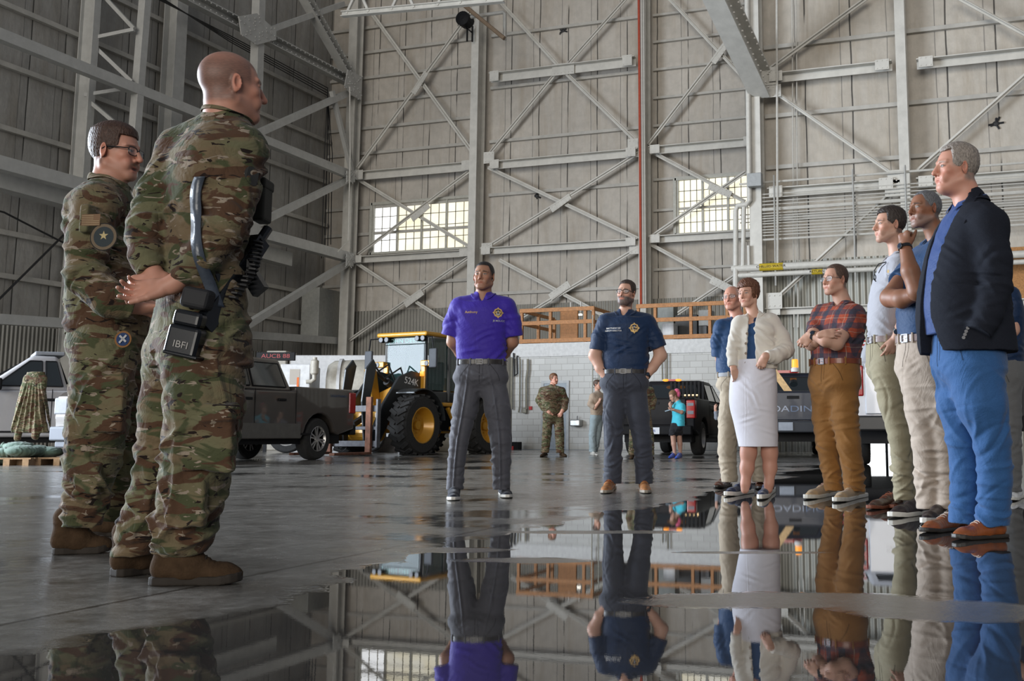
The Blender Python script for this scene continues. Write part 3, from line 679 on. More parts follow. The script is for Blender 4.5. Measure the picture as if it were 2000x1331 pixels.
def head_paint(V, c, R, s, o, skin):
    q = ((V - c) @ R) / s; x, y, z = q[:, 0], q[:, 1], q[:, 2]; ax = np.abs(x)
    n = (np.sin(x * 310 + 7 * np.sin(z * 190)) * np.sin(z * 270 + y * 230) * .5 + .5)
    col = np.tile(np.asarray(skin, float), (len(V), 1))
    def blend(m, cc): nonlocal col; m = np.clip(m, 0, 1)[:, None]; col = col * (1 - m) + np.asarray(cc) * m
    fr = sm01(y, .02, .05)
    red = np.asarray(skin) * V3(1.08, .78, .72)
    blend(.5 * fr * np.exp(-((ax - .045) ** 2 + (z + .03) ** 2) / .0006), red); blend(.5 * fr * np.exp(-(x ** 2 + (z + .03) ** 2) / .0003), red)
    blend(.6 * sm01(ax, .074, .080), red)
    st = o.get('stubble', 0)
    bm = sm01(-z, .035, .06) * sm01(y, -.03, .01) * (1 - np.exp(-((ax) ** 2 / .0009 + (z + .066) ** 2 / .00016)) * (y > .05)) * sm01(-z, -.2, -.0) * (z > -.125)
    if st: blend(bm * st * (.75 + .25 * n), o.get('stub_col', np.asarray(skin) * .45))
    if o.get('beard'):
        bd = np.maximum(bm, 0) * sm01(z, -.145, -.12); bcol = o.get('beard_col', V3(.05, .04, .035)); blend(np.clip(bd * 1.4, 0, 1), bcol * 1.0)
        blend(np.clip(bd * 1.2, 0, 1) * n * .6, o.get('beard_col2', bcol))
        blend(.9 * fr * np.exp(-(ax ** 4 / 9e-7 + (z + .050) ** 2 / .00006)), bcol)
    lip = fr * np.exp(-((x / .024) ** 4 + ((z + .067 + o.get('mouth_open', 0) * .5) / (.0115 + o.get('mouth_open', 0))) ** 4)) * (y > .07)
    blend(lip * .75, np.asarray(skin) * V3(.85, .50, .48)); 
    if o.get('mouth_open'): blend((np.exp(-((x / .02) ** 4 + ((z + .0675 + o['mouth_open'] * .5) / .005) ** 4)) * (y > .06)), V3(.05, .01, .01))
    if o.get('mustache') is not None: blend(fr * np.exp(-((x / .027) ** 4 + ((z + .052 + ax * .18) / .0075) ** 4)) * (y > .07), o['mustache'])
    eb = o.get('brow', V3(.06, .04, .03)); blend(.85 * fr * np.exp(-(((ax - .032) / .019) ** 4 + ((z - .026 + (ax - .02) * .12) / .0052) ** 4)), eb)
    # eyes
    er = ((ax - .031) / .0135) ** 2 + ((z - .0035) / .0062) ** 2; ey = (er < 1) & (y > .06) & (y < .092)
    blend(ey * 1.0, V3(.36, .33, .31)); ir = ((ax - .031) ** 2 + (z - .004) ** 2) < .0056 ** 2; blend((ey & ir) * 1.0, o.get('iris', V3(.06, .035, .02)))
    blend(((np.abs(er - 1) < .28) & (z > .002) & (y > .06)) * .7, V3(.03, .02, .02))
    # cropped hair painted on the scalp (real pigment)
    hl = o.get('hairline', .075); sc = o.get('scalp')
    if sc is not None:
        side = sm01(z, -.01, .02) * sm01(-y, -.052 , -.038)
        top = sm01(z, hl - .01, hl + .01)
        back = sm01(-y, .0, .02) * sm01(z, -.075, -.05)
        m = np.maximum(np.maximum(side, top * sm01(-y, -.09, -.06)), back)
        m = m * (1 - sm01(ax, .078, .081)) * (1 - .0 * n)
        if o.get('bald_top'): m = m * (1 - sm01(z, .06, .10) * o['bald_top'])
        blend(m * o.get('scalp_a', .8) * (.8 + .2 * n), sc)
    return col
def hair_field(F, c, R, s, o):
    T = lambda x, y, z: c + R @ (V3(x, y, z) * s); hs = o['hair']; g = hs.get('g', .008); top = hs.get('top', g + .010)
    hl = hs.get('line', .078); lowb = hs.get('back', -.055); fade = hs.get('side', 1.0)
    def fn(P):
        q = ((P - c) @ R) / s; x, y, z = q[..., 0], q[..., 1], q[..., 2]; ax = np.abs(x)
        tt = np.clip((z - .02) / .08, 0, 1); off = g * fade + (top - g * fade) * tt * tt
        r = np.stack([.076 + off, .096 + off * (1.0 if not hs.get('quiff') else 1.15), .086 + off], -1)
        qq = np.stack([x, y + .018, z - .036], -1); n = np.sqrt(((qq / r) ** 2).sum(-1)); gd = np.sqrt(((qq / r ** 2) ** 2).sum(-1)) + 1e-6; d = n * (n - 1) / gd
        # keep-out: face, ears, neck
        front = hl - .25 * np.clip(y - .05, 0, 1) * 0 + hs.get('recede', 0) * np.clip(ax - .02, 0, .05) * 1.0
        face = np.maximum(y - (.030 + .0 * z), front - z) * 0
        m1 = np.minimum(y - hs.get('temple', .046), (front - z)) # positive inside face zone
        sideb = np.minimum(np.minimum(-z + hs.get('sideb', -.0) + 0, y + .030), 1)      # below sideburn, in front of ear back
        low = lowb - z + np.clip(y + .03, 0, 1) * .9
        ear = np.minimum(.017 - np.sqrt((y + .010) ** 2 + ((z + .002) * .8) ** 2), ax - .05)
        if hs.get('over_ears'): ear = ear * 0 - 1; sideb = sideb * 0 - 1; low = lowb - z; m1 = np.minimum(y - hs.get('temple', .046), front - z)
        dd = np.maximum(np.maximum(np.maximum(d, m1), np.maximum(sideb, low)), ear)
        return dd * s
    F.fn(fn, T(0, 0, .03) - .16 * s, T(0, 0, .03) + .16 * s, .002)
def hand_field(F, w, d, n, side, s=1.0, curl=25, spread=6, thumb=35, fist=None, k=.006):
    """w wrist, d finger direction, n palm normal (out of the palm), side +1: thumb lies along cross(d,n)"""
    w = np.asarray(w, float); d = nrm(d); n = nrm(np.asarray(n) - d * (np.asarray(n) @ d)); t = np.cross(d, n) * side
    Q = lambda a, b, c_: w + (d * a + t * b + n * c_) * s
    F.cone(w - d * .015 * s, Q(.03, 0, 0), .027 * s, .031 * s, .012, flat=n, kf=.72)
    F.cone(Q(.035, .012, 0), Q(.082, .020, 0), .026 * s, .022 * s, .012, flat=n, kf=.58)
    F.cone(Q(.035, -.014, 0), Q(.078, -.022, 0), .024 * s, .019 * s, .012, flat=n, kf=.58)
    curls = curl if isinstance(curl, (list, tuple)) else [curl * f for f in (.85, 1, 1.05, 1.15)]
    for i, (off, L, r) in enumerate(((.028, .075, .0088), (.0095, .083, .0090), (-.0095, .077, .0086), (-.027, .060, .0076))):
        base = Q(.083 - .004 * abs(i - 1.2), off, 0); a = math.radians((1.3 - i) * spread); fd = d * math.cos(a) + t * math.sin(a); p = base; ang = 0
        for j, fr in enumerate((.46, .30, .24)):
            ang += math.radians(curls[i] * (1, 1.15, .8)[j]); v = fd * math.cos(ang) + n * math.sin(ang); q = p + v * L * fr * s
            F.cone(p, q, r * s * (1 - .08 * j), r * s * (1 - .08 * (j + 1)), k * .5 if j else k); p = q
    a = math.radians(thumb); b1 = Q(.012, .020, .006); td = d * math.cos(a) + t * math.sin(a) * .85 + n * math.sin(a) * .45; td = nrm(td)
    m1 = b1 + td * .042 * s; td2 = nrm(td + d * .45 + n * .1); m2 = m1 + td2 * .032 * s; m3 = m2 + nrm(td2 + d * .2) * .024 * s
    F.cone(b1, m1, .016 * s, .0125 * s, .012); F.cone(m1, m2, .0115 * s, .0105 * s, .004); F.cone(m2, m3, .0105 * s, .0085 * s, .003)
# ------------------------------------------------------------------ cloth materials
def wrinkle(t, w1, weave, amt=1.0):
    a = t.noise(t.coord(scale=(1, 1, .8)), 5.5, 3, .55, 1.6); b = t.noise(t.coord(scale=(1, 1, 1.3), rot=(.5, .3, .2)), 13, 3, .5, 1.2)
    r = t.math('ADD', t.math('POWER', t.math('ABSOLUTE', t.math('SUBTRACT', a, .5)), .85), t.math('MULTIPLY', t.math('ABSOLUTE', t.math('SUBTRACT', b, .5)), .5))
    nd = t.node('ShaderNodeBump', Height=w1, Strength=weave, Distance=.0012); t.bump(r, min(1, .5 * amt), .014, nd.outputs[0])
def cloth(name, col, rough=.85, var=.10, weave=.25, sheen=.15, sc=7, melange=0, wr=1.0):
    if name in MATS: return MATS[name]
    t = NT(name); v = t.coord(); n = t.noise(v, sc, 4, .6); w1 = t.noise(v, 420, 2, .5)
    c = t.ramp(n, [(.3, tuple(x * (1 - var) for x in col[:3]) + (1,)), (.7, tuple(min(1, x * (1 + var)) for x in col[:3]) + (1,))])
    if melange: c = t.mix(t.math('MULTIPLY', t.ramp(w1, [(.4, 0), (.6, 1)]), melange), c, tuple(min(1, x * 1.9 + .02) for x in col[:3]) + (1,))
    t.set(col=c, rough=rough, sheen=sheen, spec=.25); wrinkle(t, w1, weave, wr); MATS[name] = t.m; return t.m
def camo(name='camouflage cloth', scale=1.0):
    if name in MATS: return MATS[name]
    t = NT(name); v = t.coord(scale=(1 * scale, 1 * scale, 1.9 * scale)); v2 = t.coord(scale=(1 * scale, 1 * scale, 2.6 * scale), loc=(3, 7, 1)); v3 = t.coord(scale=(1 * scale, 1 * scale, 3.2 * scale), loc=(9, 2, 5))
    tan, lt, ol, br, dk, cr = (.165, .120, .070, 1), (.145, .138, .076, 1), (.065, .072, .034, 1), (.085, .045, .026, 1), (.018, .011, .009, 1), (.29, .235, .18, 1)
    a = t.noise(v, 3.2, 2, .5, .6); col = t.mix(t.ramp(a, [(.42, 0), (.56, 1)]), tan, lt)
    b = t.noise(v, 6.0, 3, .45, .9); col = t.mix(t.ramp(b, [(.52, 0), (.555, 1)]), col, ol)
    c_ = t.noise(v2, 6.5, 3, .45, .9); col = t.mix(t.ramp(c_, [(.54, 0), (.565, 1)]), col, br)
    d = t.noise(v3, 11, 3, .5, 1.1); col = t.mix(t.ramp(d, [(.625, 0), (.64, 1)]), col, cr)
    e = t.noise(v3, 13, 2, .45, 1.4); 
    e = t.noise(t.coord(scale=(1 * scale, 1 * scale, 3.0 * scale), loc=(1, 5, 11)), 12, 3, .5, 1.3); col = t.mix(t.ramp(e, [(.625, 0), (.638, 1)]), col, dk)
    w1 = t.noise(t.coord(), 380, 2); t.set(col=col, rough=.9, sheen=.1, spec=.2); wrinkle(t, w1, .25, 2.0); MATS[name] = t.m; return t.m
def plaid(name, yaw):
    t = NT(name); v = t.coord(rot=(0, 0, math.radians(-yaw))); sp = t.node('ShaderNodeSeparateXYZ', Vector=v); wn = t.noise(t.coord(), 6, 2)
    col = (.42, .085, .045, 1)
    def band(ax, per, w_, off): 
        q = t.math('ADD', sp.outputs[ax], t.math('MULTIPLY', t.math('SUBTRACT', wn, .5), .035)); return t.math('LESS_THAN', t.math('PINGPONG', t.math('ADD', q, off), per / 2), w_)
    c = t.mix(t.math('MULTIPLY', band(0, .115, .022, .02), .78), col, (.030, .055, .085, 1)); c = t.mix(t.math('MULTIPLY', band(2, .115, .022, .03), .70), c, (.030, .055, .085, 1))
    c = t.mix(t.math('MULTIPLY', band(0, .115, .002, .065), .5), c, (.5, .42, .33, 1)); c = t.mix(t.math('MULTIPLY', band(2, .115, .002, .08), .5), c, (.5, .42, .33, 1))
    c = t.mix(t.math('MULTIPLY', band(1, .13, .022, .05), .35), c, (.05, .03, .04, 1))
    t.set(col=c, rough=.85, sheen=.1, spec=.2); wrinkle(t, t.noise(t.coord(), 420, 2), .2, 1.4); return t.m
def leather(name, col, rough=.38):
    return mat(name, col, rough, 0, .2, .25, 14, coat=.15)
m_glass = None
def glassmat():
    t = NT('spectacle glass'); t.set(col=(.7, .8, .85, 1), rough=.12, spec=.25, alpha=.07); return t.m
M_WHITE = mat('white embroidery', (.80, .80, .80, 1), .7); M_GOLD = mat('gold embroidery', (.62, .40, .14, 1), .6, 0, .2); M_GREYT = mat('grey embroidery', (.45, .45, .47, 1), .7)
M_METAL = mat('brushed metal', (.20, .20, .21, 1), .5, .6, .05); M_BLACKP = mat('black plastic', (.012, .012, .014, 1), .35, 0, .1)
M_SOLEW = mat('white rubber sole', (.72, .70, .64, 1), .6, 0, .05)

class Person:
    def __init__(s, label, base, h=.006, face=0, name='person', group=None):
        s.B = ground(*base); s.D = depth_of(s.B); s.k = s.D / 2168.0; s.h = h; s.face = face
        s.o = thing(name, label, 'person', s.B, YAW, group); s.rng = random.Random(int(base[0] * 7 + base[1]))
    def L(s, px, py, dy=0.0):
        p = atD(px, py, s.D + dy) - s.B; return V3(p.dot(RT), dy, p.z)
    def G(s, px, py):
        p = ground(px, py) - s.B; return V3(p.dot(RT), p.dot(FW), 0)
    def fdir(s, yaw=None):
        a = math.radians(s.face if yaw is None else yaw); return V3(math.sin(a), -math.cos(a), 0)
    def secs(s, rows, yaw, q=.62, grow=0.0):
        out = []
        for r in rows:
            px, py, W = r[:3]; dy = r[3] if len(r) > 3 else 0; qq = r[4] if len(r) > 4 else q; yw = r[5] if len(r) > 5 else yaw
            a = math.radians(yw); rx = W * s.k / math.sqrt(math.cos(a) ** 2 + (qq * math.sin(a)) ** 2); p = s.L(px, py, dy)
            out.append((p[0], p[1], p[2], rx + grow, rx * qq + grow, yw))
        return sorted(out, key=lambda e: e[2])
    def limb(s, rows, grow=0.0):
        return [s.L(r[0], r[1], r[2] if len(r) > 2 else 0) for r in rows], [r[3] * s.k + grow for r in rows]
    def mesh(s, name, F, mt, parent=None, h=None, **kw):
        V, Q = F.mesh(h or s.h, **kw); return obj(name, np_mesh(name, V, Q), mt, parent or s.o)
    # -------- body
    def head(s, c, yaw, pitch=0, roll=0, sc=1.0, neck=None, opts=None, skin=(.5, .3, .2), h=None, nr=.056):
        o = opts or {}; R = euler(yaw, pitch, roll); s.R = R; s.hc = s.L(*c); s.hs = sc; F = Field(); head_field(F, s.hc, R, sc, o)
        nb = s.L(*neck); s.nb = nb; top = s.hc + R @ (V3(0, -.030, -.055) * sc)
        F.cone(top, nb, nr * sc * o.get('neckw', 1), nr * 1.12 * sc * o.get('neckw', 1), .03); F.cone(nb, nb + V3(0, 0, -.09), nr * 1.15 * sc, .085 * sc, .03)
        for q in (-1, 1): F.cone(s.hc + R @ (V3(q * .055, -.02, -.05) * sc), nb + V3(0, 0, -.02) + s.fdir() * .03, .016 * sc, .012 * sc, .022)
        V, Q = F.mesh(h or .0042); col = head_paint(V, s.hc, R, sc, o, skin)
        s.parts = [(V, Q)]; s.cols = [col]; s.skin = np.asarray(skin); s.ho = o
        if 'hair' in o:
            H = Field(); hair_field(H, s.hc, R, sc, o); m = o['hair']; V, Q = H.mesh(m.get('h', h or .0042), noise=m.get('noise', .0025) * .7, nsc=m.get('nsc', 110) * 1.5); obj('hair', np_mesh('hair', V, Q), hairmat(m['col']), s.o)
        if o.get('glasses'): s.glasses(o['glasses'])
    def skinpart(s, F, h=None, paint=None):
        V, Q = F.mesh(h or .006); s.parts.append((V, Q)); rn = np.sin(V[:, 0] * 45 + V[:, 2] * 38) * .03 + 1
        s.cols.append(np.tile(s.skin, (len(V), 1)) * rn[:, None] * (1 if paint is None else paint))
    def finish(s, name='body'):
        if hasattr(s, 'tro'): s.seams()
        V, Q = join(s.parts); s.body = obj(name, np_mesh(name, V, Q, np.concatenate(s.cols)), skinmat('skin'), s.o)
    def core(s, rows, yaw, legs=None, q=.62, cs=.86):
        """torso and legs under the clothes, part of the same body surface"""
        F = Field(); sc = [(a[0], a[1], a[2], a[3] * cs, a[4] * cs, a[5]) for a in s.secs(rows, yaw, q)]; F.stack(sc, yaw, .03)
        if hasattr(s, 'nb'): F.cone(s.nb, V3(sc[-1][0], sc[-1][1], sc[-1][2] - .05), .05, .08, .04)
        for lg in legs or []:
            P, r = s.limb(lg); P[-1] = P[-2] * .45 + P[-1] * .55; r[-1] *= .8; F.chain(P, [x * .66 for x in r], .03)
        V, Q = F.mesh(.014); s.parts.append((V, Q)); s.cols.append(np.tile(s.skin, (len(V), 1)))
    def glasses(s, col):
        T = lambda x, y, z: s.hc + s.R @ (V3(x, y, z) * s.hs); mt = mat('glasses frame ' + col, {'black': (.012, .012, .014, 1), 'steel': (.25, .26, .27, 1), 'brown': (.05, .03, .02, 1)}[col], .3, .8 if col == 'steel' else 0)
        r = .0024 if col == 'black' else .0014; mb = MB()
        for q in (-1, 1):
            n = 18; pts = []
            for i in range(n + 1):
                a = 2 * PI * i / n; cx, cz = math.cos(a), math.sin(a); cx = abs(cx) ** .55 * (1 if cx > 0 else -1); cz = abs(cz) ** .7 * (1 if cz > 0 else -1)
                pts.append(T(q * .033 + cx * .026, .100 - abs(q * .033 + cx * .026) * .16, .002 + cz * (.018 if col == 'black' else .0155)))
            mb.tube(pts, r, 6, False)
            mb.tube([T(q * .058, .090, .010), T(q * .074, .060, .010), T(q * .080, .0, .012), T(q * .079, -.020, .000)], r * 1.1, 6)
        mb.tube([T(-.009, .100, .006), T(0, .103, .009), T(.009, .100, .006)], r, 6)
        g = obj('glasses', mb, mt, s.o)
        mb = MB()
        for q in (-1, 1):
            ring = [T(q * .033 + math.cos(2 * PI * i / 14) * .025, .0995 - abs(q * .033 + math.cos(2 * PI * i / 14) * .025) * .16, .002 + math.sin(2 * PI * i / 14) * .016) for i in range(14)]
            mb.plate(ring, .0012, s.R[:, 1])
        global m_glass
        if m_glass is None: m_glass = glassmat()
        obj('lenses', mb, m_glass, g)
    # -------- clothes
    def limb_folds(s, F, P, r, n=9, amp=.006, lam=.055, zone=(0, 1), yaw=0, diag=.9, seed=0, wide=.8):
        rg = random.Random(seed * 31 + int(abs(P[0][0]) * 1e4) % 997); L = [np.linalg.norm(P[i + 1] - P[i]) for i in range(len(P) - 1)]; T = sum(L)
        for i in range(n):
            t = (zone[0] + (zone[1] - zone[0]) * (i + rg.random()) / n) * T; j = 0
            while j < len(L) - 1 and t > L[j]: t -= L[j]; j += 1
            a = P[j] + (P[j + 1] - P[j]) * (t / L[j]); d = nrm(P[j + 1] - P[j]); rr = r[j] + (r[j + 1] - r[j]) * t / L[j]
            ang = rg.uniform(0, 2 * PI); e1 = nrm(np.cross(d, V3(0, 1, .01))); e2 = np.cross(d, e1); o_ = e1 * math.cos(ang) + e2 * math.sin(ang); tn = np.cross(d, o_)
            tilt = rg.uniform(-diag, diag); dr = d * math.cos(tilt) + tn * math.sin(tilt); ac = tn * math.cos(tilt) - d * math.sin(tilt)
            w_ = rg.uniform(.35, .8); F.fold(a + o_ * rr, dr, ac, lam * 1.6, amp * rg.uniform(.6, 1.3) * (1 if rg.random() < .7 else -1), lam * w_, rr * wide * rg.uniform(.7, 1.5), rg.uniform(-4, 4))
    def trousers(s, hips, legs, mt, yaw, q=.66, hem=None, folds=1.0, name='trousers', pockets=None, noise=.0015, top=None, h=None, kk=.045, crease=0, low=.062):
        F = Field(); sc = s.secs(hips, yaw, q); b0 = sc[0]; sc[0] = (b0[0], b0[1], b0[2] + .03, b0[3] * .5, b0[4] * .62, b0[5]); F.stack(sc, yaw, .02, ex=2.4)
        f = s.fdir(yaw); s.hipsec = sc
        for i, lg in enumerate(legs):
            P, r = s.limb(lg); P[-1] = V3(P[-1][0], P[-1][1], min(P[-1][2], low)); cut = (P[-1] + V3(0, 0, 0), V3(0, 0, -1))
            for j in range(len(P) - 1): F.cone(P[j], P[j + 1], r[j], r[j + 1], kk if j == 0 else .02, cut=cut if j == len(P) - 2 else None)
            s.limb_folds(F, P, r, 8, .007 * folds, .05, (.36, .68), seed=i + 1, diag=1.0)
            s.limb_folds(F, P, r, 11, .008 * folds, .045, (.72, 1.0), seed=i + 5, diag=.75, wide=1.0); s.limb_folds(F, P, r, 5, .006 * folds, .05, (.1, .8), seed=i + 21, diag=1.55, wide=1.6)
            s.limb_folds(F, P, r, 4, .005 * folds, .07, (.05, .3), seed=i + 9, diag=.9)
            if crease:
                for j in range(len(P) - 1):
                    for t in (.25, .75):
                        a = P[j] + (P[j + 1] - P[j]) * t; d = nrm(P[j + 1] - P[j]); F.fold(a + f * (r[j] * .97), np.cross(d, f), d, .05, crease, .02, .14, 0, 1.0)
        cz = (s.L(legs[0][0][0], legs[0][0][1])[2] + s.L(legs[1][0][0], legs[1][0][1])[2]) / 2; cx = (sc[0][0] + sc[-1][0]) / 2
        for a in (-.9, -.45, .45, .9):
            F.fold(V3(sc[0][0], sc[0][1], cz + .0) + f * .09 + V3(f[1], -f[0], 0) * a * -.06, V3(math.cos(a) * .2, 0, 1) + V3(f[1], -f[0], 0) * a * .9, V3(-f[1], f[0], 0) + V3(0, 0, a * .5), .045, .005 * folds, .04, .07)
        for p in (pockets or []): F.rbox(*p)
        s.tro = s.mesh(name, F, mt, noise=noise, h=h); s.tmat = mt; s.tyaw = yaw; return s.tro
    def seams(s):
        if s.tmat is m_camo or s.D > 15: return
        sc = s.hipsec[-1]; f = s.fdir(s.tyaw); sd = V3(-f[1], f[0], 0); tr = s.tree(s.tro); m = cloth('seam thread ' + s.tmat.name, tuple(c * .45 for c in s.tmat.node_tree.nodes['Color Ramp'].color_ramp.elements[0].color[:3]) + (1,), wr=0)
        c = V3(sc[0], sc[1], sc[2] - .05) + f * sc[4]
        def strip(x0, z0, x1, z1, w=.0022, n=10):
            vs = []; 
            for i in range(n + 1): t = i / n; x = x0 + (x1 - x0) * t + .012 * math.sin(PI * t) * (1 if x1 > x0 else -1) * (abs(x1 - x0) > .02); z = z0 + (z1 - z0) * t; vs += [(x - w, z, 0), (x + w, z, 0)]
            return MB().add(vs, [(2 * i, 2 * i + 1, 2 * i + 3, 2 * i + 2) for i in range(n)])
        s.decal('fly_seam', strip(0, .01, .0, -.15), m, c, f, off=.001, tree=tr, parent=s.tro); s.decal('fly_seam', strip(.028, .01, .022, -.12, .0012), m, c, f, off=.001, tree=tr, parent=s.tro)
        for q in (-1, 1):
            nn = nrm(f * .75 + sd * q * .65); cc = V3(sc[0], sc[1], sc[2] - .05) + nn * sc[3] * .8; s.decal('pocket_edge', strip(-.035 * q, .02, .05 * q, -.13, .003), m, cc, nn, off=.001, tree=tr, parent=s.tro)
    def torso(s, rows, yaw, mt, q=.62, sleeves=(), name='shirt', neck_r=.066, cutv=.10, noise=.0015, folds=1.0, h=None, ex=2.3, shoulders=None, extra=None, sfold=1.0, slope=.055, bottom=True, kk=.03, openf=None):
        F = Field(); sc = s.secs(rows, yaw, q); F.stack(sc, yaw, .02, ex=ex); s.tsec = sc; f = s.fdir(yaw); sd = V3(-f[1], f[0], 0)
        top = sc[-1]; nb = s.nb
        for sh in shoulders or []:
            p = s.L(*sh[:3]); r = sh[3] * s.k; F.cone(nb + V3(0, 0, -.025), p, slope, r, .05); F.cone(V3(top[0], top[1], top[2] - .03), p, top[4] * .85, r, .04)
        F.cone(nb + V3(0, 0, .012), nb + V3(0, 0, -.08), neck_r, neck_r + .03, .03)
        for i, sl in enumerate(sleeves):
            P, r = s.limb(sl); d = nrm(P[-1] - P[-2]); cut = [(P[-1], d)]
            for j in range(len(P) - 1): F.cone(P[j], P[j + 1], r[j], r[j + 1], kk if j == 0 else .02, cut=cut if j == len(P) - 2 else None)
            if len(P) > 3: s.limb_folds(F, P, r, 12, .0065 * sfold, .05, (.2, 1), seed=i + 3, diag=.7); s.limb_folds(F, P, r, 6, .008 * sfold, .045, (.40, .62), seed=i + 13, diag=.3, wide=1.1)
            else: s.limb_folds(F, P, r, 6, .0055 * sfold, .05, (.1, .9), seed=i + 3, diag=1.0)
            F.fold(P[0] * .6 + P[min(1, len(P) - 1)] * .4 + V3(0, 0, -.06), nrm(sd + V3(0, 0, .6)), V3(0, 0, 1), .045, .006 * folds, .05, .08)
        # neckline
        if cutv:
            a = nb + f * (neck_r * .9) + V3(0, 0, .05); b = nb + f * (neck_r + .05) + V3(0, 0, -cutv); F.cone(a, b, .038, .006, .006, 's')
        z0, z1 = sc[0][2], sc[-1][2]; rg = random.Random(int(z1 * 1e4))
        for i in range(int(16 * folds)):
            t = rg.random(); z = z0 + (z1 - z0) * t * .85; a = rg.uniform(-PI, PI); zz = [e[2] for e in sc]; j = min(range(len(sc)), key=lambda m: abs(zz[m] - z)); cx, cy, rx, ry = sc[j][0], sc[j][1], sc[j][3], sc[j][4]
            dirv = f * math.cos(a) * ry + sd * math.sin(a) * rx; c = V3(cx, cy, z) + dirv; tn = nrm(np.cross(dirv, V3(0, 0, 1))); tl = rg.uniform(-.9, .9); big = 1.35 if t < .25 else 1
            F.fold(c, V3(0, 0, 1) * math.cos(tl) + tn * math.sin(tl), tn * math.cos(tl) - V3(0, 0, 1) * math.sin(tl), rg.uniform(.045, .08), .0048 * folds * big, .045, rg.uniform(.06, .12), rg.uniform(-2, 2))
        if extra: extra(F)
        o_ = s.mesh(name, F, mt, noise=noise, h=h); s.top = o_; s.bvh = None; return o_
    def belt(s, mt, z=None, w=.036, grow=.007, yaw=None, buckle=True, bmat=None, sec=None):
        sc = s.hipsec; T = sec or sc[-1]; z = (T[2] - .024) if z is None else z
        zz = [e[2] for e in sc]; I = lambda i: float(np.interp(z, zz, [e[i] for e in sc])); cx, cy, rx, ry, yw = I(0), I(1), I(3) + grow, I(4) + grow, math.radians(I(5)); n = 56; mb = MB(); vs = []; fs = []
        for i in range(n):
            a = 2 * PI * i / n; c_, s_ = math.cos(a), math.sin(a); e = (abs(c_) ** 2.4 + abs(s_) ** 2.4) ** (-1 / 2.4)
            for (g, zz_) in ((0, -w / 2), (0, w / 2), (-.016, w / 2), (-.016, -w / 2)):
                u, v = (rx + g) * c_ * e, (ry + g) * s_ * e; vs.append((cx + u * math.cos(yw) - v * math.sin(yw), cy + u * math.sin(yw) + v * math.cos(yw), z + zz_))
        for i in range(n):
            for k in range(4): fs.append((i * 4 + k, i * 4 + (k + 1) % 4, ((i + 1) % n) * 4 + (k + 1) % 4, ((i + 1) % n) * 4 + k))
        mb.add(vs, fs); b = obj('belt', mb, mt, s.o); autosmooth(b, .8)
        f = s.fdir(math.degrees(yw)); sd = V3(-f[1], f[0], 0); c = V3(cx, cy, z) + f * (ry + .002)
        if s.D < 15 and hasattr(s, 'tro'):
            for a in (.35, -.35, 1.0, -1.0, 2.2, -2.2):
                n_ = f * math.cos(a) + sd * math.sin(a); e = (abs(math.cos(a)) ** 2.4 + abs(math.sin(a)) ** 2.4) ** (-1 / 2.4); q_ = V3(cx, cy, z) + (f * math.cos(a) * ry + sd * math.sin(a) * rx) * e
                obj('belt_loop', MB().box(q_, (.010, .014, w + .020), Matrix.Rotation(math.atan2(n_[1], n_[0]) + PI / 2, 3, 'Z')), s.tmat, b)
        if buckle:
            mb = MB(); R = Matrix((tuple(sd), tuple(f), (0, 0, 1))).transposed(); wv = w + .010
            for dx in (-.026, .026): mb.box(c + sd * dx + f * .003, (.006, .006, wv), R)
            for dz in (-wv / 2 + .003, wv / 2 - .003): mb.box(c + V3(0, 0, dz) + f * .003, (.056, .006, .006), R)
            mb.box(c + f * .005 + sd * .01, (.034, .004, .005), R); obj('buckle', mb, bmat or M_METAL, b)
        return b
    def collar(s, mt, yaw, r=.066, up=.030, drop=.045, out=.030, open_=38, th=.004, tip=.03, name='collar', lean=.02):
        """fold-down collar: stand round the neck, leaf out over the shoulders, tips in front"""
        f = s.fdir(yaw); sd = V3(-f[1], f[0], 0); nb = s.nb; n = 40; vs = []; fs = []; a0 = math.radians(180 - open_ * .55)
        tree = s.tree()
        for i in range(n + 1):
            a = -a0 + 2 * a0 * i / n; d = sd * math.sin(a) - f * math.cos(a); fr = (1 - math.cos(a)) / 2      # 0 back, 1 front
            top = nb + d * (r + .004) + V3(0, 0, up * (1 - fr * .95) + .012 - .02 * fr) ; low = nb + d * (r - .004) + V3(0, 0, -.03)
            tp = max(0, (abs(a) - a0 * .62) / (a0 * .38)) ** 2
            mid = top + d * .010 + V3(0, 0, .002)
            bot = nb + d * (r + out) + V3(0, 0, up * (1 - fr) - drop * (.75 + .25 * fr) - tip * tp) + f * .012 * tp
            for w_, p in enumerate((low, top, mid, (mid + bot) / 2 + d * .004, bot)):
                if w_ >= 3 and tree is not None:
                    h = tree.find_nearest(Vector(p))
                    if h[0] is not None:
                        df = Vector(p) - h[0]; sgn = df.dot(h[1])
                        if sgn < .007: p = h[0] + h[1] * .008
                vs.append(tuple(p))
        m = 5
        for i in range(n):
            for k in range(m - 1): fs.append((i * m + k, (i + 1) * m + k, (i + 1) * m + k + 1, i * m + k + 1))
        mb = MB().add(vs, fs); o_ = obj(name, mb, mt, s.o, smooth=True); md = o_.modifiers.new('t', 'SOLIDIFY'); md.thickness = th; md.offset = 0; md = o_.modifiers.new('s', 'SUBSURF'); md.levels = 1; md.render_levels = 1; return o_
    def tree(s, o_=None):
        me = (o_ or s.top).data; n = len(me.vertices); co = np.empty(n * 3, f32); me.vertices.foreach_get('co', co); V = [tuple(x) for x in co.reshape(-1, 3).tolist()]
        li = np.empty(len(me.loops), np.int32); me.loops.foreach_get('vertex_index', li); return BVHTree.FromPolygons(V, li.reshape(-1, 4).tolist())
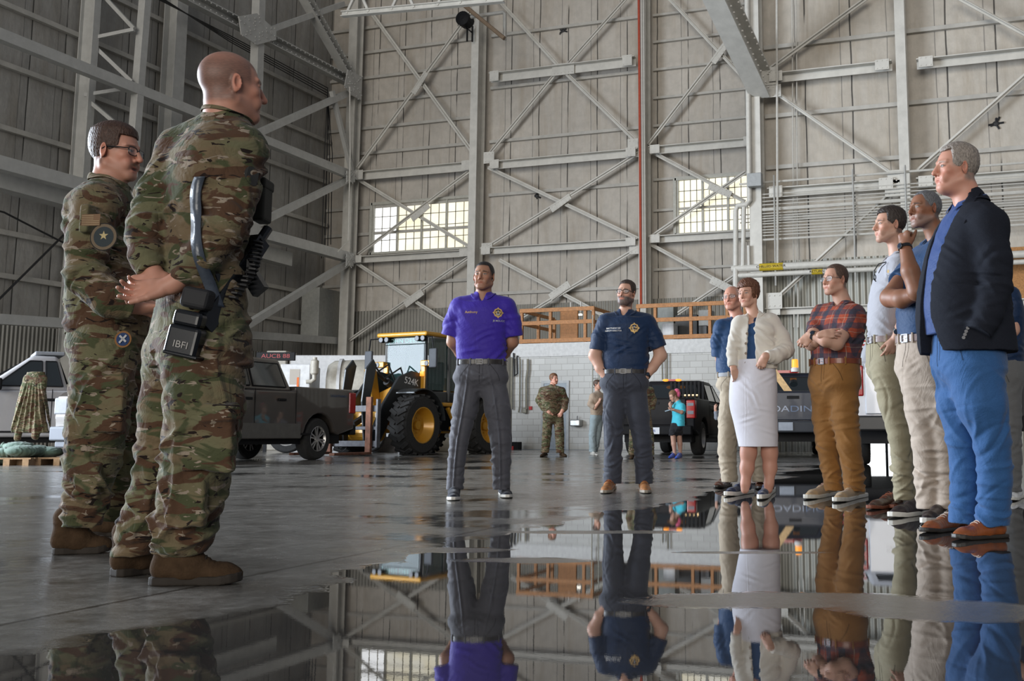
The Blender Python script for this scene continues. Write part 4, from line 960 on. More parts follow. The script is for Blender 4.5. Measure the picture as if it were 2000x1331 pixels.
    def decal(s, name, me, mt, c, nr, up=(0, 0, 1), off=.0015, target=None, tree=None, parent=None, thick=0):
        """lay a flat mesh (xy plane) onto the cloth: c centre, nr outward normal"""
        tr = tree or s.tree(target); nr = nrm(nr); up = np.asarray(up, float); u = nrm(np.cross(up, nr)); v = np.cross(nr, u)
        if isinstance(me, MB): me = me.mesh(name)
        c = np.asarray(c, float)
        for vt in me.vertices:
            p = c + u * vt.co.x + v * vt.co.y; h = tr.ray_cast(Vector(p + nr * .12), Vector(-nr), .3)
            z = vt.co.z
            q = (h[0] + Vector(nr) * (off + z)) if h[0] is not None else Vector(p + nr * (off + z)); vt.co = q
        return obj(name, me, mt, parent or s.top)
    def word(s, name, txt, size, mt, c, nr, **kw):
        cu = bpy.data.curves.new(name, 'FONT'); cu.body = txt; cu.size = size; cu.align_x = 'CENTER'; cu.align_y = 'CENTER'; cu.resolution_u = 3; cu.offset = size * .012
        t_ = bpy.data.objects.new('tmp', cu); C.objects.link(t_); me = bpy.data.meshes.new_from_object(t_.evaluated_get(bpy.context.evaluated_depsgraph_get())); bpy.data.objects.remove(t_)
        return s.decal(name, me, mt, c, nr, **kw)
    def hair_tuft(s): pass
    def shoe(s, toe, heel, mt, sole, kind='shoe', w=.052, hgt=.075, sh=.022, laces=None, name='shoe', h=.005, ankle=.0):
        """toe, heel: ground points (local)"""
        a, b = np.asarray(heel, float), np.asarray(toe, float); L = np.linalg.norm(b - a); d = (b - a) / L; sd = V3(-d[1], d[0], 0); up = V3(0, 0, 1); Q = lambda t, x, z: a + d * (t * L) + sd * x + up * z; R = np.stack([d, sd, up], 1)
        F = Field(); F.cone(Q(.13, 0, sh + .025), Q(.42, 0, sh + .024), w * .70, w * .74, .02); F.cone(Q(.42, 0, sh + .016), Q(.80, .004, sh + .006), w * .80, w * .80, .03, flat=up, kf=.86)
        F.cone(Q(.80, .004, sh + .004), Q(.90, .003, sh + .003), w * .74, w * .58, .02, flat=up, kf=.72)
        F.cone(Q(.20, 0, sh + .04), Q(.55, 0, sh + .035), w * .62, w * .50, .03); F.cone(Q(.17, 0, sh + .03), Q(.20, 0, hgt + ankle), w * .66, w * (.95 if kind == 'boot' else .70), .03)
        if ankle: F.cone(Q(.42, 0, sh + .04), Q(.30, 0, hgt + ankle), w * .62, w * .85, .04); F.fold(Q(.30, 0, hgt), V3(0, 0, 1), sd, .03, .003, .01, .08)
        for i in range(3): F.fold(Q(.64 + .05 * i, 0, sh + .05), d, sd, .022, .0018, .012, .05)
        lo = F.mesh(h); V, Fq = lo; V[:, 2] = np.maximum(V[:, 2], sh * .7)
        so = obj(name, np_mesh(name, V, Fq), mt, s.o)
        S = Field()
        def plan(P):
            q = (P - a) @ R; x = q[..., 0] / L; hw = np.interp(x, [0, .06, .2, .42, .62, .8, .9, .97, 1.0], np.array([.45, .78, .86, .76, .98, 1.02, .88, .6, .3]) * w * .94); dx = np.maximum(-q[..., 0], q[..., 0] - L)
            z = q[..., 2]; tilt = np.maximum(0, x - .75) * .05
            pd = np.maximum((np.abs(q[..., 1] - .004) - hw) * .9, dx); return np.maximum(pd, np.maximum(z - sh - tilt, (tilt * .8) - z))
        S.fn(plan, np.minimum(a, b) - V3(.07, .07, .01), np.maximum(a, b) + V3(.07, .07, sh + .02), .003); V, Fq = S.mesh(min(h, .0045)); V[:, 2] = np.maximum(V[:, 2], 0); obj('sole', np_mesh('sole', V, Fq), sole, so)
        if laces is not None:
            mb = MB(); tr = s.tree(so)
            for i in range(5):
                t = .38 + .055 * i; pts = []
                for x in (-.022, -.011, 0, .011, .022):
                    p = Q(t + (x * .4 if i % 2 else -x * .4), x, .2); hh = tr.ray_cast(Vector(p), Vector((0, 0, -1)), .3)
                    pts.append((hh[0] + Vector((0, 0, .002))) if hh[0] is not None else Vector(Q(t, x, .07)))
                mb.tube(pts, .0022, 5)
            p0 = Vector(Q(.38, 0, 0)); hh = tr.ray_cast(Vector(Q(.38, 0, .2)), Vector((0, 0, -1)), .3); z0 = (hh[0].z if hh[0] is not None else .09) + .003
            for q in (-1, 1):
                mb.tube([Vector(Q(.38, 0, z0)), Vector(Q(.36, q * .018, z0 + .010)), Vector(Q(.40, q * .034, z0 - .005)), Vector(Q(.42, q * .020, z0 - .004)), Vector(Q(.385, 0, z0))], .002, 5); mb.tube([Vector(Q(.385, 0, z0)), Vector(Q(.45, q * .022, z0 - .008)), Vector(Q(.50, q * .036, z0 - .025))], .002, 5)
            obj('laces', mb, laces, so)
        return so
    def watch(s, p, d, r, mt=None, facedir=(0, -1, 0), fc=None):
        mt = mt or M_BLACKP; d = nrm(d); mb = MB(); n = 20; e1 = nrm(np.cross(d, V3(0.1, .2, 1))); e2 = np.cross(d, e1)
        pts = [p + (e1 * math.cos(2 * PI * i / n) + e2 * math.sin(2 * PI * i / n)) * (r + .003) for i in range(n)]; vs = []; fs = []
        for i in range(n):
            a = 2 * PI * i / n; rr = e1 * math.cos(a) + e2 * math.sin(a)
            for (g, z) in ((0, -.010), (.004, -.010), (.004, .010), (0, .010)): vs.append(p + rr * (r + g) + d * z)
        for i in range(n):
            for k in range(4): fs.append((i * 4 + k, i * 4 + (k + 1) % 4, ((i + 1) % n) * 4 + (k + 1) % 4, ((i + 1) % n) * 4 + k))
        mb.add(vs, fs); o_ = obj('watch', mb, mt, s.o); fd = np.asarray(facedir, float); fd = nrm(fd - d * (fd @ d)); q = Matrix.Identity(3)
        zq = Vector(fd).to_track_quat('Z', 'Y').to_matrix(); mb = MB().lathe([(0, .019), (.008, .019), (.010, .016)], p + fd * (r + .001), 'z', 20, zq); obj('watch_case', mb, mt, o_)
        mb = MB().lathe([(0, .014), (.0012, .014)], p + fd * (r + .0108), 'z', 20, zq); obj('watch_dial', mb, fc or mat('watch dial', (.02, .03, .05, 1), .1), o_); return o_
    def badge(s, c, nr, R=.036, tree=None, mt=None):
        tr = tree or s.tree(); mt = mt or M_GOLD
        def ring(r0, r1, n=40, teeth=0, off=0):
            vs = []; fs = []
            for i in range(n):
                a = 2 * PI * i / n; k = (1.10 if teeth and i % (n // teeth) == 0 else 1); vs += [(r0 * math.sin(a), r0 * math.cos(a), 0), (r1 * k * math.sin(a), r1 * k * math.cos(a), 0)]
            for i in range(n): j = (i + 1) % n; fs.append((2 * i, 2 * i + 1, 2 * j + 1, 2 * j))
            return MB().add(vs, fs)
        e = s.decal('emblem', ring(.0, R * .80, 28), mat('emblem field', (.035, .035, .045, 1), .8), c, nr, off=.001, tree=tr)
        s.decal('emblem_ring', ring(R * .76, R, 40, 8), mt, c, nr, off=.0016, tree=tr, parent=e)
        for k in range(4):
            a = k * PI / 2; s.decal('emblem_point', MB().add([(-.2 * R * math.cos(a) + R * math.sin(a), R * math.cos(a) + .2 * R * math.sin(a), 0), (.2 * R * math.cos(a) + R * math.sin(a), R * math.cos(a) - .2 * R * math.sin(a), 0), (1.3 * R * math.sin(a), 1.3 * R * math.cos(a), 0)], [(0, 1, 2)]), mt, c, nr, off=.002, tree=tr, parent=e)
        for (x, y, sx, sy) in ((0, .30, .16, .26), (-.30, -.32, .15, .26), (0, -.42, .15, .28), (.30, -.32, .15, .26), (-.42, .1, .22, .3), (.42, .1, .22, .3)):
            s.decal('emblem_figure', MB().add([(x * R + sx * R * math.cos(q * PI / 4), y * R + sy * R * math.sin(q * PI / 4), 0) for q in range(8)], [tuple(range(8))]), M_GREYT if y > .2 or y < -.3 else mt, c, nr, off=.0018, tree=tr, parent=e)
        a0 = R * .76
        s.decal('emblem_base', MB().add([(a0 * math.sin(q * .22 + 2.05), a0 * math.cos(q * .22 + 2.05), 0) for q in range(11)], [tuple(range(11))]), mt, c, nr, off=.0014, tree=tr, parent=e)
        return e
SK_LIGHT, SK_RUDDY, SK_TAN, SK_BROWN = (.56, .33, .24), (.55, .28, .20), (.36, .19, .12), (.24, .115, .065)
m_camo = camo(); m_boot = mat('coyote suede boot', (.062, .038, .022, 1), .95, 0, .3, .5, 20, spec=.1); m_bsole = mat('boot sole', (.022, .016, .011, 1), .8)
m_beltk = leather('black belt leather', (.02, .016, .014, 1)); m_beltb = leather('brown belt leather', (.22, .06, .025, 1)); m_beltg = leather('mauve grey belt', (.30, .23, .22, 1))
# ================= man in the purple polo
P = Person('person in a purple polo and grey trousers, hands behind back, feet apart', (938, 972), .006, 0)
P.head((945, 541, -.02), -8, 5, 0, 1.03, (944, 578, .01), dict(jaw=1.06, stubble=.35, scalp=(.02, .015, .012), scalp_a=.85, hairline=.078, brow=V3(.02, .014, .01), hair=dict(col=(.012, .010, .009), g=.003, top=.007, line=.080, back=-.05, noise=.001)), SK_TAN)
hips = [(936, 768, 38), (938, 745, 50), (940, 722, 50), (941, 703, 47)]
legs = [[(917, 742, 0, 26), (908, 800, -.02, 25), (897, 858, -.04, 18.5), (892, 900, -.02, 16.5), (888, 950, 0, 16.5)], [(962, 742, 0, 26), (972, 800, -.02, 25), (978, 858, -.04, 20), (979, 900, -.02, 18), (979, 948, 0, 16.5)]]
tor = [(941, 712, 49), (940, 690, 49), (940, 655, 51), (941, 625, 55), (942, 605, 55), (943, 592, 46)]
m_gtr = cloth('slate dress trousers', (.085, .085, .10, 1), .7, .08)
P.trousers(hips, legs, m_gtr, 0, crease=.006)
m_pur = cloth('purple polo knit', (.045, .022, .33, 1), .6, .06)
P.torso(tor, 0, m_pur, .58, sleeves=[[(896, 602, 0, 19), (886, 630, .02, 19), (880, 656, .03, 19)], [(990, 602, 0, 19), (999, 630, .02, 19), (1003, 658, .03, 19)]], shoulders=[(903, 598, 0, 17), (984, 598, 0, 17)])
P.collar(m_pur, 0)
for a in ([(886, 645, .03, 13), (885, 668, .05, 12.5), (899, 690, .16, 10.5), (921, 708, .22, 8)], [(998, 645, .03, 13), (1000, 668, .05, 12.5), (986, 690, .16, 10.5), (964, 708, .22, 8)]):
    F = Field(); p, r = P.limb(a); F.chain(p, r, .02); hand_field(F, p[-1], p[-1] - p[-2] + V3(0, .02, -.02), (0, 1, .2), 1 if a[0][0] < 940 else -1, .95, 20); P.skinpart(F)
P.core(tor + hips[1:3], 0, legs); P.finish()
P.belt(m_beltk)
tr = P.tree(); P.word('name_embroidery', 'Anthony', .030, M_GOLD, P.L(918, 608, -.2), (0, -1, 0), tree=tr); P.badge(P.L(973, 609, -.2), (.12, -1, 0), .036, tr)
P.word('title_embroidery', 'JB MDL/CC', .020, M_GREYT, P.L(974, 625, -.2), (.1, -1, 0), tree=tr)
P.decal('placket', MB().box2((-.016, -.075, -.001), (.016, .055, .0015)), m_pur, P.L(943, 612, -.2), (0, -1, 0), tree=tr)
m_sh = cloth('dark knit shoe', (.012, .016, .028, 1), .8)
P.shoe(P.G(884, 980), P.G(888, 966), m_sh, M_SOLEW, w=.056); P.shoe(P.G(990, 975), P.G(981, 963), m_sh, M_SOLEW, w=.054)
# ================= man in the navy polo with beard
P = Person('person with grey beard, black glasses and navy polo, both hands in trouser pockets', (1220, 958), .006, -8)
P.head((1223, 574, -.02), -22, 6, 3, 1.0, (1221, 614, .01), dict(jaw=1.02, beard=True, beard_col=V3(.06, .045, .038), beard_col2=V3(.22, .20, .19), scalp=(.03, .02, .015), scalp_a=.7, hairline=.082, glasses='black', brow=V3(.05, .03, .02), hair=dict(col=(.028, .018, .013), g=.004, top=.016, line=.084, back=-.05, noise=.0015)), SK_LIGHT)
hips = [(1218, 782, 36), (1219, 757, 46), (1220, 735, 46), (1221, 722, 43)]
legs = [[(1202, 757, 0, 23.5), (1198, 815, -.02, 20.5), (1198, 865, -.03, 17.5), (1197, 900, -.01, 17), (1196, 945, 0, 18)], [(1239, 757, 0, 23.5), (1247, 815, -.02, 21.5), (1255, 865, -.03, 18), (1257, 900, -.01, 17.5), (1258, 945, 0, 17)]]
tor = [(1221, 728, 44), (1222, 712, 46), (1222, 685, 46), (1223, 655, 49), (1224, 636, 50), (1223, 622, 42)]
P.trousers(hips, legs, cloth('charcoal blue trousers', (.045, .050, .068, 1), .75, .08), -6, folds=1.2)
m_navy = cloth('navy polo knit', (.006, .022, .065, 1), .6, .08)
P.torso(tor, -8, m_navy, .6, sleeves=[[(1182, 632, 0, 17), (1172, 660, 0, 17), (1168, 684, 0, 17.5)], [(1266, 634, 0, 17), (1277, 658, 0, 17), (1286, 680, 0, 17.5)]], shoulders=[(1188, 628, 0, 15), (1260, 628, 0, 15)])
P.collar(m_navy, -8)
for i, a in enumerate(([(1170, 672, 0, 12), (1162, 695, .02, 12.5), (1172, 720, -.02, 9.5), (1186, 740, -.05, 7.5)], [(1283, 672, 0, 12), (1290, 695, .02, 12.5), (1275, 718, -.02, 9.5), (1262, 735, -.05, 7.5)])):
    F = Field(); p, r = P.limb(a); F.chain(p, r, .02); hand_field(F, p[-1], (V3(.45, .15, -.9) if i == 0 else V3(-.55, .15, -.85)), (.3 if i == 0 else -.3, .9, 0), (1 if i == 0 else -1), .95, 12); P.skinpart(F)
    if i == 1: P.watch(p[-1] * .92 + p[-2] * .08, p[-1] - p[-2], r[-1] + .001, facedir=(.2, -1, .2))
P.core(tor + hips[1:3], 0, legs); P.finish(); P.belt(m_beltk)
tr = P.tree(); P.badge(P.L(1240, 640, -.2), (.1, -1, 0), .040, tr)
P.word('name_embroidery', 'MATTHEW REI', .021, M_WHITE, P.L(1195, 640, -.2), (-.15, -1, 0), tree=tr); P.word('title_embroidery', 'DEPUTY DIRECTOR', .018, M_WHITE, P.L(1195, 645, -.2), (-.15, -1, 0), tree=tr)
P.decal('placket', MB().box2((-.016, -.09, -.001), (.016, .05, .0015)), m_navy, P.L(1219, 645, -.2), (-.13, -1, 0), tree=tr)
m_tan = leather('tan leather shoe', (.33, .13, .035, 1), .55); m_sole2 = mat('dark rim sole', (.30, .26, .21, 1), .7)
P.shoe(P.G(1180, 966), P.G(1196, 954), m_tan, m_sole2, w=.056, laces=m_beltb); P.shoe(P.G(1261, 966), P.G(1256, 952), m_tan, m_sole2, w=.054, laces=m_beltb)
# ================= bald soldier seen from behind
def boots(P, pairs):
    for toe, heel in pairs: P.shoe(P.G(*toe), P.G(*heel), m_boot, m_bsole, 'boot', w=.054, hgt=.13, sh=.030, laces=m_bsole, name='boot', ankle=.02, h=.0045)
P = Person('person in camouflage uniform with shaved head, back turned, hands clasped behind', (345, 1138), .005, 128)
P.head((453, 172, 0), 128, 2, 0, 1.06, (440, 238, .0), dict(scalp=(.10, .070, .058), scalp_a=.85, hairline=.066, bald_top=.35, neckw=1.12, stubble=.3), SK_RUDDY, h=.0032)
hips = [(372, 760, 100, .02, .70), (380, 700, 98, .02, .70), (386, 640, 96, .02, .72), (390, 600, 92, .02, .72)]
legs = [[(396, 705, -.10, 76), (400, 790, -.13, 72), (391, 870, -.13, 66), (376, 960, -.10, 61), (360, 1030, -.07, 58), (352, 1078, -.06, 46)], [(345, 705, .09, 62), (330, 800, .10, 58), (312, 890, .10, 46), (296, 970, .12, 43), (272, 1030, .14, 42), (256, 1085, .14, 36)]]
tor = [(394, 718, 103, 0, .76), (394, 655, 99, 0, .74), (394, 590, 93, 0, .72), (396, 500, 92, 0, .70), (403, 420, 98, 0, .68), (408, 350, 104, 0, .64), (414, 290, 92, 0, .60), (424, 255, 60, 0, .6)]
def cargo(F, P=P): pass
pk = [(P.L(408, 862, -.236), V3(.088, .022, .10), .012, euler(-8)), (P.L(408, 806, -.240), V3(.094, .028, .028), .010, euler(-8)), (P.L(368, 985, -.192), V3(.062, .02, .075), .012, euler(-8))]
P.trousers(hips, legs, m_camo, 128, low=.13, folds=1.35, pockets=pk, noise=.002, kk=.05)
EX = [(P.L(477, 390, -.13), V3(.052, .03, .075), .012, euler(95)), ]
sl = [[(474, 300, -.08, 43), (463, 370, -.12, 41), (440, 445, -.16, 40), (395, 503, -.18, 36), (352, 545, -.17, 30)], [(345, 305, .02, 40), (305, 380, -.02, 38), (283, 455, -.08, 35), (285, 500, -.12, 31), (297, 532, -.14, 27)]]
P.torso(tor, 128, m_camo, sleeves=sl, shoulders=[(472, 292, -.05, 43), (352, 290, .06, 40)], name='jacket', neck_r=.068, cutv=0, folds=1.7, sfold=1.3, noise=.002, slope=.07, extra=lambda F: [F.rbox(*e, k=.008) for e in EX], kk=.045)
P.collar(m_camo, 128, r=.066, up=.036, drop=.012, out=.012, open_=60, name='stand_collar', tip=.01)
F = Field(); p, r = P.limb([(375, 525, -.18, 20), (342, 553, -.19, 17), (322, 561, -.20, 15.5)]); F.chain(p, r, .02); hand_field(F, p[-1], V3(-1, -.1, -.17), V3(-.1, -1, .35), -1, 1.0, [22, 28, 30, 34], 7, 32); P.skinpart(F, .0036)
F = Field(); p, r = P.limb([(292, 515, -.12, 17), (300, 533, -.145, 15), (304, 545, -.155, 14.5)]); F.chain(p, r, .02); hand_field(F, p[-1] + V3(.01, 0, 0), V3(-.75, -.25, -.20), V3(.1, .8, -.5), 1, .95, [30, 34, 34, 38], 5, 25); P.skinpart(F, .0036)
P.core(tor + hips[1:3], 128, legs); P.finish(); JK = P.top; tr = P.tree()
boots(P, [((472, 1141), (292, 1144)), ((330, 1116), (222, 1128))])
BALD = P
# sling strap laid over the back
m_strap = leather('dark blue grey webbing', (.07, .085, .11, 1), .32)
mb = MB(); n = 26; strap = [(330, 285), (322, 300), (316, 330), (318, 375), (324, 430), (333, 485), (345, 530), (360, 575)]
vs = []
for i in range(n):
    t = i / (n - 1) * (len(strap) - 1); j = min(int(t), len(strap) - 2); a = strap[j]; b = strap[j + 1]; f_ = t - j; x = a[0] + (b[0] - a[0]) * f_; y = a[1] + (b[1] - a[1]) * f_
    for w_ in (-12, 12):
        q = P.L(x + w_, y, -.6); hh = tr.ray_cast(Vector(q), Vector((-.12, 1, 0)).normalized(), 1.2); vs.append(tuple(hh[0] + Vector((-.003, -.007, 0))) if hh[0] is not None else tuple(P.L(x + w_, y, -.12)))
for _ in range(3): vs = [tuple((Vector(vs[max(i - 2, i % 2)]) + Vector(vs[i]) * 2 + Vector(vs[min(i + 2, len(vs) - 2 + i % 2)])) / 4) for i in range(len(vs))]
st = thing('rifle_sling', 'dark glossy webbing strap over the bald soldiers left shoulder blade', 'strap', P.B, YAW)
o = obj('strap', MB().add(vs, [(2 * i, 2 * i + 1, 2 * i + 3, 2 * i + 2) for i in range(n - 1)]), m_strap, st, True); o.modifiers.new('t', 'SOLIDIFY').thickness = .006
# patch on his sleeve
P.decal('sleeve_patch', MB().add([(.030 * math.sin(i * PI / 8), .036 * math.cos(i * PI / 8), 0) for i in range(16)], [tuple(range(16))]), mat('dark patch', (.03, .03, .028, 1), .8), P.L(490, 345, -.15), (.75, -.65, 0), tree=tr)
# radio pouch and holster on the belt
hb = thing('belt_pouch', 'glossy black pouch with four letters on the bald soldiers belt', 'pouch', P.B, YAW)
c = P.L(362, 668, -.23); R = Matrix.Rotation(math.radians(-8), 3, 'Z') @ Matrix.Rotation(math.radians(12), 3, 'Y')
bevel(obj('body', MB().box(c, (.115, .06, .105), R), m_plast := mat('glossy black polymer', (.006, .007, .009, 1), .25, coat=.1, spec=.4), hb), .014, 3)
bevel(obj('lid', MB().box(c + V3(.012, .0, .075), (.10, .055, .055), R), m_plast, hb), .014, 3)
bevel(obj('rim', MB().box(c + V3(0, -.002, -.045), (.122, .066, .012), R), m_plast, hb), .004, 2)
bevel(obj('upper_pouch', MB().box(c + V3(.03, .01, .145), (.10, .06, .07), R), mat('black nylon', (.014, .014, .016, 1), .7), hb), .016, 3)
t_ = text('pouch_letters', 'IBFI', .032, mat('grey stencil letters', (.40, .38, .36, 1), .7), c + R @ Vector((.004, -.0315, -.012)), (PI / 2, 0, 0), hb, .0012, sx=1.15); t_.rotation_euler = (R @ Matrix.Rotation(PI / 2, 3, 'X')).to_euler()
rf = thing('slung_rifle', 'black rifle and coiled cord hanging at the bald soldiers right hip', 'rifle', P.B, YAW)
mb = MB(); q0, q1 = P.L(508, 470, .02), P.L(395, 640, -.20); ax_ = nrm(q1 - q0)
mb.bar(q0, q1, .045, .06); obj('receiver', mb, m_plast, rf)
mb = MB(); mb.tube([q0, q0 - ax_ * .06], .018, 10); obj('barrel', mb, m_plast, rf)
mb = MB(); mb.bar(q0 + ax_ * .12, q0 + ax_ * .12 + V3(.07, -.02, -.10), .03, .055); obj('grip', mb, m_plast, rf)
mb = MB(); mb.bar(q1 - ax_ * .16, q1 - ax_ * .14 + V3(-.03, -.05, .16), .025, .05); obj('magazine', mb, m_plast, rf)
mb = MB(); pts = []
for i in range(90):
    t = i / 89; b_ = np.array(q0) * (1 - t) + np.array(P.L(455, 590, -.1)) * t; pts.append(b_ + V3(.018 * math.cos(i * 1.1) + .03 * math.sin(t * PI), .018 * math.sin(i * 1.1) - .03, 0))
mb.tube(pts, .005, 5); autosmooth(obj('coiled_cord', mb, m_blk, rf))
cp = thing('chest_pouch', 'tall dark pouch on the bald soldiers chest rig at right', 'pouch', P.B, YAW)
bevel(obj('body', MB().box(P.L(511, 395, .05), (.05, .10, .15)), mat('dark olive nylon', (.03, .028, .02, 1), .8), cp), .012, 3)
bevel(obj('flap', MB().box(P.L(512, 362, .05), (.058, .11, .04)), mat('dark olive nylon', (.03, .028, .02, 1), .8), cp), .010, 3)
# ================= soldier with glasses, in profile
P = Person('person in camouflage uniform with dark hair, glasses and moustache, facing right', (165, 1080), .005, 84)
P.head((227, 300, 0), 84, -2, 0, 1.05, (212, 358, .0), dict(scalp=(.06, .035, .022), scalp_a=.75, hairline=.072, glasses='black', mustache=V3(.16, .08, .04), mouth_open=.007, neckw=1.0, stubble=.25, stub_col=V3(.25, .13, .09), hair=dict(col=(.040, .020, .013), g=.007, top=.022, line=.070, back=-.045, noise=.0022, nsc=230, quiff=1, side=.8, h=.003)), SK_RUDDY, h=.0032)
hips = [(210, 740, 66, 0, .86), (212, 690, 68, 0, .86), (212, 640, 66, 0, .86), (210, 610, 64, 0, .86)]
legs = [[(203, 690, -.10, 60), (200, 760, -.12, 56), (190, 830, -.12, 55), (180, 900, -.11, 50), (168, 970, -.11, 40), (160, 1023, -.10, 35)], [(232, 690, .10, 52), (243, 760, .12, 48), (240, 830, .13, 44), (234, 900, .16, 38), (228, 960, .20, 34), (224, 1012, .24, 30)]]
tor = [(212, 657, 77, 0, .94), (212, 620, 74, 0, .92), (205, 560, 68, 0, .90), (200, 490, 62, 0, .84), (198, 430, 60, 0, .72), (202, 390, 50, 0, .60), (207, 368, 34, 0, .6)]
pk = [(P.L(206, 800, -.228), V3(.085, .022, .095), .012, euler(-6)), (P.L(206, 748, -.233), V3(.092, .028, .030), .010, euler(-6, 0, -10)), (P.L(172, 935, -.205), V3(.055, .02, .065), .012, euler(-6))]
P.trousers(hips, legs, m_camo, 84, low=.12, folds=1.35, pockets=pk, noise=.002, kk=.05)
sl = [[(190, 405, -.16, 38), (170, 470, -.20, 38), (168, 540, -.22, 38), (215, 585, -.24, 33), (262, 600, -.20, 27)], [(215, 405, .18, 30), (225, 480, .22, 30), (240, 550, .2, 28), (275, 590, .05, 24), (290, 600, -.05, 20)]]
EX = [(P.L(176, 430, -.27), V3(.05, .02, .06), .010, euler(84))]
P.torso(tor, 84, m_camo, sleeves=sl, shoulders=[(192, 402, -.14, 38), (214, 400, .15, 34)], name='jacket', neck_r=.066, cutv=0, folds=1.6, sfold=1.3, noise=.002, extra=lambda F: [F.rbox(*e, k=.008) for e in EX], kk=.045)
P.collar(m_camo, 84, r=.064, up=.034, drop=.030, out=.022, open_=50, name='stand_collar', tip=.012)
for i, a in enumerate(([(250, 598, -.20, 15), (275, 602, -.16, 13)], [(280, 592, .02, 15), (296, 601, -.06, 13)])):
    F = Field(); p, r = P.limb(a); F.chain(p, r, .02); hand_field(F, p[-1], V3(.9, .35, 0), V3(.2, -.2, -.9), 1, .95, 25); P.skinpart(F, .0045)
P.core(tor + hips[1:3], 84, legs); P.finish(); tr = P.tree()
boots(P, [((216, 1080), (102, 1084)), ((250, 1046), (172, 1050))])
pm = mat('tan flag patch', (.20, .12, .07, 1), .9); pm2 = mat('patch stripes', (.34, .25, .15, 1), .9)
fl = P.decal('flag_patch', MB().box2((-.040, -.024, 0), (.040, .024, .001)), pm, P.L(178, 430, -.4), (-.1, -1, 0), tree=tr)
for i in range(6): P.decal('stripe', MB().box2((-.038, -.021 + i * .0075, .0012), (.038 if i < 3 else .012, -.018 + i * .0075, .002)), pm2, P.L(178, 430, -.4), (-.1, -1, 0), tree=tr, parent=fl)
def disc(r0, r1=None, n=24): return MB().add([(r0 * math.sin(2 * PI * i / n), r0 * math.cos(2 * PI * i / n), 0) for i in range(n)], [tuple(range(n))])
e = P.decal('unit_patch', disc(.058), mat('patch border', (.012, .012, .012, 1), .9), P.L(203, 463, -.4), (-.05, -1, 0), tree=tr)
P.decal('patch_ring', disc(.054), mat('patch ring tan', (.16, .12, .08, 1), .9), P.L(203, 463, -.4), (-.05, -1, 0), off=.0022, tree=tr, parent=e)
P.decal('patch_field', disc(.042), mat('patch field', (.035, .045, .05, 1), .9), P.L(203, 463, -.4), (-.05, -1, 0), off=.0028, tree=tr, parent=e)
st5 = [((.020 if i % 2 == 0 else .008) * math.sin(i * PI / 5), (.020 if i % 2 == 0 else .008) * math.cos(i * PI / 5) + .005, 0) for i in range(10)]
P.decal('patch_star', MB().add(st5, [tuple(range(10))]), mat('patch star', (.52, .42, .22, 1), .9), P.L(203, 463, -.4), (-.05, -1, 0), off=.0034, tree=tr, parent=e)
# blue round patch hanging at the hip
bp = thing('round_badge_patch', 'blue and gold round badge hanging at the glasses soldiers hip', 'badge', P.B, YAW)
mb = MB().lathe([(0, .035), (.003, .035)], P.L(240, 663, -.30), 'y', 24); obj('rim', mb, mat('gold rim', (.22, .10, .03, 1), .8), bp)
mb = MB().lathe([(0, .027), (.002, .027)], P.L(240, 663, -.302), 'y', 24); obj('field', mb, mat('blue patch field', (.01, .035, .12, 1), .8), bp)
mb = MB().bar(P.L(233, 670, -.305), P.L(247, 655, -.305), .004, .008); mb.bar(P.L(234, 656, -.305), P.L(246, 668, -.305), .004, .008); obj('figure', mb, M_GREYT, bp)
# ================= older man behind the woman
P = Person('person, balding older man in navy polo and khaki trousers standing behind the woman', (1448, 955), .007, -20)
P.head((1430, 584, 0), -26, 4, -3, 1.03, (1441, 625, .02), dict(scalp=(.42, .36, .33), scalp_a=.5, hairline=.12, bald_top=.9, glasses='steel', brow=V3(.4, .33, .28), jaw=1.05), SK_RUDDY)
hips = [(1446, 780, 40), (1445, 757, 45), (1446, 742, 44), (1446, 728, 43)]
legs = [[(1430, 757, 0, 23), (1424, 820, 0, 21), (1420, 880, 0, 18), (1425, 940, 0, 15.5)], [(1462, 757, 0, 23), (1474, 820, 0, 21), (1480, 880, 0, 18), (1484, 940, 0, 15)]]
tor = [(1444, 735, 43), (1443, 715, 44), (1443, 690, 43), (1444, 660, 46), (1445, 644, 45), (1443, 632, 34)]
m_kh = cloth('khaki trousers', (.43, .36, .27, 1), .8, .07)
P.trousers(hips, legs, m_kh, -20); P.torso(tor, -20, m_navy2 := cloth('deep blue polo knit', (.010, .045, .125, 1), .6, .08), .62, sleeves=[[(1407, 640, 0, 14), (1402, 668, .02, 14), (1404, 696, .04, 14.5)], [(1482, 642, 0, 14), (1489, 668, .02, 14), (1488, 692, .04, 14)]], shoulders=[(1412, 638, 0, 13), (1477, 640, 0, 13)])
P.collar(m_navy2, -20)
for i, a in enumerate(([(1403, 684, .04, 10.5), (1408, 705, .1, 9.5), (1425, 728, .2, 7.5)], [(1488, 684, .04, 10.5), (1484, 705, .1, 9.5), (1466, 728, .2, 7.5)])):
    F = Field(); p, r = P.limb(a); F.chain(p, r, .02); hand_field(F, p[-1], V3(.5 - i, .1, -.5), V3(0, 1, .2), 1 - 2 * i, .9, 25); P.skinpart(F)
P.core(tor + hips[1:3], -20, legs); P.finish(); P.belt(cloth('white grey belt', (.35, .36, .38, 1)))
m_oxb = leather('oxblood dress shoe', (.085, .025, .012, 1), .2); m_dks = mat('dark sole', (.03, .025, .02, 1), .5)
P.shoe(P.G(1398, 955), P.G(1424, 949), m_oxb, m_dks, w=.050); P.shoe(P.G(1483, 957), P.G(1486, 947), m_oxb, m_dks, w=.050)
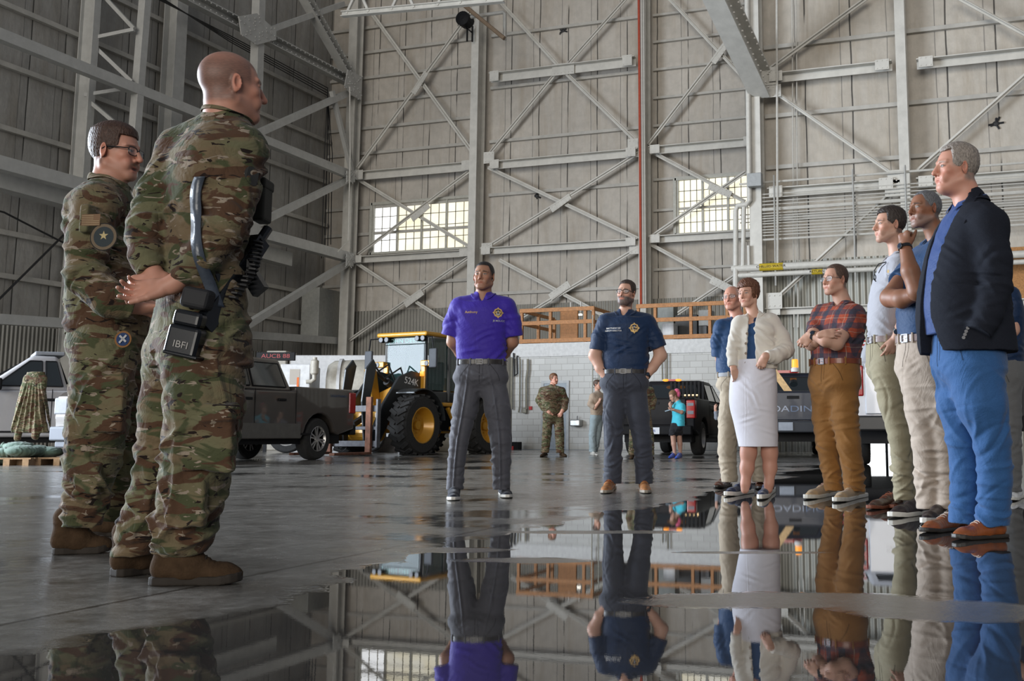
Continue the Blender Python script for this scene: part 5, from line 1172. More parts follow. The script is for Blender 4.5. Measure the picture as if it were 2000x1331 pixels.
# ================= woman in white cardigan
P = Person('person, woman with short brown hair in white cardigan and white skirt', (1470, 972), .0055, -30)
P.head((1461, 576, 0), -36, 0, -4, .93, (1474, 622, .02), dict(jaw=.9, brow=V3(.10, .05, .03), neckw=.85, hair=dict(col=(.085, .035, .018), g=.020, top=.034, line=.060, back=-.080, noise=.007, nsc=130, over_ears=1, temple=.045, recede=.0)), SK_LIGHT)
hips = [(1470, 800, 44, 0, .7), (1472, 760, 44.5, 0, .7), (1472, 730, 41, 0, .7), (1472, 705, 36, 0, .7)]
def skirt(P):
    F = Field(); sc = P.secs([(1481, 873, 36.5, 0, .75), (1476, 830, 41, 0, .75), (1471, 790, 45, 0, .75), (1471, 755, 45, 0, .74), (1472, 725, 42, 0, .72), (1472, 703, 38, 0, .7)], -30, .7); P.hipsec = sc; F.stack(sc, -30, ex=2.2)
    for i, (x, y, a) in enumerate(((1450, 735, .5), (1500, 740, -.5), (1460, 760, .8), (1490, 800, .2), (1460, 820, -.3), (1505, 845, .3), (1475, 780, 1.2))): F.fold(P.L(x, y, -.14), V3(math.sin(a), 0, math.cos(a)), V3(math.cos(a), 0, -math.sin(a)), .05, .0035, .04, .08)
    F.fold(P.L(1457, 800, -.16), V3(1, 0, 0), V3(0, 0, 1), .012, .0022, .006, .30)
    return P.mesh('skirt', F, m_wht := cloth('white denim skirt', (.66, .65, .71, 1), .8, .03, wr=.5), noise=.0008)
skirt(P)
m_card = cloth('cream knit cardigan', (.66, .62, .55, 1), .95, .05, .6, .3, wr=.15)
tor = [(1474, 722, 43, 0, .66), (1475, 690, 41, 0, .66), (1474, 660, 40, 0, .66), (1473, 638, 38, 0, .6), (1474, 626, 26, 0, .6)]
# inner navy shirt
F = Field(); F.stack([(a[0], a[1], a[2], a[3] * .88, a[4] * .88, a[5]) for a in P.secs([(1474, 722, 42, 0, .66)] + tor[1:], -30)], -30, .02); F.cone(P.nb, P.nb + V3(0, 0, -.08), .055, .075, .03); a = P.nb + P.fdir() * .06 + V3(0, 0, .05); F.cone(a, P.nb + P.fdir() * .10 + V3(0, 0, -.10), .032, .006, .006, 's')
P.top = P.mesh('shirt', F, m_navy2); P.collar(m_navy, -30, r=.056, up=.035, drop=.03, out=.026)
def opening(F):
    f = P.fdir(); F.fn(lambda Q: np.maximum(np.maximum((np.abs((Q - P.L(1456, 660, -.2)) @ nrm(V3(f[1], -f[0], 0) * -1)) - (.030 + .012 * np.clip((P.L(1456, 660)[2] - Q[..., 2]) / .2, -.3, 1))), -(Q - P.nb) @ f + .02), -.5), P.L(1438, 740, -.4), P.L(1475, 600, .0), .006, 's')
sl = [[(1507, 632, 0, 17), (1524, 660, -.02, 18.5), (1534, 684, -.06, 17), (1515, 697, -.16, 14), (1497, 696, -.22, 11)], [(1441, 634, 0, 13), (1434, 665, .0, 12), (1430, 690, -.02, 11), (1430, 708, -.05, 9), (1431, 716, -.06, 8.5)]]
sv = P.top; P.torso(tor, -30, m_card, sleeves=sl, shoulders=[(1503, 630, 0, 17), (1447, 631, 0, 13)], name='cardigan', neck_r=.064, cutv=.12, folds=.9, sfold=.8, extra=opening); tr = P.tree()
P.collar(m_card, -30, r=.066, up=.022, drop=.010, out=.008, open_=110, name='ribbed_band', th=.010, tip=0)
for (x, y) in ((1471, 628), (1467, 645), (1465, 665), (1465, 685), (1465, 704), (1467, 721)):
    q = P.L(x, y, -.4); hh = tr.ray_cast(Vector(q), Vector((0, 1, 0)), 1); 
    if hh[0] is not None: obj('button', MB().lathe([(0, .011), (.006, .010)], hh[0] + Vector((0, -.006, 0)), 'y', 14), mat('horn button', (.13, .075, .03, 1), .3, 0, .5, 0, 60), P.top)
F = Field(); p, r = P.limb([(1503, 697, -.20, 8.5), (1494, 697, -.235, 7)]); F.chain(p, r, .01); hand_field(F, p[-1], V3(-.35, .1, -.9), V3(.3, .9, 0), -1, .88, [30, 35, 40, 50], 4, 25); P.skinpart(F, .004)
F = Field(); p, r = P.limb([(1431, 712, -.05, 7), (1433, 722, -.07, 6.5)]); F.chain(p, r, .01); hand_field(F, p[-1], V3(.3, .1, -.9), V3(-.3, .9, 0), 1, .85, 25); P.skinpart(F, .0045)
for a in ([(1463, 850, 0, 18), (1462, 885, .02, 15.5), (1459, 915, .02, 13), (1456, 945, 0, 8.5), (1455, 957, 0, 8)], [(1502, 850, .0, 18), (1503, 885, .02, 15.5), (1504, 915, .02, 13), (1502, 945, 0, 8.5), (1501, 957, 0, 8)]):
    F = Field(); p, r = P.limb(a); F.chain(p, r, .03); P.skinpart(F, paint=V3(.92, .80, .80))
P.core(tor[1:] + hips[1:3], -30, None, cs=.74); P.finish()
m_nvs = cloth('navy canvas shoe', (.010, .018, .055, 1), .8)
P.shoe(P.G(1417, 971), P.G(1468, 963), m_nvs, M_SOLEW, w=.047, hgt=.055, sh=.032); P.shoe(P.G(1484, 978), P.G(1508, 960), m_nvs, M_SOLEW, w=.047, hgt=.055, sh=.032)
# ================= man in the plaid shirt, arms crossed
P = Person('person in red plaid short sleeved shirt and ochre trousers, arms crossed, glasses', (1645, 975), .0055, -50)
P.head((1631, 548, 0), -58, 1, 0, 1.05, (1647, 597, .02), dict(jaw=1.05, glasses='steel', scalp=(.10, .065, .045), scalp_a=.75, hairline=.088, neckw=1.08, brow=V3(.2, .12, .08), stubble=.12, hair=dict(col=(.055, .032, .022), g=.004, top=.010, line=.088, back=-.045, noise=.0012)), SK_LIGHT)
hips = [(1628, 790, 40, 0, .8), (1629, 755, 45, 0, .8), (1630, 725, 45, 0, .8), (1631, 702, 43, 0, .8)]
legs = [[(1610, 750, .06, 27), (1611, 815, .04, 25), (1616, 868, 0, 22), (1622, 910, .03, 19), (1629, 955, .06, 17.5)], [(1649, 750, -.06, 28), (1650, 815, -.10, 26), (1658, 868, -.12, 23), (1665, 910, -.10, 20.5), (1669, 955, -.06, 19.5)]]
tor = [(1632, 706, 44, 0, .82), (1633, 685, 46, 0, .82), (1635, 655, 49, 0, .76), (1638, 628, 49, 0, .66), (1641, 612, 42, 0, .6), (1644, 602, 30, 0, .6)]
m_och = cloth('ochre canvas trousers', (.27, .125, .035, 1), .85, .08)
P.trousers(hips, legs, m_och, -50, folds=1.4, q=.8); m_pl = plaid('red plaid cotton', -50)
P.torso(tor, -50, m_pl, sleeves=[[(1670, 618, -.10, 19), (1664, 638, -.16, 19), (1650, 657, -.22, 18)], [(1600, 618, .10, 16), (1592, 640, .0, 16), (1590, 652, -.06, 16)]], shoulders=[(1668, 614, -.08, 18), (1604, 612, .12, 16)], folds=1.2)
P.collar(m_pl, -50, open_=44)
F = Field(); p, r = P.limb([(1660, 636, -.15, 12), (1634, 671, -.30, 13.5), (1612, 665, -.33, 12), (1583, 654, -.26, 8)]); F.chain(p, r, .02); hand_field(F, p[-1], V3(-.62, .0, -.75), V3(.2, .9, -.2), -1, 1.0, [30, 38, 45, 55], 5, 25); P.skinpart(F, .0045); P.watch(p[-1] * .8 + p[-2] * .2, p[-1] - p[-2], r[-1] + .003, facedir=(-.2, -.9, .4))
F = Field(); p, r = P.limb([(1590, 648, -.05, 13), (1584, 672, -.16, 12.5), (1592, 668, -.24, 10), (1604, 655, -.335, 8)]); F.chain(p, r, .02); hand_field(F, p[-1] + V3(0, -.02, 0), V3(.85, -.12, .12), V3(.15, .9, -.35), 1, 1.0, [12, 18, 22, 26], 7, 20); P.skinpart(F, .0045)
P.core(tor + hips[1:3], -50, legs); P.finish(); P.belt(leather('cognac belt', (.20, .045, .015, 1), .35), w=.040)
m_tanc = cloth('tan suede sneaker', (.43, .30, .17, 1), .9)
P.shoe(P.G(1573, 977), P.G(1636, 966), m_tanc, M_SOLEW, w=.054, sh=.030, laces=mat('tan laces', (.35, .2, .15, 1))); P.shoe(P.G(1630, 983), P.G(1689, 970), m_tanc, M_SOLEW, w=.054, sh=.030, laces=mat('tan laces', (.35, .2, .15, 1)))
# ================= man in the light grey polo
P = Person('person in light grey polo in profile, sunglasses hooked on the collar, khaki trousers', (1755, 994), .006, -70)
P.head((1737, 441, .05), -76, 1, 0, 1.06, (1757, 499, .06), dict(scalp=(.04, .028, .022), scalp_a=.85, hairline=.080, brow=V3(.05, .03, .02), stubble=.25, hair=dict(col=(.022, .015, .012), g=.006, top=.020, line=.078, back=-.045, noise=.004, quiff=1, nsc=120)), SK_LIGHT)
hips = [(1740, 770, 34, 0, .88), (1735, 730, 38, 0, .88), (1730, 695, 36, 0, .88), (1729, 660, 33, 0, .88)]
legs = [[(1732, 725, -.10, 31), (1744, 790, -.12, 26), (1757, 850, -.12, 22), (1762, 910, -.10, 19), (1765, 970, -.06, 19)], [(1740, 725, .10, 30), (1752, 790, .1, 26), (1766, 850, .1, 22), (1772, 910, .1, 18), (1774, 968, .1, 17)]]
tor = [(1734, 668, 36, 0, .95), (1733, 630, 38, 0, .95), (1735, 590, 37, 0, .90), (1741, 550, 34, 0, .76), (1748, 522, 28, 0, .6), (1753, 506, 20, 0, .6)]
m_gp = cloth('light grey polo knit', (.42, .42, .46, 1), .7, .04)
P.trousers(hips, legs, cloth('sage khaki trousers', (.34, .30, .20, 1), .8, .07), -70, folds=1.5); P.torso(tor, -70, m_gp, sleeves=[[(1756, 530, -.15, 22), (1766, 565, -.2, 21), (1770, 590, -.2, 21)], [(1740, 530, .2, 18), (1742, 565, .24, 17), (1742, 590, .24, 17)]], shoulders=[(1756, 524, -.12, 21), (1745, 524, .14, 18)])
P.collar(m_gp, -70)
F = Field(); p, r = P.limb([(1768, 580, -.2, 14), (1770, 612, -.22, 13), (1756, 645, -.22, 9), (1748, 664, -.17, 8)]); F.chain(p, r, .02); hand_field(F, p[-1], V3(-.4, .1, -.9), V3(-.3, .9, 0), -1, .95, 15); P.skinpart(F); P.watch(p[-2], p[-1] - p[-2], r[-2] + .002, facedir=(-.5, -1, .1))
F = Field(); p, r = P.limb([(1742, 585, .24, 12), (1730, 620, .24, 11), (1712, 668, .2, 8)]); F.chain(p, r, .02); hand_field(F, p[-1], V3(-.2, 0, -.9), V3(.9, 0, 0), -1, .9, 15); P.skinpart(F)
P.core(tor + hips[1:3], -70, legs); P.finish(); P.belt(m_beltg, z=P.L(1730, 665)[2], w=.042)
tr = P.tree(); c_ = P.L(1729, 531, -.2); P.decal('emblem', MB().box2((-.02, -.014, 0), (.02, -.011, .001)).box2((-.014, -.022, 0), (.014, -.019, .001)), mat('dark thread', (.05, .05, .07, 1)), c_, (-.6, -.8, 0), tree=tr); P.decal('emblem', MB().add([(.012 * math.sin(i * PI / 4), .012 * math.cos(i * PI / 4) + .008, 0) for i in range(8)], [tuple(range(8))]), M_GOLD, c_, (-.6, -.8, 0), tree=tr)
sg = thing('sunglasses', 'dark sunglasses hooked on the collar of the light grey polo', 'sunglasses', P.B, YAW)
mb = MB(); mb.tube([P.L(1731, 512, -.12), P.L(1716, 516, -.13), P.L(1707, 530, -.13), P.L(1706, 545, -.12), P.L(1711, 550, -.11)], .004, 8); mb.tube([P.L(1731, 514, -.10), P.L(1722, 522, -.13), P.L(1716, 534, -.12)], .003, 8); obj('frame', mb, M_BLACKP, sg)
obj('lens', MB().ball(P.L(1709, 542, -.12), (.008, .02, .022)), M_BLACKP, sg)
m_brs = leather('dark brown leather shoe', (.06, .025, .017, 1), .4); m_redsole = mat('rust sole rim', (.20, .06, .03, 1), .5)
P.shoe(P.G(1696, 997), P.G(1766, 988), m_brs, m_redsole, w=.052, laces=m_beltb); P.shoe(P.G(1741, 996), P.G(1790, 980), m_brs, m_redsole, w=.050)
# ================= man with hand on chin
P = Person('person with grey goatee in navy polo and beige trousers, fist held to his chin', (1812, 1014), .0055, -62)
P.head((1806, 411, .03), -66, 3, -4, 1.02, (1832, 468, .05), dict(jaw=1.05, scalp=(.09, .085, .085), scalp_a=.9, hairline=.085, brow=V3(.05, .035, .03), stubble=.55, stub_col=V3(.24, .21, .20), hair=dict(col=(.085, .085, .09), g=.003, top=.007, line=.088, back=-.03, noise=.001)), (.25, .115, .065))
hips = [(1806, 770, 46, 0, .86), (1804, 725, 50, 0, .86), (1803, 690, 48, 0, .86), (1803, 655, 46, 0, .86)]
legs = [[(1796, 722, -.02, 42), (1805, 800, -.04, 36), (1813, 865, -.04, 31), (1816, 930, -.02, 29), (1818, 995, 0, 27)], [(1826, 722, -.10, 38), (1838, 800, -.1, 34), (1848, 865, -.1, 28), (1852, 930, -.08, 26), (1853, 995, -.08, 24)]]
tor = [(1805, 662, 48, 0, .92), (1804, 620, 50, 0, .92), (1806, 580, 50, 0, .86), (1812, 535, 48, 0, .72), (1820, 500, 42, 0, .62), (1827, 482, 28, 0, .6)]
P.trousers(hips, legs, cloth('beige chino', (.46, .38, .31, 1), .8, .06), -62, folds=1.2)
P.torso(tor, -62, m_navy2, sleeves=[[(1793, 512, .16, 24), (1772, 535, .12, 24), (1755, 553, .06, 24)], [(1838, 512, -.14, 24), (1832, 540, -.22, 23), (1822, 556, -.26, 22)]], shoulders=[(1795, 508, .15, 22), (1838, 508, -.12, 23)])
P.collar(m_navy2, -62)
F = Field(); p, r = P.limb([(1764, 545, .08, 19), (1738, 582, -.04, 18.5), (1762, 584, -.16, 18), (1790, 575, -.26, 13)]); F.chain(p, r, .02); hand_field(F, p[-1], V3(.9, -.1, 0), V3(0, .9, -.3), 1, 1.0, 20); P.skinpart(F, .0045)
F = Field(); p, r = P.limb([(1824, 552, -.26, 18), (1791, 570, -.38, 17), (1778, 530, -.36, 17), (1768, 484, -.30, 11)]); F.chain(p, r, .02); hand_field(F, p[-1], V3(-.02, .12, 1), V3(.7, .7, 0), -1, 1.0, [68, 74, 78, 82], 2, 38); P.skinpart(F, .004); P.watch(p[-1], p[-1] - p[-2], r[-1] + .004, facedir=(-.9, -.6, .1))
P.core(tor + hips[1:3], -62, legs); P.finish(); P.belt(m_beltg, z=P.L(1803, 663)[2], w=.042)
m_dkshoe = leather('near black leather shoe', (.022, .012, .012, 1), .5)
P.shoe(P.G(1738, 1013), P.G(1822, 1003), m_dkshoe, M_SOLEW, w=.054, sh=.028); P.shoe(P.G(1804, 1026), P.G(1858, 1008), m_dkshoe, M_SOLEW, w=.052, sh=.028)
# ================= grey haired man in the blazer
P = Person('person with grey hair in dark blazer and bright blue trousers, hand in pocket', (1890, 1050), .005, -78)
P.head((1866, 331, 0), -80, 2, 2, 1.05, (1893, 397, .0), dict(scalp=(.22, .19, .165), scalp_a=.85, hairline=.082, brow=V3(.35, .25, .2), neckw=1.12, neckfat=1, hair=dict(col=(.18, .155, .135), g=.007, top=.018, line=.082, back=-.05, noise=.003, nsc=140, recede=.3)), SK_RUDDY, h=.0036)
hips = [(1895, 780, 56, 0, .92), (1893, 730, 64, 0, .92), (1890, 680, 66, 0, .92), (1889, 640, 64, 0, .92)]
legs = [[(1874, 725, .09, 46), (1872, 790, .08, 42), (1883, 855, .06, 34), (1888, 930, .08, 31), (1883, 1003, .1, 31)], [(1905, 725, -.10, 54), (1918, 790, -.12, 48), (1937, 855, -.12, 35), (1944, 930, -.1, 32), (1938, 1020, -.06, 32)]]
m_blu = cloth('bright blue wool trousers', (.024, .085, .22, 1), .8, .06, .3, .15, 7, .25)
P.trousers(hips, legs, m_blu, -78, folds=1.1)
# blue polo under the jacket
tor = [(1868, 655, 58, 0, .95), (1866, 600, 64, 0, .95), (1869, 540, 62, 0, .90), (1878, 470, 52, 0, .74), (1888, 425, 42, 0, .62), (1893, 405, 30, 0, .6)]
m_bp = cloth('blue polo under blazer', (.012, .045, .17, 1), .6, .06)
P.torso(tor, -78, m_bp, name='shirt', neck_r=.072, cutv=.06, folds=.6); P.collar(m_bp, -78, r=.072, up=.034, drop=.04, out=.026)
m_blz = cloth('midnight wool blazer', (.008, .010, .017, 1), .9, .06, .3, .0, 7, .2, wr=.35)
jt = [(1891, 690, 88, .01, .90), (1884, 640, 89, .01, .92), (1881, 580, 86, .01, .94), (1885, 520, 79, .01, .90), (1893, 460, 68, .01, .80), (1898, 425, 52, .0, .68), (1897, 408, 34, 0, .62)]
def jopen(F):
    f = P.fdir(-78); side = V3(-f[1], f[0], 0); n0 = P.nb
    def cut(Q):
        q = Q - n0; a = q @ f; b = q @ side; z = -q[..., 2]
        half = np.interp(z, [-.1, 0, .12, .28, .42, .60, .80], [.070, .070, .070, .058, .040, .050, .11]); front = np.interp(z, [-.1, 0, .1, .2, .8], [.02, .03, .08, .12, .12]) - a; return np.maximum(np.abs(b) - half, front)
    F.fn(cut, n0 - V3(.45, .35, .85), n0 + V3(.1, .2, .1), .004, 's')
sl = [[(1932, 448, -.17, 33), (1941, 510, -.21, 34), (1943, 560, -.22, 32), (1930, 610, -.23, 28), (1912, 650, -.24, 24)], [(1888, 448, .2, 28), (1880, 520, .23, 28), (1878, 580, .23, 26), (1866, 640, .22, 22), (1860, 655, .22, 20)]]
P.torso(jt, -78, m_blz, sleeves=sl, shoulders=[(1930, 442, -.15, 32), (1885, 440, .17, 28)], name='blazer', neck_r=.082, cutv=0, folds=.8, sfold=.8, slope=.075, extra=jopen, kk=.05)
tr = P.tree(); f = P.fdir(-78)
for q in (1, -1):
    sd = V3(-f[1], f[0], 0) * q
    lap = [P.nb + sd * .055 + V3(0, 0, .02) - f * .01, P.nb + sd * .10 + V3(0, 0, -.05) + f * .02, P.nb + sd * .125 + V3(0, 0, -.15) + f * .06, P.nb + sd * .085 + V3(0, 0, -.30) + f * .13, P.nb + sd * .062 + V3(0, 0, -.46) + f * .16, P.nb + sd * .06 + V3(0, 0, -.28) + f * .14, P.nb + sd * .055 + V3(0, 0, -.12) + f * .08]
    vs = []
    for p_ in lap:
        h_ = tr.find_nearest(Vector(p_)); vs.append(tuple(h_[0] + h_[1] * .006))
    o = obj('lapel', MB().add(vs, [(0, 1, 2, 6), (6, 2, 3, 5), (5, 3, 4)]), m_blz, P.top, True); o.modifiers.new('t', 'SOLIDIFY').thickness = .005
P.collar(m_blz, -78, r=.078, up=.026, drop=.035, out=.018, open_=150, name='coat_collar', tip=0)
for i in range(4):
    q = P.L(1938 - i * 2.4, 626 + i * 6.5, -.6); hh = tr.ray_cast(Vector(q), Vector((0, 1, 0)), 1.2)
    if hh[0] is not None: obj('cuff_button', MB().lathe([(0, .0085), (.005, .0075)], hh[0] + Vector((0, -.005, 0)), 'y', 12), M_METAL, P.top)
F = Field(); p, r = P.limb([(1915, 635, -.22, 16), (1907, 652, -.20, 14)]); F.chain(p, r, .02); hand_field(F, p[-1], V3(-.45, .45, -.85), V3(.1, .9, 0), -1, 1.0, [10, 14, 18, 22], 3, 10); P.skinpart(F, .004)
F = Field(); p, r = P.limb([(1862, 645, .22, 13), (1858, 668, .2, 12)]); F.chain(p, r, .02); hand_field(F, p[-1], V3(-.1, 0, -.95), V3(.9, 0, 0), -1, .95, 15); P.skinpart(F, .006)
P.core([(1880, 650, 55, 0, .85), (1882, 560, 56, 0, .85), (1888, 460, 50, 0, .72), (1893, 410, 30, 0, .6)] + hips[1:3], -78, legs); P.finish()
m_cog = leather('cognac leather shoe', (.26, .075, .022, 1), .28)
P.shoe(P.G(1800, 1043), P.G(1893, 1032), m_cog, m_dks, w=.052, sh=.020, laces=mat('pale laces', (.5, .42, .36, 1))); P.shoe(P.G(1862, 1056), P.G(1964, 1050), m_cog, m_dks, w=.052, sh=.020, laces=mat('pale laces', (.5, .42, .36, 1)))
# ================= man mostly hidden behind the blazer
P = Person('person in navy polo and grey trousers, mostly hidden behind the blazer man', (1968, 976), .009, -60)
P.head((1938, 540, 0), -70, 0, 0, 1.0, (1950, 582, 0), dict(scalp=(.08, .05, .03), hairline=.08, hair=dict(col=(.06, .04, .03), g=.005, top=.012)), SK_LIGHT, h=.007)
hips = [(1958, 790, 36, 0, .8), (1957, 740, 40, 0, .8), (1956, 705, 38, 0, .8)]
legs = [[(1968, 745, -.08, 26), (1972, 830, -.1, 22), (1976, 900, -.1, 19), (1978, 955, -.08, 16)], [(1945, 745, .08, 25), (1948, 830, .1, 20), (1950, 900, .1, 18), (1950, 955, .1, 16)]]
tor = [(1956, 712, 40, 0, .86), (1956, 660, 40, 0, .86), (1956, 615, 40, 0, .75), (1954, 592, 34, 0, .6)]
P.trousers(hips, legs, cloth('mid grey trousers', (.14, .14, .14, 1), .8, .06), -60); P.torso(tor, -60, m_navy, sleeves=[[(1974, 578, -.1, 18), (1978, 600, -.12, 17), (1979, 620, -.12, 17)], [(1934, 600, .16, 15), (1930, 625, .2, 15), (1930, 640, .2, 15)]], shoulders=[(1970, 580, -.1, 18)])
for a in ([(1979, 610, -.12, 13), (1978, 645, -.14, 12.5), (1962, 668, -.2, 9), (1945, 665, -.25, 8)],):
    F = Field(); p, r = P.limb(a); F.chain(p, r, .02); hand_field(F, p[-1], V3(-.9, 0, 0), V3(0, 1, 0), 1, .95, 15); P.skinpart(F)
P.core(tor + hips[1:3], -60, legs); P.finish(); P.shoe(P.G(1972, 980), P.G(1992, 972), cloth('white sneaker', (.75, .75, .75, 1), .7), M_SOLEW, w=.05); P.shoe(P.G(1925, 974), P.G(1950, 968), cloth('white sneaker', (.75, .75, .75, 1), .7), M_SOLEW, w=.05)
# ================= people in the background
def simple(label, base, face, headc, hs, neck, tor, hips, legs, sl, m_top, m_bot, skin, hair, arms, h=.012, q=.65, shoes=None, pitch=0, mshoe=None, opts=None, folds=1.0, hands=True, short=0):
    m_ = [(a + b) / 2 for a, b in zip(hips[0], hips[1])]; hips = [hips[0], tuple(m_), (hips[1][0], hips[1][1] - 3, hips[1][2])]; P = Person(label, base, h, face); o_ = dict(hair=dict(col=hair, g=.010, top=.02, h=.009), scalp=hair, scalp_a=.8); o_.update(opts or {})
    P.head(headc, face, pitch, 0, hs, neck, o_, skin, h=.009)
    P.trousers(hips, legs, m_bot, face, q=q, folds=folds, low=9 if short else .07)
    P.torso(tor, face, m_top, q, sleeves=sl, shoulders=[(s_[0][0], s_[0][1], s_[0][2], s_[0][3]) for s_ in sl], cutv=.05, folds=folds)
    for i, a in enumerate(arms):
        F = Field(); p, r = P.limb(a[0]); F.chain(p, r, .02); hand_field(F, p[-1], V3(*a[1]), V3(*a[2]), a[3], hs, 30); P.skinpart(F, .008)
    for lg in ([] if not short else short):
        F = Field(); p, r = P.limb(lg); F.chain(p, r, .02); P.skinpart(F, .008)
    P.core(tor + hips[1:], face, None if short else legs, cs=.74); P.finish()
    for t_, hl in shoes: P.shoe(P.G(*t_), P.G(*hl), mshoe, mshoe, w=.05 * min(1, hs), h=.009, sh=.02)
    return P
FB = simple('person in camouflage uniform by the grey door, hand in pocket, looking right', (1080, 891), 45, (1082, 741, 0), 1.08, (1079, 755, .02), [(1080, 812, 18), (1080, 800, 18), (1079, 780, 20), (1078, 766, 21), (1078, 758, 13)], [(1080, 830, 18), (1080, 805, 18)], [[(1070, 820, 0, 10), (1068, 850, 0, 9), (1064, 880, 0, 8)], [(1091, 820, 0, 10), (1093, 850, 0, 9), (1094, 880, 0, 8)]],
 [[(1060, 764, 0, 7), (1053, 782, 0, 7.5), (1062, 797, -.15, 6.5), (1070, 804, -.2, 5)], [(1097, 764, 0, 7), (1104, 782, 0, 7), (1103, 797, -.1, 6), (1099, 803, -.18, 5)]], m_camo, m_camo, SK_RUDDY, (.10, .045, .02),
 [([(1069, 803, -.2, 3.8), (1073, 806, -.22, 3.6)], (.6, 0, -.7), (-.2, .9, 0), 1), ([(1099, 802, -.18, 3.8), (1097, 806, -.2, 3.6)], (-.4, 0, -.8), (0, 1, 0), -1)], shoes=[((1056, 893), (1068, 889)), ((1105, 893), (1094, 889))], mshoe=m_boot)
simple('person, woman in beige shirt and pale jeans half hidden by the bearded man', (1168, 889), 60, (1167, 752, 0), .95, (1167, 766, .02), [(1166, 812, 12), (1165, 795, 12), (1166, 778, 14), (1168, 770, 9)], [(1164, 832, 12.5), (1166, 808, 11)], [[(1160, 825, -.05, 8), (1157, 850, -.05, 7), (1158, 882, -.05, 7.5)], [(1170, 825, .05, 8), (1167, 850, .05, 7), (1160, 880, .05, 7)]],
 [[(1158, 775, -.15, 6), (1153, 790, -.2, 6), (1162, 797, -.25, 5)], [(1178, 775, .1, 5), (1180, 790, .1, 5), (1178, 796, .0, 5)]], cloth('beige overshirt', (.36, .28, .21, 1), .8), cloth('pale jeans', (.28, .34, .36, 1), .8), SK_LIGHT, (.05, .03, .02), [([(1162, 797, -.25, 4), (1170, 786, -.28, 3)], (.3, 0, .9), (.5, .5, 0), 1)], shoes=[((1166, 891), (1154, 888))], mshoe=M_SOLEW)
simple('person in camouflage uniform seen only between the bearded mans legs', (1252, 896), 170, (1252, 742, 0), 1.05, (1252, 756, .02), [(1252, 812, 19), (1252, 785, 20), (1252, 764, 20), (1252, 757, 12)], [(1252, 830, 17), (1252, 805, 18)], [[(1240, 820, 0, 9), (1237, 850, 0, 8), (1234, 878, 0, 7)], [(1264, 820, 0, 9), (1269, 850, 0, 8), (1271, 878, 0, 7)]],
 [[(1234, 764, 0, 7), (1229, 782, 0, 7), (1233, 800, 0, 6)], [(1270, 764, 0, 7), (1276, 782, 0, 7), (1273, 800, 0, 6)]], m_camo, m_camo, SK_LIGHT, (.05, .03, .02), [([(1233, 800, 0, 4), (1234, 806, 0, 3.5)], (0, 0, -1), (1, 0, 0), 1)], shoes=[((1232, 898), (1236, 894)), ((1274, 898), (1270, 894))], mshoe=m_boot)
gl = simple('person, girl in turquoise shirt looking down at a phone, pink hair bow', (1322, 893), -60, (1315, 774, 0), .98, (1324, 786, .02), [(1324, 833, 13), (1325, 815, 11.5), (1325, 800, 11), (1326, 790, 8)], [(1320, 850, 12), (1322, 830, 11)], [[(1317, 835, -.05, 8), (1314, 851, -.05, 8)], [(1325, 835, .05, 8), (1326, 851, .05, 8)]],
 [[(1332, 795, -.10, 6), (1334, 806, -.14, 6.5)], [(1318, 796, .10, 5), (1313, 803, .06, 5)]], cloth('turquoise cotton', (.07, .50, .62, 1), .8), cloth('black shorts', (.015, .015, .018, 1), .8), SK_LIGHT, (.13, .07, .035),
 [([(1334, 802, -.14, 3.6), (1331, 806, -.2, 3.5), (1316, 801, -.26, 2.6)], (-.9, 0, 0), (0, -.1, .9), 1), ([(1314, 802, .06, 3.2), (1310, 796, -.05, 2.6)], (-.3, -.3, .8), (.5, .6, 0), -1)], shoes=[((1307, 896), (1318, 892)), ((1320, 897), (1330, 892))], mshoe=cloth('bright blue shoe', (.01, .07, .5, 1), .6), pitch=-30,
 short=[[(1314, 845, -.05, 5.5), (1316, 868, -.05, 4.8), (1318, 888, -.05, 3)], [(1326, 845, .05, 5.5), (1328, 868, .05, 4.8), (1329, 888, .05, 3)]])
obj('hair_bow', MB().ball(gl.L(1322, 765, .0), (.07, .05, .07)).ball(gl.L(1325, 770, .0), (.05, .05, .08)), cloth('pink fabric', (.65, .12, .22, 1)), gl.o, True); obj('ponytail', MB().ball(gl.L(1324, 772, .02), (.05, .05, .10)), hairmat((.13, .07, .035)), gl.o, True)
ph = bevel(obj('mobile_phone', MB().box((0, 0, 0), (.15, .075, .01)), mat('phone shell', (.45, .6, .7, 1), .3)), .003); ph.location = gl.B + Vector(gl.L(1305, 802, -.26)[0] * RT + FW * -.26 + UP * gl.L(1305, 802, -.26)[2]); ph.rotation_euler = (.2, -.3, YAW); tag(ph, 'light blue mobile phone held by the girl in turquoise', 'phone')
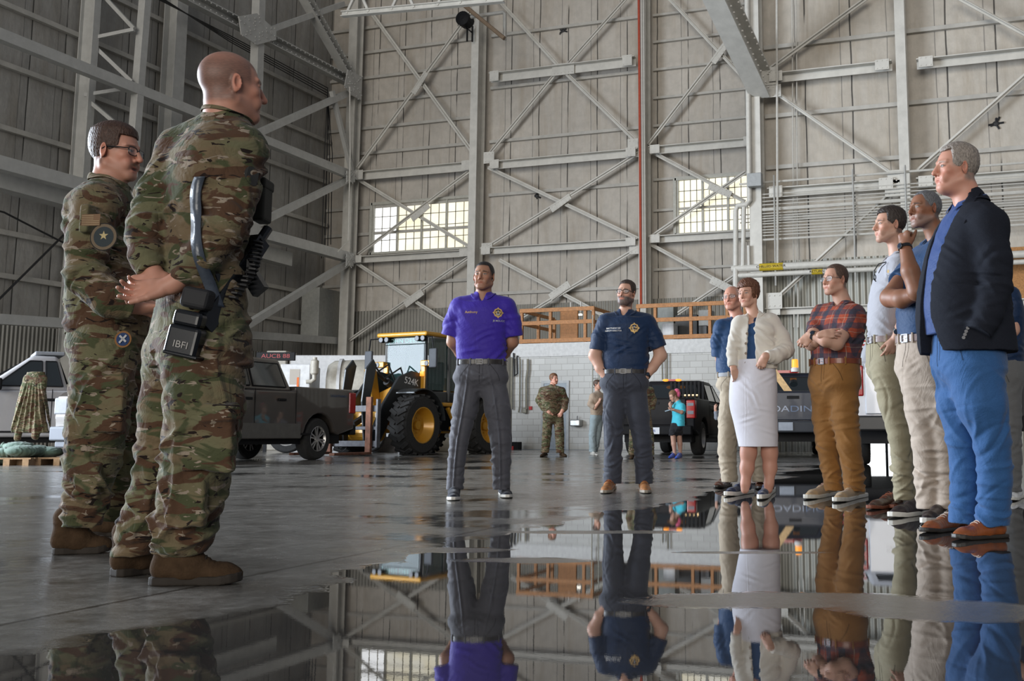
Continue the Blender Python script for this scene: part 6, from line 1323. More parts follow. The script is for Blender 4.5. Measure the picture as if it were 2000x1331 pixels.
simple('person, child in grey hoodie and dark shorts beside the black pickup, mostly hidden', (1412, 891), -70, (1413, 785, 0), .9, (1415, 795, .02), [(1415, 838, 11), (1415, 820, 11), (1414, 802, 10), (1414, 797, 7)], [(1414, 856, 10), (1414, 836, 10)], [[(1411, 845, -.05, 7), (1409, 856, -.05, 7)], [(1417, 845, .05, 7), (1418, 856, .05, 7)]],
 [[(1408, 806, -.1, 5), (1400, 816, -.15, 5), (1398, 803, -.2, 4)], [(1420, 806, .1, 5), (1420, 820, .1, 5), (1418, 825, .1, 4)]], cloth('grey hoodie', (.24, .26, .30, 1), .9), cloth('black shorts', (.015, .015, .018, 1), .8), SK_LIGHT, (.08, .05, .03), [([(1398, 804, -.2, 3), (1397, 799, -.2, 2.6)], (-.1, 0, 1), (.6, .5, 0), -1)], shoes=[((1400, 893), (1408, 890)), ((1410, 894), (1418, 890))], mshoe=m_dark0 if 'm_dark0' in globals() else cloth('black sneaker', (.015, .015, .016, 1)),
 short=[[(1408, 852, -.05, 4.5), (1409, 870, -.05, 4), (1409, 888, -.05, 2.8)], [(1418, 852, .05, 4.5), (1418, 870, .05, 4), (1417, 888, .05, 2.8)]])
# ------------------------------------------------------------------ vehicles
def wp(px, D): return FW * D + RT * ((px - PPX) * D / 2168.0)
def place(o, front, rear, L, halfw, side=1):
    """front/rear: (px, depth) of the visible lower side line; side=+1 when the vehicle's left side is the one seen"""
    a, b = wp(*front), wp(*rear); h = (a - b).normalized(); lf = Vector((-h.y, h.x, 0)); mid = (a + b) / 2 - lf * side * halfw
    o.location = mid; o.rotation_euler = (0, 0, math.atan2(h.y, h.x))
def paint(name, col, rough=.3, coat=.6):
    if name in MATS: return MATS[name]
    t = NT(name); n = t.noise(t.coord(), 3, 4, .6); t.set(col=t.mix(t.math('MULTIPLY', n, .12 if sum(col) < .1 else .22), tuple(col[:3]) + (1,), (.12, .10, .08, 1)), rough=rough if sum(col) > .03 else .45, coat=coat if sum(col) > .03 else .03, metal=.2 if sum(col) > .03 else 0, spec=.5 if sum(col) > .03 else .12); MATS[name] = t.m; return t.m
m_tire = mat('tyre rubber', (.018, .017, .016, 1), .8, 0, .3, .5, 20); m_rim = mat('cast alloy rim', (.42, .41, .40, 1), .35, .8); m_dark = mat('black trim', (.008, .008, .009, 1), .6, spec=.2)
m_wing = NT('tinted car glass'); m_wing.set(col=(.012, .016, .018, 1), rough=.04, spec=.9); m_wing = m_wing.m
m_chr = mat('chrome', (.15, .16, .18, 1), .6, .2, .02, spec=.2); m_red = NT('red lamp lens'); m_red.set(col=(.35, .008, .008, 1), rough=.15); m_red = m_red.m
m_lamp = mat('clear lamp lens', (.22, .23, .25, 1), .5, 0, spec=.2); m_amber = NT('amber lamp'); m_amber.set(col=(.8, .25, .02, 1), emit=(1, .35, .04, 1), estr=1.2); m_amber = m_amber.m
m_platew = mat('licence plate white', (.72, .74, .78, 1), .5)
def wheel(parent, x, y, r, w, lf=1, rim='star', mtr=None, name='wheel', tread=0):
    mb = MB().lathe([(-w * .1, r * .55), (-w / 2, r * .60), (-w / 2, r * .90), (-w * .42, r * .97), (-w * .3, r), (w * .3, r), (w * .42, r * .97), (w / 2, r * .90), (w / 2, r * .60), (w * .1, r * .55)], (x, y, r), 'y', 40, None, False)
    if tread:
        for i in range(22):
            a = 2 * PI * i / 22
            for q in (-1, 1):
                R = Matrix.Rotation(-a, 3, 'Y'); mb.box(Vector((x, y, r)) + R @ Vector((0, q * w * .24, r * 1.0)), (r * .13, w * .50, r * .075), R @ Matrix.Rotation(q * .55, 3, 'Z'))
    wl = obj(name, mb, m_tire, parent); autosmooth(wl, .5); mtr = mtr or m_rim
    for q in (-1, 1):
        mb = MB(); s_ = q; yo = y + s_ * w * .5
        if rim == 'star':
            mb.lathe([(y + s_ * w * .30, r * .60), (yo - s_ * .005, r * .62), (yo + s_ * .006, r * .59), (y + s_ * w * .34, r * .54)], (x, 0, r), 'y', 36, None, False); mb.lathe([(y + s_ * w * .40, .001), (y + s_ * w * .44, r * .15), (y + s_ * w * .36, r * .17)], (x, 0, r), 'y', 18)
            for i in range(6):
                a = 2 * PI * i / 6 + .3; d = Vector((math.cos(a), 0, math.sin(a))); t_ = Vector((-d.z, 0, d.x))
                for e in (-1, 1): mb.bar(Vector((x, y + s_ * w * .38, r)) + d * r * .12 + t_ * e * r * .02, Vector((x, y + s_ * w * .42, r)) + d * r * .57 + t_ * e * r * .10, r * .07, .03, (0, 1, 0))
        else:
            mb.lathe([(y + s_ * w * .38, r * .60), (yo - .0, r * .62), (yo, r * .57), (y + s_ * w * .30, r * .50), (y + s_ * w * .08, r * .40), (y + s_ * w * .08, r * .16), (y + s_ * w * .2, r * .14), (y + s_ * w * .2, .001)], (x, 0, r), 'y', 36, None, False)
            for i in range(8): a = 2 * PI * i / 8; mb.lathe([(y + s_ * w * .08, r * .025), (y + s_ * w * .13, r * .025)], (x + math.cos(a) * r * .24, 0, r + math.sin(a) * r * .24), 'y', 6)
        ro = obj('rim', mb, mtr, wl); autosmooth(ro, .5)
        obj('rim_back', MB().lathe([(y + s_ * w * .05, .001), (y + s_ * w * .05, r * .6)], (x, 0, r), 'y', 24), m_dark, wl)
    return wl
def arc(cx, cz, r, a0, a1, n=9): return [(cx + r * math.cos(math.radians(a0 + (a1 - a0) * i / n)), cz + r * math.sin(math.radians(a0 + (a1 - a0) * i / n))) for i in range(n + 1)]
def pickup(label, pm, doors=4, hood=1.20, bed=1.42, top=1.95, r=.42, grille=True, rim='star', sc=1.0, text_=None, group=None, plate='', lw=None, trim_low=None):
    o = thing('pickup_truck', label, 'pickup truck', group=group); W = 1.0; fx, rx = 1.98, -1.72; cb = -.95 if doors == 4 else -.15
    prof = [(2.88, .45), (2.92, .80), (2.90, hood - .12), (2.78, hood - .03), (1.35, hood + .06), (1.30, bed - .12), (cb, bed - .10), (cb - .01, bed), (-2.86, bed), (-2.92, bed - .1), (-2.90, .62), (-2.3, .52)] + arc(rx, r, r * 1.22, 15, 165)[::1] + [(rx + -.0, 0)][:0]
    pts = [(2.88, .45), (2.92, .80), (2.90, hood - .12), (2.78, hood - .03), (1.35, hood + .06), (1.30, bed - .12), (cb, bed - .10), (cb, bed), (-2.86, bed), (-2.92, bed - .1), (-2.90, .62), (-2.35, .50)] + arc(rx, r, r * 1.22, 165, 15) + [(-1.15, .42), (1.42, .42)] + arc(fx, r, r * 1.22, 165, 15) + [(2.6, .42)]
    n = len(pts); vs = []; 
    for q, f in ((1, 1.0), (-1, 1.0)):
        for (x, z) in pts: vs.append((x, q * W * (1.0 - .03 * max(0, (z - .9))), z))
    mb = MB().add(vs, [tuple(range(n)), tuple(range(2 * n - 1, n - 1, -1))] + [(i, n + i, n + (i + 1) % n, (i + 1) % n) for i in range(n)])
    autosmooth(bevel(obj('body', mb, pm, o), .035, 3, .5), .5)
    mb = MB(); mb.box2((-2.6, -.85, .32), (2.5, .85, .60)); obj('underbody', mb, m_dark, o)
    # cab
    z0, z1 = bed - .12, top; c0, c1, f0, f1 = cb + .02, cb + .22, 1.35, .50; y0, y1 = .93, .72
    vs = [(c0, -y0, z0), (f0, -y0, z0), (f0, y0, z0), (c0, y0, z0), (c1, -y1, z1), (f1, -y1, z1), (f1, y1, z1), (c1, y1, z1)]
    mb = MB().add(vs, [(0, 1, 5, 4), (1, 2, 6, 5), (2, 3, 7, 6), (3, 0, 4, 7), (4, 5, 6, 7), (0, 3, 2, 1)]); autosmooth(bevel(obj('cab', mb, pm, o), .07, 4, .4), .6)
    def pane(quad, name='window'):
        quad = [Vector(q) for q in quad]; nn = (quad[1] - quad[0]).cross(quad[3] - quad[0]).normalized(); c = sum(quad, Vector()) / 4
        if nn.dot(c - Vector((.2, 0, 1.5))) < 0: nn = -nn
        w_ = obj(name, MB().plate([q + nn * .004 for q in quad], .008, nn), m_wing, o); bevel(w_, .003, 1)
        mb = MB(); [mb.tube([quad[i] + nn * .008, quad[(i + 1) % 4] + nn * .008], .014, 5) for i in range(4)]; obj('seal', mb, m_dark, w_)
    S = lambda x, t, q: (x + ((c1 - c0) * t if x < .3 else 0), q * (y0 + (y1 - y0) * t + .004), z0 + (z1 - z0) * t)
    def sx(xb, t): return xb
    for q in (-1, 1):
        fr = lambda t: f0 + (f1 - f0) * t; bk = lambda t: c0 + (c1 - c0) * t; Y = lambda t: q * (y0 + (y1 - y0) * t + .004); Z = lambda t: z0 + (z1 - z0) * t
        mid = .28 if doors == 4 else None
        if mid is not None:
            pane([(mid + .04, Y(.14), Z(.14)), (fr(.14) - .16, Y(.14), Z(.14)), (fr(.84) - .10, Y(.84), Z(.84)), (mid + .04, Y(.84), Z(.84))]); pane([(bk(.14) + .18, Y(.14), Z(.14)), (mid - .05, Y(.14), Z(.14)), (mid - .05, Y(.84), Z(.84)), (bk(.84) + .14, Y(.84), Z(.84))])
        else:
            pane([(bk(.14) + .42, Y(.14), Z(.14)), (fr(.14) - .16, Y(.14), Z(.14)), (fr(.84) - .10, Y(.84), Z(.84)), (bk(.84) + .30, Y(.84), Z(.84))]); pane([(bk(.14) + .08, Y(.14), Z(.14)), (bk(.14) + .36, Y(.14), Z(.14)), (bk(.84) + .24, Y(.84), Z(.84)), (bk(.84) + .06, Y(.84), Z(.84))])
        mb = MB(); mb.box2((1.0, q * .93, z0 + .05), (1.14, q * 1.12, z0 + .12)); mb.box2((.98, q * 1.04, z0 + .0), (1.14, q * 1.26, z0 + .22)); bevel(obj('mirror', mb, m_dark, o), .03, 2)
        for x in ((.36, -.62) if doors == 4 else (.10,)):
            bevel(obj('door_handle', MB().box2((x, q * (W - .012), bed - .30), (x + .22, q * (W + .03), bed - .25)), m_dark, o), .01, 2)
        mb = MB()
        for x in ((1.22, .26, cb) if doors == 4 else (1.22, cb + .3)): mb.box2((x - .006, q * (W - .004), .48), (x + .006, q * (W + .0025), bed - .08))
        mb.box2((-2.0 + .55, q * (W - .003), .50), (1.40, q * (W + .004), .535)); obj('door_seam', mb, m_dark, o)
        if trim_low: obj('rocker_panel', MB().box2((-1.10, q * (W - .01), .44), (1.36, q * (W + .012), .72)), trim_low, o)
        # lamps
        bevel(obj('tail_light', MB().box2((-2.94, q * .80, bed - .50), (-2.72, q * 1.012, bed - .06)), m_red, o), .02, 2)
        tl = o.children[-1]; obj('reverse_lamp', MB().box2((-2.948, q * .83, bed - .40), (-2.93, q * .98, bed - .32)).box2((-2.948, q * .83, bed - .20), (-2.93, q * .98, bed - .13)), m_lamp, tl)
        hl = bevel(obj('headlight', MB().box2((2.60, q * .70, hood - .42), (2.935, q * 1.01, hood - .13)), m_lamp, o), .03, 2)
        obj('turn_signal', MB().box2((2.58, q * .985, hood - .40), (2.80, q * 1.018, hood - .36)), m_amber, hl)
    pane([(f0 - .02, -.80, Z0 := z0 + .10), (f0 - .02, .80, Z0), (f1 + .07, .64, z1 - .09), (f1 + .07, -.64, z1 - .09)], 'windscreen')
    pane([(c0 + .03, .74, z0 + .16), (c0 + .03, -.74, z0 + .16), (c1 - .03, -.60, z1 - .11), (c1 - .03, .60, z1 - .11)], 'rear_window')
    if grille:
        g = mat('silver grille', (.12, .125, .14, 1), .75, 0, spec=.15); mb = MB()
        for i in range(4): mb.box2((2.86, -.70, hood - .18 - i * .115), (2.955, .70, hood - .255 - i * .115 + .025))
        gr = bevel(obj('grille', mb, g, o), .012, 2); obj('grille_back', MB().box2((2.84, -.72, hood - .60), (2.93, .72, hood - .16)), m_dark, gr)
        obj('badge', MB().lathe([(2.94, .001), (2.965, .085), (2.95, .10)], (0, 0, hood - .36), 'x', 24), m_chr, gr)
        bevel(obj('front_bumper', MB().box2((2.78, -.99, .40), (3.02, .99, .64)).box2((2.80, -.92, .28), (2.96, .92, .40)), m_chr if sc < 2 else m_dark, o), .03, 3)
        pl = obj('licence_plate', MB().box2((3.02, -.16, .56), (3.035, .16, .73)), m_platew, o); text('plate_number', 'G62 1234K'[:4], .10, mat('plate blue', (.02, .05, .3, 1)), (3.037, 0, .64), (PI / 2, 0, PI / 2), pl)
    rb = bevel(obj('rear_bumper', MB().box2((-3.06, -.95, .50), (-2.88, .95, .72)), m_dark if not lw else lw, o), .03, 3)
    tg = obj('tailgate', MB().box2((-2.945, -.78, .74), (-2.90, .78, bed - .03)), pm, o); bevel(tg, .015, 2); obj('handle', MB().box2((-2.96, -.12, bed - .16), (-2.945, .12, bed - .10)), m_dark, tg)
    if plate: 
        pl = obj('licence_plate', MB().box2((-3.075, -.16, .52), (-3.06, .16, .68)), m_platew, o); text('plate_number', plate, .085, mat('plate blue', (.02, .05, .3, 1)), (-3.077, 0, .60), (PI / 2, 0, -PI / 2), pl)
    if text_: text('embossed_name', text_[0], text_[1], text_[2], (-2.948, text_[3] if len(text_) > 3 else 0, bed - .36), (PI / 2, 0, -PI / 2), tg, .004, sx=1.5)
    for x in (fx, rx):
        for q in (-1, 1): wheel(o, x, q * .84, r, .27, rim=rim)
    o.scale = (sc, sc, sc); return o
m_brn = paint('warm grey metallic paint', (.062, .052, .045), .28)
o = pickup('dark warm grey four door pickup between the bald soldier and the loader', m_brn, trim_low=mat('grey rocker', (.10, .095, .085, 1), .4), bed=1.45, top=1.98, hood=1.26); place(o, (285, 18.2), (690, 23.6), 5.8, 1.0, 1)
text('fender_script', 'LIGHTNING', .07, mat('dim blue script', (.03, .07, .15, 1)), (-2.35, 1.001, 1.30), (PI / 2, 0, PI), o, sx=1.5)
o = pickup('silver white pickup at the far left with a camouflage jacket on its door', paint('pale silver paint', (.42, .41, .42), .35), doors=2, bed=1.38, top=1.93, hood=1.25, r=.41, sc=1.08); place(o, (-205, 20.7), (395, 23.6), 5.8, 1.08, 1); WT = o
mb = MB(); mb.box2((-.05, -.62, 1.95), (.45, .62, 2.02)); lb = bevel(obj('light_bar', mb, m_lamp, o), .02, 2)
o = pickup('black four door pickup seen from behind with lit red and amber roof lamps', paint('black paint', (.004, .005, .008), .3, .25), bed=1.40, top=1.92, plate='986', rim='steel'); place(o, (1436, 32.4), (1358, 26.9), 5.8, 1.0, -1)
mb = MB().box2((-1.02, -.09, 1.90), (-.92, .09, 1.95)); obj('brake_lamp', mb, m_red, o)
for q in (-1, 1): obj('cargo_lamp', MB().ball((-.98, q * .17, 1.925), (.05, .09, .035)), m_amber, o)
obj('headache_rack', (lambda m: [m.box2((-1.03, -.85 + i * .105, 1.42), (-1.0, -.80 + i * .105, 1.88)) for i in range(9)] and m)(MB()), m_dark, o)
obj('interior_lamp', MB().box2((-.92, -.70, 1.52), (-.90, -.25, 1.55)), emis('warm interior light', (1, .7, .35, 1), 2.5), o)
m_navt = paint('navy truck paint', (.003, .009, .024), .4, .1)
o = pickup('older navy pickup seen from behind with a wooden plank in its bed', m_navt, doors=2, bed=1.32, top=1.84, r=.39, grille=False, text_=('LOADING', .17, paint('navy emboss', (.02, .06, .14), .3), .0), rim='steel', lw=mat('dirty dark bumper', (.025, .028, .035, 1), .6), sc=1.1); place(o, (1605, 30.2), (1650, 24.0), 5.8, 1.1, -1)
mb = MB().box2((-.05, -.30, 1.83), (.02, .30, 1.89)); obj('brake_lamp', mb, m_red, o); NV = o
obj('sticker', MB().box2((-3.075, .38, .56), (-3.062, .54, .68)), m_platew, o); obj('sticker', MB().box2((-3.075, .02, .54), (-3.062, .30, .70)), mat('pale plate', (.30, .33, .38, 1)), o)
pk_ = thing('wooden_plank', 'pale wooden plank leaning in the bed of the navy pickup', 'plank'); pk_.location = o.location; pk_.rotation_euler = o.rotation_euler; pk_.scale = o.scale
obj('board', MB().bar((-2.6, -.15, 1.0), (-2.3, .35, 1.75), .13, .04, (1, 0, 0)), mat('pine board', (.55, .36, .17, 1), .7, 0, .2, 0, 20), pk_)
bc = thing('beacon_light', 'orange and white beacon standing above the navy pickup cab', 'beacon'); bc.location = o.location; bc.rotation_euler = o.rotation_euler; bc.scale = o.scale
obj('beacon_base', MB().lathe([(1.84, .09), (1.91, .09), (1.94, .06)], (-.3, -.2, 0), 'z', 16), mat('beacon white', (.7, .7, .68, 1)), bc); obj('beacon_lens', MB().lathe([(1.94, .075), (2.10, .07), (2.12, .05)], (-.3, -.2, 0), 'z', 16), m_amber, bc)
o = pickup('white heavy pickup seen from behind, tailgate between the plaid and grey shirts', paint('white truck paint', (.55, .57, .62), .35), bed=1.50, top=1.95, r=.42, grille=False, text_=('SUPER DUTY', .13, paint('white emboss', (.44, .46, .5), .3), .0), rim='steel', sc=1.12, lw=mat('black bumper', (.015, .015, .016, 1), .4)); place(o, (1866, 23.8), (1946, 17.4), 5.8, 1.12, -1)
fp = thing('striped_flag_sign', 'red and white striped flag panel above the white pickup, behind the plaid shirt', 'flag', wp(1705, 24.5)); fp.rotation_euler = (0, 0, YAW); m_rs = mat('flag red', (.45, .03, .03, 1)); 
mb = MB().box2((-.45, 0, 2.28), (.45, .02, 2.65)); obj('panel', mb, M_WHITE, fp); mb = MB(); [mb.box2((-.45, -.006, 2.29 + i * .09), (.45, 0, 2.33 + i * .09)) for i in range(4)]; obj('red_stripes', mb, m_rs, fp); obj('post', MB().tube([(-.2, .03, 0), (-.2, .03, 2.4)], .03, 8), m_dark, fp); obj('post', MB().tube([(.3, .03, 0), (.3, .03, 2.4)], .03, 8), m_dark, fp)
# service truck at the far right edge
sv = thing('service_truck', 'service truck rear with yellow and white marker panel at the right edge', 'truck', wp(2070, 16.2)); sv.rotation_euler = (0, 0, YAW)
m_blkm = mat('black machinery', (.02, .02, .022, 1), .5); m_yel = mat('marker yellow', (.75, .50, .02, 1), .5)
bevel(obj('deck', MB().box2((-.95, 0, .75), (1.2, 1.0, 1.25)), m_blkm, sv), .02); obj('rail', MB().box2((-1.0, -.03, 1.72), (1.2, .03, 1.84)), m_steel, sv); obj('upright', MB().box2((-.9, 0, 1.25), (-.82, .06, 1.75)).box2((.3, 0, 1.25), (.38, .06, 1.75)), m_blkm, sv)
obj('marker_panel', MB().box2((-.80, .02, 1.28), (1.2, .05, 1.70)), M_WHITE, sv); obj('marker_stripe', MB().plate([(-.6, .0, 1.30), (-.1, 0, 1.30), (.3, 0, 1.68), (-.2, 0, 1.68)], .015, (0, 1, 0)).plate([(.3, .0, 1.30), (.8, 0, 1.30), (1.15, 0, 1.68), (.65, 0, 1.68)], .015, (0, 1, 0)), m_yel, sv)
obj('stop_lamp', MB().lathe([(-.04, .001), (-.035, .055), (0, .06)], (-.60, 0, 1.05), 'y', 16), m_red, sv); obj('reverse_lamp', MB().lathe([(-.04, .001), (-.035, .055), (0, .06)], (-.60, 0, .92), 'y', 16), m_lamp, sv)
obj('tread_plate', MB().box2((-.95, -.05, .55), (1.2, .1, .78)), m_dark, sv)
for x in (-.7, .9): wheel(sv, 0, 0, .48, .3, rim='steel').matrix_local = Matrix.Translation((x, .5, 0)) @ Matrix.Rotation(PI / 2, 4, 'Z')
# ---- camouflage jacket hung on the white truck's door window
P = Person('x', (62, 880), .012); bpy.data.objects.remove(P.o); jd = wp(62, 19.75); 
jk = thing('uniform_jacket', 'camouflage jacket hanging from the open window of the silver white pickup', 'jacket', (jd.x, jd.y, 0), YAW + .05)
k_ = 19.75 / 2168; F = Field(); F.stack([(-.02, 0, .5 + (850 - 845) * k_, .31, .09), (-.02, 0, .5 + (850 - 800) * k_, .25, .09), (-.01, 0, .5 + (850 - 760) * k_, .20, .08), (0, 0, .5 + (850 - 727) * k_, .15, .07)], 0, .02)
F.cone((-.14, 0, 1.50), (-.30, -.02, .62), .07, .06, .03); F.cone((.14, 0, 1.50), (.10, -.07, .48), .06, .07, .03); F.cone((-.05, 0, 1.5), (-.22, -.05, .45), .06, .06, .03)
for i in range(7): F.fold((-.24 + i * .08, -.09, .95), (1, 0, .08 * (i - 3)), (0, 0, 1), .08, .022, .04, .45)
V_, Q_ = F.mesh(.012, noise=.004); obj('cloth', np_mesh('cloth', V_, Q_), m_camo, jk)
# ================= wheel loader
LD = thing('wheel_loader', 'yellow and black wheel loader with pallet forks and glass cab', 'wheel loader'); h_ = Vector((-.46, -.888, 0)); hw = RT * h_.x + FW * h_.y
LD.location = wp(815, 27.6) - Vector((-hw.y, hw.x, 0)) * .98 - hw * 1.25; LD.rotation_euler = (0, 0, math.atan2(hw.y, hw.x))
m_jd = paint('machine yellow', (.62, .30, .015), .4, .3); m_jb = paint('machine charcoal', (.025, .03, .034), .45, .2); m_jt = mat('tyre clay', (.035, .033, .030, 1), .85, 0, .3, .5, 12)
for x, nm in ((1.35, 'front'), (-1.55, 'rear')):
    for q in (-1, 1): wheel(LD, x, q * .98, .74, .52, rim='steel', mtr=m_jd, tread=1)
def ly(name, mb, m, bv=.03, par=None): return bevel(obj(name, mb, m, par or LD), bv, 2)
ly('front_frame', MB().box2((.4, -.45, .55), (2.0, .45, 1.15)).prof([(-.40, .4), (.40, .4), (.40, 1.0), (-.40, 1.3)], (.5, 0, .4), (1.6, 0, .4)), m_jd)
ly('axle', MB().tube([(1.35, -.8, .74), (1.35, .8, .74)], .2, 12).tube([(-1.55, -.8, .74), (-1.55, .8, .74)], .2, 12), m_jd, .01)
ly('rear_frame', MB().box2((-3.0, -.5, .6), (-.2, .5, 1.3)), m_jb); ly('engine_hood', MB().box2((-3.3, -.62, 1.15), (-1.2, .62, 2.05)), m_jd, .08)
ly('side_platform', MB().box2((-1.0, .5, 1.22), (.5, 1.2, 1.32)).box2((-1.0, -1.2, 1.22), (.5, -.5, 1.32)).bar((-.9, 1.1, 1.2), (-.5, 1.1, .7), .1).bar((.2, 1.1, 1.2), (-.2, 1.1, .7), .1).box2((-.7, 1.0, .62), (0, 1.15, .72)), m_jd)
for x in (1.35, -1.55):
    for q in (-1, 1):
        a = arc(x, .74, .88, 62, 172, 10) if x > 0 else arc(x, .74, .90, 10, 120, 10); mb = MB()
        for i in range(10): mb.plate([(a[i][0], q * .70, a[i][1]), (a[i + 1][0], q * .70, a[i + 1][1]), (a[i + 1][0], q * 1.26, a[i + 1][1]), (a[i][0], q * 1.26, a[i][1])], .03, (0, 0, 1))
        obj('fender', mb, m_jb, LD)
# cab
cx0, cx1, cz0, cz1 = -1.05, .55, 1.35, 3.05
ly('cab_floor', MB().box2((cx0, -.72, 1.15), (cx1, .72, 1.62)), m_jb, .04)
mb = MB()
for x, y in ((cx0, -.70), (cx0, .70), (cx1, -.66), (cx1, .66), (-.35, -.72), (-.35, .72)): mb.bar((x, y, cz0), (x * .97, y * .94, cz1), .085)
ly('cab_pillars', mb, m_jb, .015)
ly('cab_roof', MB().box2((cx0 - .12, -.82, cz1 - .02), (cx1 + .22, .82, cz1 + .10)), m_jd, .05); ly('roof_visor', MB().box2((cx1 - .03, -.66, cz1 - .22), (cx1 + .05, .66, cz1 - .02)), mat('visor green black', (.012, .03, .028, 1), .3), .02)
tg_ = NT('cab glass'); tg_.set(col=(.015, .05, .05, 1), rough=.03, alpha=.62, spec=.4); tg_ = tg_.m
mb = MB().box2((cx1 + .01, -.62, cz0 + .05), (cx1 + .02, .62, cz1 - .2)); obj('cab_glass', mb, tg_, LD)
for q in (-1, 1): obj('cab_glass', MB().box2((-.30, q * .69, cz0 + .3), (cx1 - .05, q * .70, cz1 - .05)), tg_, LD); obj('cab_glass', MB().box2((cx0 + .08, q * .69, cz0 + .3), (-.40, q * .70, cz1 - .05)), tg_, LD)
text('cab_lettering', 'JOHN DEERE', .155, mat('pale green letters', (.30, .50, .47, 1)), (cx1 + .052, .0, cz1 - .12), (PI / 2, 0, PI / 2), LD, sx=1.25)
se = ly('seat', MB().box2((-.75, -.28, 1.60), (-.2, .28, 1.85)).box2((-.82, -.26, 1.80), (-.66, .26, 2.45)), m_blkm, .06)
obj('steering_wheel', MB().tube([(.12 + .05 * math.sin(a / 8 * PI), .19 * math.cos(a / 8 * PI), 2.02 + .18 * math.sin(a / 8 * PI)) for a in range(17)], .018, 6), m_dark, LD); obj('steering_column', MB().bar((.35, 0, 1.6), (.14, 0, 2.02), .08), m_dark, LD)
for q in (-1, 1):
    mb = MB(); mb.tube([(cx1 + .1, q * .72, cz1 - .04), (cx1 + .22, q * 1.0, cz1 - .06), (cx1 + .22, q * 1.05, cz1 - .35)], .02, 6); mi = obj('mirror_arm', mb, m_dark, LD); ly('mirror', MB().box2((cx1 + .18, q * .93, cz1 - .85), (cx1 + .26, q * 1.17, cz1 - .36)), mat('mirror housing', (.06, .065, .075, 1), .7), .03, mi)
    for y in (.50, .68): w_ = obj('work_light', MB().lathe([(cx1 + .10, .075), (cx1 + .20, .075), (cx1 + .205, .06)], (0, q * y, cz1 - .08), 'x', 14), m_dark, LD); obj('lens', MB().lathe([(cx1 + .205, .062), (cx1 + .21, .062)], (0, q * y, cz1 - .08), 'x', 14), m_lamp, w_)
    # arms
    ap = [(.45, 2.05), (.95, 2.12), (1.45, 1.95), (2.05, 1.25), (2.55, .35), (2.35, .20), (2.1, .35), (1.5, 1.30), (.45, 1.62)]
    mb = MB().plate([(x, q * .46, z) for x, z in ap], .08 * q, (0, 1, 0)); ar = ly('lift_arm', mb, m_jb, .02)
    if q == 1: text('model_number', '524K', .24, M_WHITE, (.98, .545, 1.84), (PI / 2, .12, PI), ar, .003, sx=1.1)
    fr = ly('headlight_post', MB().box2((.50, q * .54, 1.2), (.62, q * .68, 2.35)).box2((.50, q * .6, 2.25), (.72, q * .92, 2.40)), m_jd, .02); obj('headlight', MB().lathe([(.72, .07), (.74, .06)], (0, q * .80, 2.32), 'x', 14), m_lamp, fr); obj('indicator', MB().box2((.62, q * .55, 2.0), (.66, q * .67, 2.12)), m_amber, fr)
    obj('lift_cylinder', MB().tube([(.75, q * .30, 1.0), (1.4, q * .30, 1.0)], .08, 10).tube([(1.4, q * .30, 1.0), (1.9, q * .30, .85)], .045, 10), m_jd, LD)
ly('cross_tube', MB().tube([(2.1, -.5, .55), (2.1, .5, .55)], .22, 14), m_jd, .01); ly('bell_crank', MB().plate([(1.5, -.06, 1.0), (1.75, -.06, 1.0), (2.1, -.06, 2.1), (1.9, -.06, 2.25), (1.75, -.06, 2.1)], .12, (0, 1, 0)), m_jd, .02)
obj('tilt_cylinder', MB().tube([(.7, 0, 1.6), (1.3, 0, 1.85)], .10, 12).tube([(1.3, 0, 1.85), (1.95, 0, 2.15)], .05, 10), m_blkm, LD); obj('tilt_link', MB().bar((1.75, 0, 1.1), (2.5, 0, .75), .12), m_blkm, LD)
obj('hoses', MB().tube([(.6, .15, 1.6), (1.0, .2, 2.2), (1.6, .18, 1.9), (1.9, .12, 2.2)], .025, 6).tube([(.6, -.15, 1.6), (1.0, -.2, 2.3), (1.6, -.18, 2.0), (1.9, -.12, 2.2)], .025, 6).tube([(.7, .3, 1.1), (1.2, .35, 1.6), (1.8, .32, 1.0)], .025, 6), m_blk, LD)
# fork carriage
m_rust = mat('rusty fork steel', (.23, .10, .06, 1), .7, .2, .35); m_gst = mat('worn grey steel', (.13, .13, .14, 1), .55, .3, .3)
for y in (-.32, .32): ly('coupler_plate', MB().plate([(2.35, y, .3), (2.5, y, .3), (2.62, y, 1.3), (2.5, y, 2.1), (2.25, y, 2.35), (2.12, y, 2.2), (2.32, y, 1.4)], .05, (0, 1, 0)), m_jb, .01)
ly('carriage', MB().box2((2.62, -.9, 1.05), (2.72, .9, 1.2)).box2((2.62, -.9, .62), (2.72, .9, .70)).box2((2.62, -.9, .22), (2.72, .9, .36)).box2((2.6, -.94, .2), (2.72, -.88, 1.35)).box2((2.6, .88, .2), (2.72, .94, 1.35)), m_gst, .01)
for y in (-.50, .72): ly('fork', MB().box2((2.72, y - .08, .04), (2.80, y + .08, 1.4)).prof([(-.08, 0), (.08, 0), (.08, .06), (-.08, .06)], (2.74, y, .04), (4.0, y, .03)), m_rust, .01)
